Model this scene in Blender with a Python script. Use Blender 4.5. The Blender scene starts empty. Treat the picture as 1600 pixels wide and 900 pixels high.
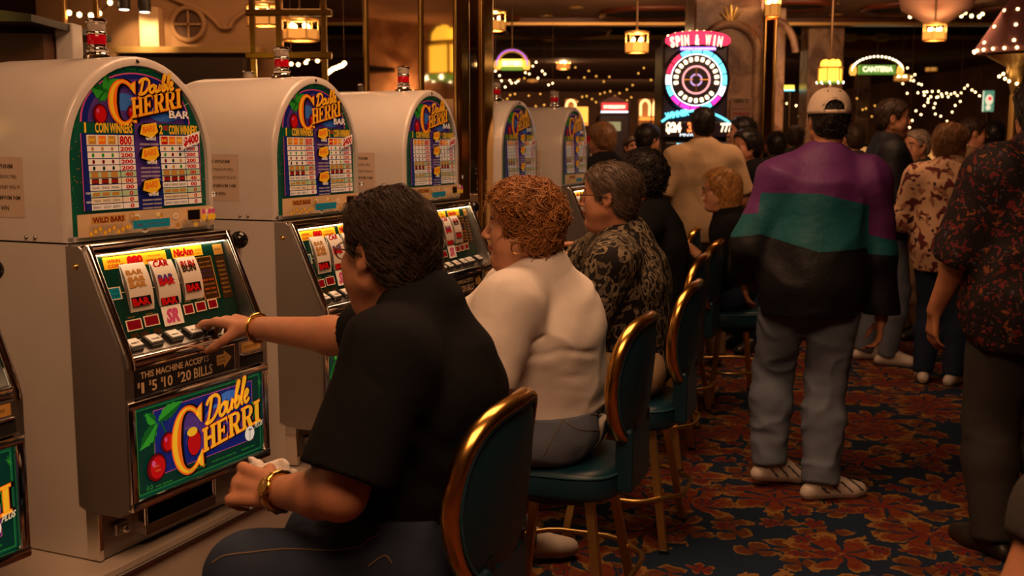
import bpy, bmesh, math, random
import numpy as np
from mathutils import Vector, Matrix
S = bpy.context.scene
COL = S.collection
PI = math.pi

# ------------------------------------------------------------------ camera, world, lights, exposure
CAM_H = 1.52
FPX = 1700.0
PITCH = math.atan(222.0 / FPX)
cam_d = bpy.data.cameras.new('camera')
cam_d.sensor_fit = 'HORIZONTAL'
cam_d.sensor_width = 36.0
cam_d.lens = FPX / 1600.0 * 36.0
cam_d.clip_start = 0.05
cam_d.clip_end = 200
cam_d.dof.use_dof = True
cam_d.dof.focus_distance = 3.1
cam_d.dof.aperture_fstop = 5.0
cam = bpy.data.objects.new('camera', cam_d)
COL.objects.link(cam)
cam.location = (0, 0, CAM_H)
cam.rotation_euler = (PI / 2 - PITCH, 0, 0)
S.camera = cam

w = bpy.data.worlds.new('world')
S.world = w
w.use_nodes = True
w.node_tree.nodes['Background'].inputs[0].default_value = (1.0, 0.50, 0.24, 1)
w.node_tree.nodes['Background'].inputs[1].default_value = 0.03

WARM = (1.0, 0.51, 0.25)
def area(name, loc, sx, sy, power, col=WARM, rot=(0, 0, 0)):
    l = bpy.data.lights.new(name, 'AREA')
    l.shape = 'RECTANGLE'; l.size = sx; l.size_y = sy
    l.energy = power; l.color = col
    o = bpy.data.objects.new(name, l); COL.objects.link(o)
    o.location = loc; o.rotation_euler = rot
    return o
area('ceiling_fill_light', (0.0, 0.7, 3.33), 1.6, 1.6, 78)  # area lamps added as overhead fill; no lit panel is modelled
area('ceiling_fill_light', (0.1, 3.7, 3.33), 1.6, 1.6, 62)
area('ceiling_fill_light', (2.0, 7.2, 3.33), 1.6, 1.2, 72, rot=(math.radians(48), 0, 0))  # tilted wash added to light the marble column
area('ceiling_fill_light', (-2.2, 8.3, 3.33), 2.0, 0.8, 22)
area('ceiling_fill_light', (2.5, 12.4, 3.30), 6.0, 1.0, 200, rot=(math.radians(40), 0, 0))  # tilted wash added for the hall beyond
area('ceiling_fill_light', (-4.3, 0.6, 3.33), 1.2, 1.2, 95, rot=(0, math.radians(42), 0))  # added to light the left wall that the pillar mirrors
area('ceiling_fill_light', (2.0, 26.0, 3.5), 9.0, 5.0, 300, rot=(math.radians(45), 0, 0))  # added to lift the dark far hall
area('ceiling_fill_light', (2.0, 34.0, 3.5), 9.0, 3.0, 330, rot=(math.radians(50), 0, 0))  # added fill aimed at the back wall

S.view_settings.view_transform = 'Standard'
S.view_settings.look = 'None'
S.view_settings.exposure = 0.0
S.view_settings.gamma = 1.0
S.view_settings.use_curve_mapping = False
S.cycles.use_denoising = True
S.cycles.max_bounces = 6
S.cycles.diffuse_bounces = 3
S.cycles.glossy_bounces = 4
S.cycles.transmission_bounces = 6
S.cycles.sample_clamp_indirect = 4.0
S.cycles.caustics_reflective = False
S.cycles.caustics_refractive = False

# ------------------------------------------------------------------ measuring helpers: where a sight line meets the place
CF = Vector((0, math.cos(PITCH), -math.sin(PITCH)))
CU = Vector((0, math.sin(PITCH), math.cos(PITCH)))
def ray(px, py):
    return Vector((1, 0, 0)) * ((px - 800) / FPX) + CF + CU * ((450 - py) / FPX)
def P(px, py, Y):
    d = ray(px, py); t = Y / d.y
    return Vector((0, 0, CAM_H)) + d * t
def Pz(px, py, z):
    d = ray(px, py); t = (z - CAM_H) / d.z
    return Vector((0, 0, CAM_H)) + d * t

# ------------------------------------------------------------------ materials
MATS = {}
def nodes_of(m):
    nt = m.node_tree
    return nt, nt.nodes, nt.links
def rgb(c):
    # sRGB 0-255 triple -> linear
    def f(v):
        v /= 255.0
        return v / 12.92 if v <= 0.04045 else ((v + 0.055) / 1.055) ** 2.4
    return (f(c[0]), f(c[1]), f(c[2]), 1)
def mat(name, col, rough=0.5, metal=0.0, emit=0.0, ecol=None, spec=None, bump=None, var=None, coat=0.0, trans=0.0, alpha=1.0, sss=0.0):
    """bump=(scale,strength,distance)  var=(scale,amount): soft procedural variation of the colour"""
    if name in MATS: return MATS[name]
    m = bpy.data.materials.new(name); m.use_nodes = True
    nt, N, L = nodes_of(m)
    b = N['Principled BSDF']
    c = tuple(col) if len(col) == 4 else tuple(col) + (1,)
    b.inputs['Base Color'].default_value = c
    b.inputs['Roughness'].default_value = rough
    b.inputs['Metallic'].default_value = metal
    if spec is not None: b.inputs['Specular IOR Level'].default_value = spec
    if coat: b.inputs['Coat Weight'].default_value = coat; b.inputs['Coat Roughness'].default_value = 0.08
    if trans: b.inputs['Transmission Weight'].default_value = trans
    if alpha < 1: b.inputs['Alpha'].default_value = alpha
    if sss:
        b.inputs['Subsurface Weight'].default_value = sss
        b.inputs['Subsurface Radius'].default_value = (0.01, 0.004, 0.002)
    if emit:
        e = ecol or col
        b.inputs['Emission Color'].default_value = tuple(e) if len(e) == 4 else tuple(e) + (1,)
        b.inputs['Emission Strength'].default_value = emit
    tc = None
    if var or bump:
        tc = N.new('ShaderNodeTexCoord')
    if var:
        n = N.new('ShaderNodeTexNoise'); n.inputs['Scale'].default_value = var[0]; n.inputs['Detail'].default_value = 5
        L.new(tc.outputs['Object'], n.inputs['Vector'])
        r = N.new('ShaderNodeMapRange'); r.inputs[1].default_value = 0.3; r.inputs[2].default_value = 0.7
        r.inputs[3].default_value = 1 - var[1]; r.inputs[4].default_value = 1 + var[1]
        L.new(n.outputs[0], r.inputs[0])
        mx = N.new('ShaderNodeVectorMath'); mx.operation = 'SCALE'
        mx.inputs[0].default_value = c[:3]
        L.new(r.outputs[0], mx.inputs['Scale'])
        L.new(mx.outputs[0], b.inputs['Base Color'])
    if bump:
        n = N.new('ShaderNodeTexNoise'); n.inputs['Scale'].default_value = bump[0]; n.inputs['Detail'].default_value = 4
        L.new(tc.outputs['Object'], n.inputs['Vector'])
        bp = N.new('ShaderNodeBump'); bp.inputs['Strength'].default_value = bump[1]; bp.inputs['Distance'].default_value = bump[2]
        L.new(n.outputs[0], bp.inputs['Height']); L.new(bp.outputs[0], b.inputs['Normal'])
    MATS[name] = m
    return m
def glow(name, col, strength, sample=False):
    m = mat(name, col, rough=0.6, emit=strength, ecol=col)
    if not sample: m.cycles.emission_sampling = 'NONE'
    return m
def node_graph(m):
    nt, N, L = nodes_of(m)
    def new(t, **kw):
        n = N.new(t)
        for k, v in kw.items():
            if k.startswith('i_'):
                key = k[2:]; key = int(key) if key.isdigit() else key.replace('_', ' ')
                n.inputs[key].default_value = v
            else: setattr(n, k, v)
        return n
    return N, L, new

# ------------------------------------------------------------------ mesh collecting
class MB:
    def __init__(s): s.v = []; s.f = []; s.mi = []; s.mats = []; s.sm = []
    def slot(s, m):
        if m not in s.mats: s.mats.append(m)
        return s.mats.index(m)
    def add(s, vs, fs, m, M=None, smooth=False):
        k = s.slot(m); o = len(s.v)
        if M is not None: vs = [M @ Vector(v) for v in vs]
        s.v.extend([tuple(v) for v in vs])
        for f in fs:
            s.f.append(tuple(i + o for i in f)); s.mi.append(k); s.sm.append(smooth)
        return s
    def box(s, lo, hi, m, M=None):
        x0, y0, z0 = lo; x1, y1, z1 = hi
        vs = [(x0,y0,z0),(x1,y0,z0),(x1,y1,z0),(x0,y1,z0),(x0,y0,z1),(x1,y0,z1),(x1,y1,z1),(x0,y1,z1)]
        fs = [(0,3,2,1),(4,5,6,7),(0,1,5,4),(1,2,6,5),(2,3,7,6),(3,0,4,7)]
        return s.add(vs, fs, m, M)
    def bbox(s, lo, hi, m, M=None, b=0.004):
        """box with chamfered edges"""
        bm = bmesh.new(); bmesh.ops.create_cube(bm, size=1.0)
        for v in bm.verts:
            v.co = Vector(((lo[i] + hi[i]) / 2 + v.co[i] * (hi[i] - lo[i]) for i in range(3)))
        bmesh.ops.bevel(bm, geom=bm.edges[:], offset=b, segments=2, profile=0.5, affect='EDGES', clamp_overlap=True)
        return s.bm(bm, m, M)
    def bm(s, bm, m, M=None, smooth=False):
        bm.verts.index_update()
        vs = [v.co.copy() for v in bm.verts]; fs = [[v.index for v in f.verts] for f in bm.faces]
        bm.free()
        return s.add(vs, fs, m, M, smooth)
    def prism(s, prof, y0, y1, m, M=None, caps=True, smooth=False):
        """prof: (x,z) outline counter-clockwise seen from -y; extruded y0..y1"""
        n = len(prof)
        vs = [(x, y0, z) for x, z in prof] + [(x, y1, z) for x, z in prof]
        fs = [(i, (i + 1) % n, n + (i + 1) % n, n + i) for i in range(n)]
        s.add(vs, [f[::-1] for f in fs], m, M, smooth)
        if caps: s.add(vs, [tuple(range(n)), tuple(range(2 * n - 1, n - 1, -1))], m, M)
        return s
    def tube(s, pts, r, m, seg=10, closed=False, M=None, caps=True, flat=None):
        pts = [Vector(p) for p in pts]; n = len(pts)
        rs = r if isinstance(r, (list, tuple)) else [r] * n
        vs = []; fs = []; up = None
        for i, p in enumerate(pts):
            if closed: t = pts[(i + 1) % n] - pts[i - 1]
            else: t = pts[min(i + 1, n - 1)] - pts[max(i - 1, 0)]
            if t.length < 1e-9: t = Vector((0, 0, 1))
            t.normalize()
            if up is None:
                up = Vector((0, 0, 1)) if abs(t.z) < 0.9 else Vector((1, 0, 0))
            a = up - t * up.dot(t)
            if a.length < 1e-6: a = t.orthogonal()
            a.normalize(); b = t.cross(a); up = a
            for j in range(seg):
                th = 2 * PI * j / seg
                ra, rb = rs[i], rs[i] * (flat or 1.0)
                vs.append(p + a * math.cos(th) * ra + b * math.sin(th) * rb)
        m_ = n if closed else n - 1
        for i in range(m_):
            for j in range(seg):
                i2 = (i + 1) % n
                fs.append((i * seg + j, i * seg + (j + 1) % seg, i2 * seg + (j + 1) % seg, i2 * seg + j))
        s.add(vs, fs, m, M, True)
        if caps and not closed:
            s.add(vs, [tuple(range(seg))[::-1], tuple((n - 1) * seg + j for j in range(seg))], m, M)
        return s
    def lathe(s, prof, m, seg=24, M=None, smooth=True):
        """prof: (r,z) from bottom to top"""
        vs = []; fs = []; n = len(prof)
        for r, z in prof:
            for j in range(seg):
                th = 2 * PI * j / seg
                vs.append((r * math.cos(th), r * math.sin(th), z))
        for i in range(n - 1):
            for j in range(seg):
                fs.append((i * seg + j, i * seg + (j + 1) % seg, (i + 1) * seg + (j + 1) % seg, (i + 1) * seg + j))
        s.add(vs, fs, m, M, smooth)
        s.add(vs, [tuple(range(seg))[::-1], tuple((n - 1) * seg + j for j in range(seg))], m, M)
        return s
    def ball(s, c, r, m, seg=12, M=None):
        bm = bmesh.new(); bmesh.ops.create_uvsphere(bm, u_segments=seg, v_segments=max(6, seg * 2 // 3), radius=1.0)
        rr = r if isinstance(r, (tuple, list)) else (r, r, r)
        for v in bm.verts: v.co = Vector((c[0] + v.co.x * rr[0], c[1] + v.co.y * rr[1], c[2] + v.co.z * rr[2]))
        return s.bm(bm, m, M, True)
    def build(s, name, parent=None, loc=None, rot=None, auto=None):
        me = bpy.data.meshes.new(name)
        me.from_pydata([tuple(v) for v in s.v], [], s.f)
        for m in s.mats: me.materials.append(m)
        me.polygons.foreach_set('material_index', s.mi)
        me.polygons.foreach_set('use_smooth', s.sm)
        me.update()
        if auto is not None:
            try: me.set_sharp_from_angle(angle=math.radians(auto))
            except Exception: pass
            me.polygons.foreach_set('use_smooth', [True] * len(me.polygons))
        o = bpy.data.objects.new(name, me); COL.objects.link(o)
        if parent is not None: o.parent = parent
        if loc is not None: o.location = loc
        if rot is not None: o.rotation_euler = rot
        return o
def tag(o, label=None, cat=None, group=None, kind=None):
    if label: o['label'] = label
    if cat: o['category'] = cat
    if group: o['group'] = group
    if kind: o['kind'] = kind
    return o
def empty(name, loc=(0, 0, 0), rz=0.0, parent=None):
    o = bpy.data.objects.new(name, None); COL.objects.link(o)
    o.empty_display_size = 0.1
    o.location = loc; o.rotation_euler = (0, 0, rz)
    if parent is not None: o.parent = parent
    return o
def copy_tree(o, parent=None):
    c = o.copy(); COL.objects.link(c)
    if parent is not None: c.parent = parent
    for ch in list(o.children): copy_tree(ch, c)
    return c
def struct(o, label=None):
    o['kind'] = 'structure'
    if label: o['label'] = label
    return o

# ------------------------------------------------------------------ lettering
_TXT = {}
def text_mesh(s, bold=0.0):
    key = (s, bold)
    if key in _TXT: return _TXT[key]
    c = bpy.data.curves.new('lettering', 'FONT'); c.body = s; c.size = 1.0; c.offset = bold
    c.align_x = 'LEFT'; c.align_y = 'BOTTOM_BASELINE'; c.resolution_u = 2
    o = bpy.data.objects.new('lettering', c); COL.objects.link(o)
    dg = bpy.context.evaluated_depsgraph_get(); dg.update()
    me = o.evaluated_get(dg).to_mesh()
    vs = [(v.co.x, v.co.y) for v in me.vertices]; fs = [tuple(p.vertices) for p in me.polygons]
    o.evaluated_get(dg).to_mesh_clear()
    bpy.data.objects.remove(o); bpy.data.curves.remove(c)
    if vs:
        x0 = min(v[0] for v in vs); x1 = max(v[0] for v in vs)
        y0 = 0.0; y1 = max(v[1] for v in vs)
        vs = [(v[0] - x0, v[1]) for v in vs]; wd = x1 - x0; ht = max(y1, 0.3)
    else: wd, ht = 0.3, 0.7
    _TXT[key] = (vs, fs, wd, ht)
    return _TXT[key]

class Art:
    """flat print on a panel: maps (s,t) in metres on the panel to 3D; every new layer sits a hair higher"""
    def __init__(s, mb, org, ux, uy, step=0.00025):
        s.mb = mb; s.o = Vector(org); s.ux = Vector(ux).normalized(); s.uy = Vector(uy).normalized()
        s.n = s.ux.cross(s.uy).normalized(); s.k = 1; s.step = step
    def pt(s, p, k=None): return s.o + s.ux * p[0] + s.uy * p[1] + s.n * (s.step * (s.k if k is None else k))
    def up(s, n=1): s.k += n; return s
    def poly(s, pts, m):
        s.mb.add([s.pt(p) for p in pts], [tuple(range(len(pts)))], m); return s
    def rect(s, x0, y0, x1, y1, m): return s.poly([(x0, y0), (x1, y0), (x1, y1), (x0, y1)], m)
    def ell(s, cx, cy, rx, ry, m, n=22, a=0.0):
        ca, sa = math.cos(a), math.sin(a)
        return s.poly([(cx + rx * math.cos(t) * ca - ry * math.sin(t) * sa, cy + rx * math.cos(t) * sa + ry * math.sin(t) * ca)
                       for t in [2 * PI * i / n for i in range(n)]], m)
    def stroke(s, pts, wd, m, taper=False, closed=False):
        n = len(pts); L = []; R = []
        for i in range(n):
            a = Vector(pts[max(i - 1, 0)] if not closed else pts[i - 1]); b = Vector(pts[min(i + 1, n - 1)] if not closed else pts[(i + 1) % n])
            t = b - a
            if t.length < 1e-9: t = Vector((1, 0))
            t.normalize(); nn = Vector((-t.y, t.x))
            ww = wd[i] if isinstance(wd, (list, tuple)) else wd
            if taper: ww *= 0.35 + 0.65 * math.sin(PI * min(max((i + 0.6) / n, 0), 1))
            p = Vector(pts[i]); L.append(p + nn * ww / 2); R.append(p - nn * ww / 2)
        vs = [s.pt(p) for p in R] + [s.pt(p) for p in L]
        mm = n if closed else n - 1
        s.mb.add(vs, [(i, (i + 1) % n, n + (i + 1) % n, n + i) for i in range(mm)], m); return s
    def text(s, txt, x, y, h, m, wd=None, slope=0.0, shear=0.0, bold=0.0, center=False):
        vs, fs, W, H = text_mesh(txt, bold)
        if not vs: return s
        k = h / 0.72
        kx = k if wd is None else wd / W
        ca = slope
        x0 = x - W * kx / 2 if center else x
        out = []
        for a, b in vs:
            X = a * kx + b * k * shear; Y = b * k
            out.append(s.pt((x0 + X, y + Y + ca * X)))
        s.mb.add(out, fs, m); return s
def spline(pts, n=8):
    out = []
    for i in range(len(pts) - 1):
        p0 = Vector(pts[max(i - 1, 0)]); p1 = Vector(pts[i]); p2 = Vector(pts[i + 1]); p3 = Vector(pts[min(i + 2, len(pts) - 1)])
        for j in range(n):
            t = j / n
            out.append(0.5 * ((2 * p1) + (-p0 + p2) * t + (2 * p0 - 5 * p1 + 4 * p2 - p3) * t * t + (-p0 + 3 * p1 - 3 * p2 + p3) * t ** 3))
    out.append(Vector(pts[-1]))
    return out

# ------------------------------------------------------------------ shared materials
M_white = mat('cabinet_white', (0.62, 0.57, 0.53), rough=0.28, var=(6, 0.05), coat=0.3)
M_gap = mat('shadow_gap', (0.02, 0.017, 0.015), rough=0.8)
M_steel = mat('brushed_steel', (0.42, 0.40, 0.38), rough=0.36, metal=1.0, bump=(90, 0.05, 0.001))
M_chrome = mat('chrome', (0.80, 0.78, 0.75), rough=0.09, metal=1.0)
M_brass = mat('polished_brass', (0.78, 0.50, 0.16), rough=0.2, metal=1.0)
M_black = mat('black_plastic', (0.012, 0.011, 0.01), rough=0.32)
M_dark = mat('dark_recess', (0.008, 0.007, 0.006), rough=0.7)
M_beigepl = mat('stand_laminate', (0.55, 0.46, 0.38), rough=0.35, var=(5, 0.06))
M_redlens = mat('red_lens', (0.45, 0.004, 0.01), rough=0.12, emit=0.10, ecol=(0.6, 0.0, 0.01))
M_clearlens = mat('frosted_lens', (0.62, 0.52, 0.44), rough=0.1, trans=0.35)
M_paper = mat('notice_paper', (0.60, 0.46, 0.36), rough=0.7)
M_ink = mat('ink', (0.10, 0.07, 0.05), rough=0.7)
M_lamp = glow('reel_lamp', (1.0, 0.80, 0.48), 9.0, sample=True)

class Prints:
    """inks of a backlit glass: e = how strongly the lamp behind it shines through"""
    def __init__(s, key, e):
        def q(n, c): return mat('glass_print_%s_%s' % (key, n), c, rough=0.2, emit=e, ecol=c)
        s.green = q('green', rgb((14, 82, 56))); s.dgreen = q('dark_green', rgb((10, 50, 38)))
        s.blue = q('blue', rgb((26, 36, 112))); s.sky = q('sky', rgb((60, 110, 185))); s.purple = q('purple', rgb((84, 52, 122)))
        s.pink = q('pink', rgb((205, 80, 130))); s.yellow = q('yellow', rgb((245, 190, 40))); s.orange = q('orange', rgb((240, 110, 28)))
        s.red = q('red', rgb((190, 18, 20))); s.dred = q('dark_red', rgb((110, 8, 16))); s.cream = q('cream', rgb((232, 214, 176)))
        s.beige = q('beige', rgb((205, 165, 115))); s.tan = q('tan', rgb((190, 135, 60))); s.black = q('black', rgb((16, 10, 10)))
        s.leaf = q('leaf', rgb((48, 150, 40))); s.dleaf = q('dark_leaf', rgb((20, 90, 30))); s.white = q('white', rgb((240, 232, 215)))
        s.teal = q('teal', rgb((20, 130, 150))); s.mint = q('mint', rgb((175, 200, 150))); s.brown = q('brown', rgb((60, 38, 18)))

# ------------------------------------------------------------------ the word mark drawn on the glasses
SERIF = {
 'H': [[(0,0),(.42,0),(.42,.1),(0,.1)], [(.58,0),(1,0),(1,.1),(.58,.1)], [(0,.9),(.42,.9),(.42,1),(0,1)], [(.58,.9),(1,.9),(1,1),(.58,1)],
       [(.09,.1),(.33,.1),(.33,.9),(.09,.9)], [(.67,.1),(.91,.1),(.91,.9),(.67,.9)], [(.33,.44),(.67,.44),(.67,.57),(.33,.57)]],
 'E': [[(0,0),(.95,0),(.95,.1),(0,.1)], [(0,.9),(.95,.9),(.95,1),(0,1)], [(.1,.1),(.36,.1),(.36,.9),(.1,.9)], [(.36,.45),(.66,.45),(.66,.57),(.36,.57)],
       [(.86,.1),(.95,.1),(.95,.32)], [(.95,.68),(.95,.9),(.86,.9)], [(.62,.36),(.7,.36),(.7,.66),(.62,.66)]],
 'R': [[(0,0),(.42,0),(.42,.1),(0,.1)], [(0,.9),(.5,.9),(.5,1),(0,1)], [(.09,.1),(.34,.1),(.34,.9),(.09,.9)],
       [(.34,.42),(.52,.42),(.62,.52),(.34,.52)], [(.34,.9),(.34,1),(.6,1),(.84,.9),(.94,.75),(.68,.75),(.64,.86),(.5,.9)],
       [(.68,.75),(.94,.75),(.9,.58),(.74,.46),(.5,.42),(.58,.52),(.66,.62)], [(.42,.44),(.66,.47),(.88,.1),(.62,.02)], [(.6,0),(1,0),(1,.1),(.7,.12)]],
 'I': [[(0,0),(1,0),(1,.1),(0,.1)], [(0,.9),(1,.9),(1,1),(0,1)], [(.22,.1),(.78,.1),(.78,.9),(.22,.9)]],
}
def word_herri(A, x, y, wd, h, slope, m, grow=0.0):
    ws = [1.0, .86, .98, .98, .5]; tot = sum(ws) + .06 * 4; cx = x
    for ch, lw in zip('HERRI', ws):
        W = lw / tot * wd
        for pl in SERIF[ch]:
            c = Vector((sum(p[0] for p in pl) / len(pl), sum(p[1] for p in pl) / len(pl)))
            out = []
            for a, b in pl:
                ga = a + (grow / W if a > c.x else -grow / W); gb = b + (grow / h if b > c.y else -grow / h)
                X = cx + ga * W; out.append((X, y + gb * h * (1 + .0) + slope * (X - x)))
            A.poly(out, m)
        cx += W + .06 / tot * wd
DOUBLE = [  # (strokes of the hand-lettered word), unit: x-height .5, ascender 1
 [(.34,1.0),(.30,.6),(.22,.1),(.12,0)], [(.02,.78),(.2,1.0),(.6,1.02),(.88,.78),(.84,.38),(.56,.06),(.2,0),(.05,.1)],
 [(1.25,.5),(1.05,.42),(.98,.2),(1.1,.02),(1.3,.05),(1.4,.28),(1.25,.5),(1.42,.46)], [(1.5,.5),(1.48,.2),(1.56,.02),(1.74,.1),(1.84,.48),(1.82,.15),(1.92,.02)],
 [(1.98,.25),(2.18,.8),(2.24,1.08),(2.12,1.05),(2.06,.6),(2.08,.1),(2.24,.02),(2.36,.24),(2.26,.44),(2.12,.3)],
 [(2.42,.25),(2.6,.75),(2.66,1.1),(2.55,1.08),(2.5,.6),(2.52,.12),(2.64,.02)],
 [(2.68,.22),(2.88,.32),(2.94,.46),(2.84,.54),(2.74,.4),(2.74,.14),(2.9,.0),(3.08,.14)]]
def word_double(A, x, y, wd, h, slope, m, thick):
    for st in DOUBLE:
        pts = [(x + p.x / 3.08 * wd + .18 * p.y * h, y + p.y * h + slope * p.x / 3.08 * wd) for p in spline(st, 6)]
        A.stroke(pts, thick, m)
def big_c(A, cx, cy, rx, ry, m, grow=0.0, part=None):
    n = 34; out = []; inn = []
    for i in range(n + 1):
        a = math.radians(42 + (318 - 42) * i / n)
        th = (0.10 + 0.40 * max(0, -math.cos(a)) ** 1.2 + .10 * abs(math.sin(a)))
        if part: th *= part
        ro = 1.0
        out.append((cx + (rx * ro + grow) * math.cos(a), cy + (ry * ro + grow) * math.sin(a)))
        inn.append((cx + (rx * (1 - th) - grow) * math.cos(a), cy + (ry * (1 - th * .55) - grow) * math.sin(a)))
    vs = [A.pt(p) for p in out] + [A.pt(p) for p in inn]
    A.mb.add(vs, [(i, i + 1, n + 2 + i, n + 1 + i) for i in range(n)], m)
    # serif tips
    for sgn in (1, -1):
        a = math.radians(42); X = cx + rx * math.cos(a); Y = cy + sgn * ry * math.sin(a)
        A.poly([(X - rx * .20 - grow, Y + sgn * ry * .02), (X + rx * .12 + grow, Y - sgn * (ry * .26 + grow)), (X + rx * .16 + grow, Y + sgn * (ry * .30 + grow)), (X - rx * .1, Y + sgn * (ry * .18 + grow))][::sgn], m)
def cherry(A, cx, cy, r, K):
    A.ell(cx, cy, r * 1.06, r * 1.1, K.black); A.up().ell(cx, cy, r * .98, r * 1.02, K.dred)
    A.up().ell(cx + r * .12, cy - r * .02, r * .78, r * .84, K.red); A.up().ell(cx - r * .3, cy + r * .35, r * .2, r * .26, K.pink, a=.5)
def leaf(A, x0, y0, x1, y1, wd, K):
    d = Vector((x1 - x0, y1 - y0)); n = Vector((-d.y, d.x)).normalized(); up = []; dn = []
    for i in range(13):
        t = i / 12; ww = wd * math.sin(PI * t ** .8) * (1 + .12 * math.sin(t * 30))
        p = Vector((x0, y0)) + d * t; up.append(p + n * ww); dn.append(p - n * ww * .8)
    A.poly(dn + up[::-1], K.leaf); A.up(); A.poly([(x0, y0)] + dn[1:-1] + [(x1, y1)], K.dleaf); A.up()
    A.stroke([(x0, y0), (x1, y1)], wd * .12, K.leaf); A.up()
def logo(A, K, x, y, wd, ht, C, H, D, cher):
    """C=(cx,cy,rx,ry) H=(x,y,w,h,slope) D=(x,y,w,h,slope,thick) as fractions of wd/ht"""
    def sx(v): return x + v * wd
    def sy(v): return y + v * ht
    g = wd * .008
    for dx, m, gr in ((.012, K.black, g * 1.6), (0, K.orange, g * .6)):
        big_c(A, sx(C[0] + dx), sy(C[1]) - dx * ht * .4, C[2] * wd, C[3] * ht, m, gr); A.up(2)
    big_c(A, sx(C[0]), sy(C[1]), C[2] * wd * .96, C[3] * ht * .97, K.yellow, 0, .55); A.up(2)
    k = wd / ht
    for dx, m, gr in ((.012, K.black, g * .9), (0, K.orange, g * .35), (0, K.yellow, 0)):
        word_herri(A, sx(H[0] + dx), sy(H[1]) - dx * ht * .3, H[2] * wd, H[3] * ht, H[4], m, gr if m != K.yellow else -g * .12); A.up(2)
    for dx, m, t in ((.010, K.black, 1.7), (0, K.orange, 1.35), (0, K.yellow, 1.0)):
        word_double(A, sx(D[0] + dx), sy(D[1]) - dx * ht * .3, D[2] * wd, D[3] * ht, D[4], m, D[5] * wd * t); A.up(2)

W2 = 0.28      # half width of a cabinet
SEAM = 0.80    # height of the joint under the round top
def arch(inset=0.0, bottom=SEAM, n=28, dz=0.0):
    r = W2 - inset; zc = SEAM + 0.19
    pts = [(-r, bottom)]
    for i in range(n + 1):
        a = PI - PI * i / n
        pts.append((r * math.cos(a), zc + r * math.sin(a) + dz))
    pts.append((r, bottom))
    return pts

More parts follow.
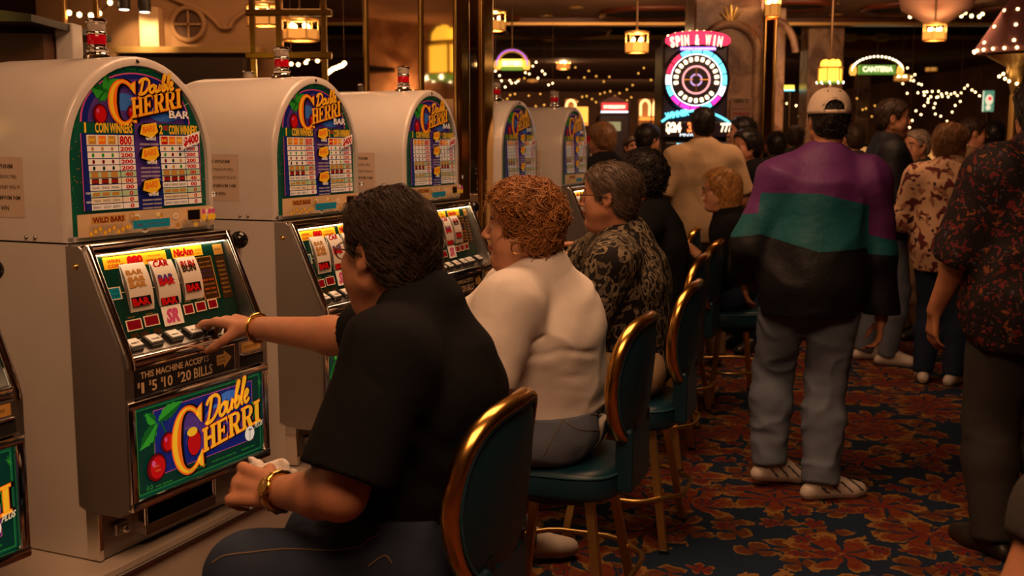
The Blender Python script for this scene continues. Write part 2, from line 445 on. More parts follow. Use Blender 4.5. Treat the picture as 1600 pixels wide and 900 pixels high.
def top_glass(K, parent):
    mb = MB(); inset = 0.026
    pr = arch(inset, SEAM + 0.012)
    back = [(-0.012, y, z) for y, z in pr]; fr = [(-0.010, y, z) for y, z in pr]; n = len(pr)
    mb.add(fr, [tuple(range(n))[::-1]], K.green)
    mb.add(back + fr, [(i, (i + 1) % n, n + (i + 1) % n, n + i) for i in range(n)], K.green)
    Wd = 2 * (W2 - inset); Ht = 0.445
    A = Art(mb, (-0.010, -Wd / 2, SEAM + 0.012), (0, 1, 0), (0, 0, 1))
    def R(a, b, c, d, m): A.rect(a * Wd, b * Ht, c * Wd, d * Ht, m)
    def T(t, a, b, h, m, wd=None, **k): A.text(t, a * Wd, b * Ht, h * Ht, m, None if wd is None else wd * Wd, **k)
    rnd = random.Random(5)
    for i in range(60):                                     # speckled green border
        s_ = rnd.choice([rnd.uniform(.01, .09), rnd.uniform(.92, .99)]); t_ = rnd.uniform(.16, .62)
        A.ell(s_ * Wd, t_ * Ht, .0014, .0014, rnd.choice([K.leaf, K.tan]), n=6)
    A.up()
    # picture half disc
    cx, cy, rx, ry = .49 * Wd, .64 * Ht, .385 * Wd, .285 * Ht
    def half(f, m): A.poly([(cx + rx * f * math.cos(PI * i / 24), cy + ry * f * math.sin(PI * i / 24)) for i in range(25)], m)
    half(1.03, K.pink); A.up(); half(1.0, K.blue); A.up(); half(.9, K.purple); A.up()
    A.ell(cx - .1 * Wd, cy + .12 * Ht, .1 * Wd, .05 * Ht, K.sky); A.ell(cx + .2 * Wd, cy + .06 * Ht, .12 * Wd, .05 * Ht, K.sky)
    A.ell(cx + .26 * Wd, cy + .1 * Ht, .07 * Wd, .06 * Ht, K.dgreen); A.up()
    A.stroke([(cx + .25 * Wd + i * .012, cy + .12 * Ht + .006 * math.sin(i * 1.3)) for i in range(8)], .002, K.mint); A.up()
    A.text('', 0, 0, .01, K.leaf)
    T('vvv  vvvv  vvvvvv', .34, .945, .022, K.leaf, wd=.28)
    leaf(A, .30 * Wd, .80 * Ht, .17 * Wd, .83 * Ht, .024, K); leaf(A, .30 * Wd, .81 * Ht, .27 * Wd, .91 * Ht, .02, K); leaf(A, .28 * Wd, .82 * Ht, .36 * Wd, .89 * Ht, .016, K)
    A.stroke([(.27 * Wd, .83 * Ht), (.225 * Wd, .78 * Ht), (.22 * Wd, .73 * Ht)], .004, K.dleaf); A.up()
    cherry(A, .22 * Wd, .685 * Ht, .024, K); A.up(); cherry(A, .44 * Wd, .70 * Ht, .018, K); A.up(2)
    logo(A, K, 0, 0, Wd, Ht, (.375, .757, .10, .128), (.43, .668, .375, .115, .075 * Ht / .37 / Wd * 1.0), (.475, .805, .27, .085, .045 * Ht / .27 / Wd, .013), None)
    for dx, m in ((.008, K.black), (0, K.white)):
        T('BAR', .70 + dx, .676 - dx * .4, .045, m, wd=.16, bold=.03); A.up(2)
    # frame lines of the pay table
    for a, b, m in ((.07, .935, K.pink), (.075, .93, K.blue)):
        R(a, .145, b, .575, m); A.up()
    R(.435, .13, .605, .64, K.purple); A.up(); R(.435, .13, .605, .27, K.blue); A.up()
    T('1', .095, .582, .055, K.yellow, wd=.012, bold=.03); T('COIN WINNERS', .165, .582, .055, K.yellow, wd=.255, bold=.03)
    T('2', .615, .578, .055, K.yellow, wd=.028, bold=.03); T('ND', .65, .60, .03, K.red, wd=.035, bold=.02); T('COIN WINNERS', .69, .578, .055, K.yellow, wd=.225, bold=.03); A.up()
    numsL = ['800', '200', '200', '200', '200', '40', '00', '00', '0', '0', '0']; numsR = ['', '900', '200', '200', '900', '00', '40', '00', '0', '0', '0']
    top = .57; rh = [.062] + [.0365] * 10; y = top
    for i in range(11):
        y2 = y; y -= rh[i]
        base = [K.cream, K.white, K.white, K.white, K.white, K.mint, K.cream, K.white, K.mint, K.cream, K.white][i]
        for side, (a0, a1, nx, nw, nums) in enumerate(((.105, .425, .325, .085, numsL), (.615, .915, .815, .075, numsR))):
            R(a0, y + .003, a1, y2 - .002, base)
        A.up()
        for side, (a0, a1, nx, nw, nums) in enumerate(((.105, .425, .325, .085, numsL), (.615, .915, .815, .075, numsR))):
            if nums[i]: T(nums[i], nx + (0.02 if len(nums[i]) < 3 else 0) + (.02 if len(nums[i]) < 2 else 0), y + .007, rh[i] - .014, K.red, wd=nw * len(nums[i]) / 3, bold=.04)
            R(nx - .012, y + .003, nx - .008, y2 - .002, K.dgreen)
            for k in range(3):
                px = a0 + .035 + k * .065 * (1 if side == 0 else .9)
                if i == 0: R(px - .022, y + .008, px + .026, y2 - .008, [K.tan, K.orange, K.tan][k] if side == 0 else [K.red, K.orange, K.tan][k])
                elif i in (5,): R(px - .022, y + .002, px + .024, y2 - .001, K.tan)
                elif i == 6: R(px - .022, y + .003, px + .024, y2 - .003, K.brown)
                elif i in (7, 9, 10): T(rnd.choice(['WKKW', 'MNWK', 'BRRW']), px - .025, y + .010, .016, K.brown, wd=.052)
                elif i == 8: R(px - .024, y + .008, px + .024, y2 - .008, K.tan)
                else: A.ell(px * Wd, (y + y2) / 2 * Ht, .0045, .0055, [K.dgreen, K.tan, K.leaf, K.dred][(i + k * side) % 4], n=10)
        A.up()
        for side, (a0, a1) in enumerate(((.105, .425), (.615, .915))):
            for k in range(3):
                px = a0 + .035 + k * .065 * (1 if side == 0 else .9)
                if i == 0: T('BAR', px - .018, y + .024, .018, K.yellow, wd=.038, bold=.03)
                if i == 6: T('BAR', px - .018, y + .009, .018, K.red, wd=.038, bold=.03)
        A.up()
    for k, t_ in enumerate((.595, .455, .265)):               # the three coin pictures of the middle column
        A.ell(.52 * Wd, t_ * Ht, .042 * 1.0, .022, K.black); A.up()
        A.poly([(.455 * Wd, (t_ - .02) * Ht), (.47 * Wd, (t_ + .035) * Ht), (.575 * Wd, (t_ + .05) * Ht), (.588 * Wd, (t_ - .005) * Ht), (.54 * Wd, (t_ - .045) * Ht)], K.yellow); A.up()
        T('BARS', .475, t_ - .012, .036, K.orange, wd=.09, slope=.12, bold=.03); T('wild', .492, t_ - .055, .024, K.white, wd=.075, bold=.03)
        for q in range(4 - (k == 0) * 2):
            T('MWNNMW WNMNW', .45, t_ - .085 - q * .024, .012, K.cream, wd=.14)
        A.up()
    # price sticker on the second table
    A.poly([(.765 * Wd, .485 * Ht), (.905 * Wd, .525 * Ht), (.91 * Wd, .60 * Ht), (.77 * Wd, .56 * Ht)], K.white); A.up()
    T('$400', .778, .507, .05, K.red, wd=.12, slope=.19, bold=.05); A.up()
    # cartoon strip below
    R(0, 0, 1, .128, K.beige); A.up()
    for i in range(34):
        a, b = rnd.uniform(.28, .98), rnd.uniform(.02, .11); rr = rnd.uniform(.006, .016)
        A.ell(a * Wd, b * Ht, rr, rr * .8, rnd.choice([K.tan, K.cream, K.beige]), n=14); A.up()
        A.ell(a * Wd, b * Ht, rr * .6, rr * .45, rnd.choice([K.beige, K.yellow, K.tan]), n=12); A.up()
    for i in range(9):
        a, b = .05 + .03 * i, .02 + .012 * (i % 3); A.ell(a * Wd, b * Ht, .007, .008, K.tan, n=10); A.up()
        A.ell(a * Wd, b * Ht, .004, .005, K.yellow, n=8)
    R(.05, .075, .28, .115, K.tan); A.up(); T('WILD BARS', .06, .08, .03, K.dred, wd=.21, bold=.03); A.up()
    R(.33, .025, .60, .075, K.teal); A.up(); T('o  ~~~', .36, .04, .02, K.dred, wd=.2); A.up()
    R(.735, .045, .845, .115, K.tan); A.up(); R(.742, .05, .838, .11, K.black); A.up()
    for sx in (.87, .92, .95): A.ell(sx * Wd, .06 * Ht, .009, .01, K.yellow, n=12); A.ell(sx * Wd, .095 * Ht, .008, .008, K.pink, n=12); A.up()
    A.ell(.955 * Wd, .20 * Ht, .009, .009, K.white, n=14); A.up(); A.stroke([(.955 * Wd, .18 * Ht), (.955 * Wd, .22 * Ht)], .0015, K.dgreen); A.stroke([(.94 * Wd, .205 * Ht), (.97 * Wd, .205 * Ht)], .0015, K.dgreen)
    T('nww', .02, .24, .02, K.white, wd=.05); T('wnm', .02, .19, .02, K.white, wd=.05)
    return mb.build('payout_glass', parent)

def belly_glass(K, parent):
    mb = MB(); Wd, Ht = 0.50, 0.225
    mb.box((0.158, -Wd / 2, 0.168), (0.163, Wd / 2, 0.168 + Ht), K.green)
    A = Art(mb, (0.163, -Wd / 2, 0.168), (0, 1, 0), (0, 0, 1))
    A.rect(.005, .005, Wd - .005, Ht - .005, K.leaf); A.up(); A.rect(.0065, .0065, Wd - .0065, Ht - .0065, K.dgreen); A.up()
    A.rect(.065, .038, Wd - .038, Ht - .016, K.pink); A.up(); A.rect(.0668, .0398, Wd - .0398, Ht - .0178, K.blue); A.up()
    A.ell(.30, .10, .12, .045, K.purple); A.ell(.20, .16, .05, .03, K.purple); A.ell(.36, .18, .05, .02, K.sky); A.up()
    A.ell(.31, .135, .055, .04, K.sky); A.up(); A.ell(.30, .125, .05, .04, K.purple); A.up()
    leaf(A, .075, .175, .012, .12, .022, K); leaf(A, .08, .18, .17, .212, .02, K); leaf(A, .07, .178, .035, .21, .016, K)
    leaf(A, .455, .15, .47, .09, .01, K)
    A.stroke(spline([(.08, .18), (.062, .14), (.058, .10)]), .004, K.dleaf); A.up()
    A.stroke(spline([(.085, .18), (.10, .15), (.105, .13)]), .004, K.dleaf); A.up()
    cherry(A, .108, .118, .025, K); A.up(); cherry(A, .063, .064, .034, K); A.up(2)
    A.ell(.205, .095, .027, .038, K.black); A.up(); A.ell(.205, .093, .025, .034, K.red); A.up(); A.ell(.198, .124, .02, .012, K.yellow); A.up()
    logo(A, K, 0, 0, Wd, Ht, (.362, .47, .125, .40), (.470, .255, .495, .285, .13 * Ht / .495 / Wd), (.485, .585, .38, .29, .115 * Ht / .38 / Wd, .0165), None)
    A.ell(.43, .062, .022, .022, K.black); A.up(); A.ell(.43, .063, .021, .021, K.white); A.up()
    A.stroke([(.43, .045), (.432, .072)], .002, K.brown)
    for q in range(5):
        a = .4 + q * .55; A.stroke([(.432, .072), (.432 + .011 * math.cos(a), .072 + .007 * math.sin(a))], .0018, K.brown)
    A.text('PLUS', .452, .072, .014, K.cream, wd=.035, slope=.12, shear=.3, bold=.03); A.up()
    for tx, x, y, wd in (('mnmm ww nmnm', .17, .022, .07), ('wnmmn mm nwmn nm', .265, .022, .1), ('nmw wnmmw', .05, .016, .06), ('wmm nw', .39, .022, .06)):
        A.text(tx, x, y, .007, K.leaf, wd=wd)
    A.text('(c)', .018, .018, .012, K.leaf, wd=.02); A.text('mm', .02, .205, .007, K.leaf, wd=.02); A.text('nmw', .045, .068, .006, K.tan, wd=.02); A.text('wmn', .05, .056, .006, K.tan, wd=.02)
    for a, b in ((.482, .2), (.478, .205)): A.stroke([(a - .006, b), (a + .006, b - .006)], .0015, K.leaf); A.stroke([(a, b + .008), (a, b - .012)], .0012, K.leaf)
    return mb.build('belly_glass', parent)

def reel_panel(K, E, parent):
    mb = MB(); Wd = 0.50
    p0 = Vector((0.098, -Wd / 2, 0.553)); p1 = Vector((0.042, -Wd / 2, 0.775)); uy = (p1 - p0); Ht = uy.length; uy.normalize()
    A = Art(mb, p0, (0, 1, 0), uy)
    A.rect(0, 0, Wd, Ht, K.dgreen); A.up()
    def R(a, b, c, d, m): A.rect(a * Wd, b * Ht, c * Wd, d * Ht, m)
    def T(t, a, b, h, m, wd=None, **k): A.text(t, a * Wd, b * Ht, h * Ht, m, None if wd is None else wd * Wd, **k)
    R(.07, .945, .50, .985, K.tan); R(.55, .95, .80, .985, K.tan); A.up(); T('MNWW NNM WNWW', .09, .95, .025, K.dred, wd=.36)
    R(.075, .80, .525, .935, K.yellow); A.up(); T('WINN', .10, .865, .04, K.red, wd=.09, bold=.03); T('COINS', .10, .815, .035, K.red, wd=.11, bold=.03)
    T('880', .235, .825, .09, K.red, wd=.115, bold=.08); T('mmnnm', .39, .88, .03, K.red, wd=.09); T('WINNER', .37, .82, .035, K.red, wd=.13, bold=.03)
    R(.57, .82, .815, .95, K.yellow); A.up(); T('NicAnn', .585, .845, .085, K.red, wd=.155, bold=.06); T('nnm', .76, .88, .025, K.red, wd=.045); T('mn', .76, .84, .025, K.red, wd=.035)
    R(.745, .27, .875, .80, K.tan); A.up(); R(.752, .28, .868, .79, K.brown); A.up()
    for q in range(8): T('MNW WNM', .765, .72 - q * .055, .022, [K.tan, K.tan, K.purple, K.purple, K.orange, K.tan, K.orange, K.tan][q], wd=.09)
    R(.905, .80, .985, .93, K.tan); R(.90, .25, .985, .78, K.brown); A.up()
    for q in range(8): T('MNWM', .912, .70 - q * .055, .024, K.tan, wd=.06)
    T('WN', .915, .85, .03, K.brown, wd=.05)
    R(.0, .525, .745, .532, K.cream); A.up()
    R(.02, .46, .145, .60, K.cream); A.up(); R(.028, .47, .137, .59, K.teal); A.up(); T('PAYLINE', .036, .54, .03, K.dgreen, wd=.09); T('WINNER', .04, .485, .035, K.dgreen, wd=.088)
    for a, b, c, d in ((.125, .09, .235, .215), (.25, .10, .36, .225), (.555, .145, .635, .265), (.65, .15, .735, .27), (.75, .155, .83, .27)):
        R(a, b, c, d, K.cream); A.up(); R(a + .008, b + .012, c - .008, d - .012, mat('led_display_red', (0.16, 0.004, 0.008), rough=0.15, emit=0.10, ecol=(0.5, 0.0, 0.01))); A.up()
    R(.385, .06, .535, .29, K.white); A.up(); T('SR', .405, .10, .15, K.pink, wd=.105, shear=.25, bold=.06); A.up()
    for a in (.14, .27, .57, .67): T('mnw', a, .235 if a < .4 else .29, .018, K.tan, wd=.05)
    for a in (.13, .20, .29): R(a, .01, a + .06, .06, K.brown); A.up()
    g = mb.build('reel_glass', parent)
    syms = [[('BAR', .62, K.tan), ('BAR', .76, K.tan), ('BAR', .50, K.tan), ('BAR', .12, K.red)], [('CAR', .96, K.red), ('BAR', .53, K.purple), ('BAR', .45, K.red), ('BAR', .02, K.red)], [('RUN', .76, K.red), ('BUN', .66, K.brown), ('BAR', .20, K.red)]]
    for k, (a, b, lo, hi) in enumerate(((.175, .345, .29, .83), (.385, .55, .30, .82), (.585, .735, .31, .82))):
        rb = MB(); nseg = 8; x0, x1 = a * Wd, b * Wd; h0, h1 = lo * Ht, hi * Ht
        vs = []
        nn = A.n
        for i in range(nseg + 1):
            u = i / nseg; bulge = 0.003 + 0.010 * (1 - (2 * u - 1) ** 2)
            for xx in (x0, x1): vs.append(p0 + Vector((0, xx, 0)) + uy * (h0 + (h1 - h0) * u) + nn * bulge)
        rb.add(vs, [(2 * i, 2 * i + 1, 2 * i + 3, 2 * i + 2) for i in range(nseg)], E['reel'], smooth=True)
        for xx, o in ((0, 0), (1, 1)):
            base = [p0 + Vector((0, (x0, x1)[xx], 0)) + uy * (h0 + (h1 - h0) * i / nseg) for i in range(nseg + 1)]
            rb.add([vs[2 * i + xx] for i in range(nseg + 1)] + base, [(i, i + 1, nseg + 2 + i, nseg + 1 + i) for i in range(nseg)], E['reel_edge'])
        for (t, f, mm) in syms[k]:
            hh = h0 + (h1 - h0) * min(f, .86); zc = (min(f, .86)) + .07
            bl = 0.004 + 0.010 * (1 - (2 * zc - 1) ** 2) + .0008
            B = Art(rb, p0 + nn * bl, (0, 1, 0), uy)
            if f in (.12, .2, .02): B.rect(x0 + .004, hh - .002, x1 - .012, hh + .022, K.black); B.up()
            B.text(t, x0 + .006, hh, .018 if mm != K.tan else .013, mm, wd=(x1 - x0) * .72, bold=.05)
        # payline wire
        rb.build('reel', parent)
        fb = MB()
        fp = [p0 + Vector((0, xx, 0)) + uy * hh + nn * .001 for xx, hh in ((x0, h0), (x1, h0), (x1, h1), (x0, h1))]
        fb.tube(fp, .0016, M_steel, seg=5, closed=True)
        fb.build('reel_window_frame', g)
    return g

def notice(parent, y):
    mb = MB(); A = Art(mb, (-0.33, y, SEAM + .06), (1, 0, 0), (0, 0, 1), step=.0006)
    if y > 0: A = Art(mb, (-.1, y, SEAM + .06), (-1, 0, 0), (0, 0, 1), step=.0006)
    A.rect(0, 0, .20, .15, M_paper); A.up()
    for q, (wd, b) in enumerate(((.15, .03), (.16, .0), (.17, .0), (.17, .02), (.13, .03))):
        A.text(['MNW & IN WNNM', 'NWMM WNM MNWW MN', 'WNMWM MNWWNM WN M', 'MNWMN WNMWM NM', 'MMNWNWM WN'][q], .018, .122 - q * .026, .011, M_ink, wd=wd, bold=b)
    return mb.build('notice_sheet', parent)

def make_machine(name='slot_machine', lit=0.45, toplit=0.10, with_notice=True):
    root = empty(name)
    Kt = Prints('top%g' % toplit, toplit); Kb = Prints('belly%g' % lit, lit)
    # --- round-topped hood
    mb = MB(); loops = []
    for x, ins in ((-.50, .055), (-.495, .035), (-.478, .014), (-.455, .003), (-.43, 0), (-.012, 0), (-.004, .002), (0, .007), (0, .024), (-.011, .026)):
        loops.append([(x, y, z) for y, z in arch(ins, SEAM + .002)])
    n = len(loops[0]); vs = [p for lp in loops for p in lp]
    fs = [(k * n + i, k * n + i + 1, (k + 1) * n + i + 1, (k + 1) * n + i) for k in range(len(loops) - 1) for i in range(n - 1)]
    mb.add(vs, fs, M_white, smooth=True); mb.add(loops[0], [tuple(range(n))], M_white)
    mb.box((-.012, -W2 + .003, SEAM + .001), (0, W2 - .003, SEAM + .013), M_white)
    mb.add([(-.45, -W2, SEAM + .002), (0, -W2, SEAM + .002), (0, W2, SEAM + .002), (-.45, W2, SEAM + .002)], [(0, 1, 2, 3)], M_white)
    hood = mb.build('round_top', root, auto=40)
    sc = MB(); sc.ball((0.0005, -.01, SEAM + .19 + W2 - .013), .0045, M_dark, 8); sc.ball((.0, -.004, SEAM + .19 + W2 - .014), .003, M_steel, 8)
    for sy in (-1, 1):
        for dx in (-.13, -.10): sc.ball((dx, sy * (W2 + .0005), SEAM + .012), .0055, M_steel, 8)
    sc.build('screw', hood)
    top_glass(Kt, root)
    if with_notice: notice(root, -W2 - .0005)
    # --- white lower cabinet
    mb = MB()
    mb.prism([(-.5, 0), (.042, 0), (.0, SEAM - .003), (-.5, SEAM - .003)], -W2, W2, M_white)
    mb.box((-.49, -W2 + .004, SEAM - .004), (-.004, W2 - .004, SEAM + .003), M_gap)
    mb.build('cabinet', root)
    # --- steel front
    mb = MB()
    for y0, y1 in ((-W2 - .002, -.252), (.252, W2 + .002)):
        mb.prism([(0, .795), (0, .14), (.035, .125), (.135, .125), (.165, .15), (.168, .50), (.158, .535), (.052, .785), (.04, .795)][::-1], y0, y1, M_steel)
    mb.box((.0, -.255, .13), (.15, .255, .50), M_steel)
    mb.box((0, -.255, .50), (.06, .255, .56), M_dark)
    mb.prism([(.0, .56), (.04, .56), (.0965, .552), (.0405, .775), (0, .775)], -.253, .253, M_dark)
    front = mb.build('steel_front', root)
    b2 = MB(); b2.ball((.03, -W2 - .003, .745), .008, M_brass, 10); b2.ball((.03, W2 + .003, .745), .008, M_steel, 10); b2.build('lock', front)
    # bezel bars
    mb = MB()
    for sy in (-1, 1):
        y = sy * .262
        mb.tube([(.050, y, .792), (.060, y, .775), (.160, y, .545), (.171, y, .515), (.172, y, .495)], .0105, M_chrome, 10)
    mb.tube([(.050, -.272, .790), (.050, .272, .790)], .0095, M_chrome, 10)
    mb.bbox((.02, -.27, .770), (.060, .27, .785), M_chrome, b=.003)
    mb.bbox((.147, -.268, .500), (.176, .268, .527), M_chrome, b=.008)
    mb.bbox((.0, -.278, .785), (.045, .278, .797), M_chrome, b=.003)
    mb.build('bezel', root, auto=40)
    lp = MB(); lp.box((.046, -.245, .7685), (.0585, .245, .7700), M_lamp); lp.build('lamp_strip', root)
    E = {'reel': mat('reel_strip', (0.74, 0.68, 0.60), rough=0.35), 'reel_edge': mat('reel_edge', (0.25, 0.2, 0.17), rough=.5)}
    Kr = Prints('reel', 0.04)
    reel_panel(Kr, E, root)
    # button deck
    mb = MB()
    mb.prism([(.094, .553), (.094, .535), (.15, .505), (.15, .524)][::-1], -.252, .252, M_steel)
    mb.build('button_deck', root)
    for k, y in enumerate((-.205, -.135, -.06, .015, .085, .185)):
        bb = MB(); Mx = Matrix.Translation((.124, y, .5395)) @ Matrix.Rotation(math.radians(28), 4, 'Y')
        wv = .024 if k != 4 else .034
        bb.bbox((-.019, -wv, -.004), (.019, wv, .013), M_black, Mx, b=.003)
        bb.bbox((-.015, -wv + .004, .0125), (.015, wv - .004, .0165), mat('button_cap', (0.62, 0.56, 0.48), rough=.2, emit=.06, ecol=(1, .8, .5)), Mx, b=.0015)
        A = Art(bb, Mx @ Vector((.008, -.014, .0168)), Mx.to_3x3() @ Vector((0, 1, 0)), Mx.to_3x3() @ Vector((-1, 0, 0)))
        A.text(['BET', 'ONE', 'MAX', 'PLAY', 'CHANGE', 'SPIN'][k], 0, 0, .007, M_ink, wd=.028, bold=.03)
        bb.build('button', root)
    # bill panel
    mb = MB()
    mb.bbox((.140, -.27, .418), (.166, .27, .498), M_chrome, b=.003)
    mb.box((.165, -.245, .425), (.1675, .135, .492), M_black)
    A = Art(mb, (.1675, -.245, .425), (0, 1, 0), (0, 0, 1))
    Kw = Prints('bill', 0.05)
    A.text('THIS MACHINE ACCEPTS', .018, .042, .0165, Kw.beige, wd=.255, bold=.015)
    for tx, x, h, y in (('$', .006, .012, .022), ('1', .019, .027, .006), ('$', .046, .012, .022), ('5', .056, .027, .006), ('$', .088, .012, .022), ('10', .099, .027, .006), ('$', .150, .012, .022), ('20', .161, .027, .006), ('BILLS', .212, .027, .006)):
        A.text(tx, x, y, h, Kw.beige, wd={'1': .010, '5': .018, '10': .032, '20': .040, 'BILLS': .075}.get(tx), bold=.02)
    A.poly([(.305, .022), (.335, .022), (.335, .012), (.368, .036), (.335, .06), (.335, .05), (.305, .05)], Kw.tan); A.up()
    A.text('INSERT', .309, .038, .006, Kw.brown, wd=.035); A.text('HERE', .312, .028, .006, Kw.brown, wd=.028)
    mb.build('bill_panel', root)
    mb = MB()
    mb.bbox((.150, .145, .420), (.173, .262, .500), M_steel, b=.004); mb.box((.172, .152, .425), (.1738, .255, .460), M_dark); mb.box((.172, .158, .466), (.1738, .245, .492), Kw.tan)
    A = Art(mb, (.1738, .158, .466), (0, 1, 0), (0, 0, 1)); A.text('WNM MW', .012, .008, .01, Kw.brown, wd=.06)
    mb.bbox((.170, .156, .455), (.178, .252, .461), M_chrome, b=.002)
    mb.build('bill_acceptor', root)
    # belly door
    mb = MB()
    for lo, hi in (((.145, -.278, .395), (.175, .278, .416)), ((.145, -.278, .140), (.175, .278, .166)), ((.145, -.278, .14), (.173, -.252, .416)), ((.145, .252, .14), (.173, .278, .416))):
        mb.bbox(lo, hi, M_chrome, b=.005)
    door = mb.build('belly_door', root, auto=40)
    belly_glass(Kb, root)
    # plinth and coin tray
    mb = MB(); mb.bbox((.03, -W2, 0), (.058, W2, .128), M_steel, b=.003); mb.bbox((.02, -W2 - .002, 0), (.062, -W2 + .012, .13), M_chrome, b=.002)
    mb.build('plinth', root)
    mb = MB()
    mb.bbox((.055, -.16, .030), (.10, .12, .042), M_chrome, b=.004); mb.bbox((.055, -.16, .03), (.10, -.148, .115), M_chrome, b=.004); mb.bbox((.055, .108, .03), (.10, .12, .115), M_chrome, b=.004)
    mb.bbox((.092, -.16, .03), (.10, .12, .062), M_steel, b=.003); mb.box((.0585, -.148, .042), (.0600, .108, .115), M_dark); mb.bbox((.056, -.235, .05), (.075, -.19, .085), M_steel, b=.006)
    mb.ball((.08, -.21, .067), .012, M_chrome, 10)
    mb.build('coin_tray', root)
    # pull handle
    mb = MB()
    mb.lathe([(.030, 0), (.030, .012), (.022, .022), (.012, .028)], M_chrome, 18, Matrix.Translation((.02, W2 + .002, .60)) @ Matrix.Rotation(-PI / 2, 4, 'X'))
    mb.tube([(.02, W2 + .03, .60), (.045, W2 + .035, .68), (.052, W2 + .036, .745)], .009, M_chrome, 10)
    h = mb.build('pull_handle', root)
    kb = MB(); kb.ball((.055, W2 + .036, .765), .026, mat('handle_knob', (.008, .008, .008), rough=.12), 16); kb.build('knob', h)
    # signal light on the roof
    zt = SEAM + .19 + W2 - .004; Mx = Matrix.Translation((-.125, -.02, zt)) @ Matrix.Diagonal((.78, .78, .62, 1))
    mb = MB(); mb.lathe([(.046, 0), (.046, .012), (.035, .018), (.033, .026), (.037, .032), (.037, .040), (.029, .046), (.031, .054), (.031, .058)], M_chrome, 22, Mx)
    mb.lathe([(.0325, .101), (.034, .104), (.034, .109), (.0325, .112)], M_chrome, 22, Mx)
    mb.lathe([(.0335, .150), (.036, .153), (.036, .162), (.028, .168), (.012, .170)], M_chrome, 22, Mx)
    sl = mb.build('signal_light', root, auto=50)
    for a in range(8):
        th = a * PI / 4
    lb = MB(); lb.lathe([(.030, .058), (.031, .06), (.031, .099), (.030, .101)], M_redlens, 22, Mx); lb.build('red_lens', sl)
    lb = MB(); lb.lathe([(.030, .112), (.031, .114), (.031, .148), (.030, .150)], M_clearlens, 22, Mx); lb.build('clear_lens', sl)
    return root

# ------------------------------------------------------------------ where the row of machines stands
A1 = P(103, 381, 2.65); zs = A1.z; BASE = zs - SEAM
A2 = Pz(429, 345, zs); A5 = Pz(877, 292, zs)
def on_row(px, y_hint):
    # point of the line A2-A5 seen in picture column px
    d = A5 - A2; r = ray(px, y_hint)
    t = (A2.x * r.y - A2.y * r.x) / (d.y * r.x - d.x * r.y)
    return A2 + d * t
A3 = on_row(632, 318); A4 = on_row(783, 300)
ROW = [(A1, 24.0), (A2, 21.0), (A3, 20.5), (A4, 20.0), (A5, 19.5)]
def machine_loc(Ac, yaw):
    a = math.radians(yaw); u = Vector((math.sin(a), math.cos(a), 0))
    c = Ac + u * W2; return Vector((c.x, c.y, BASE)), -a

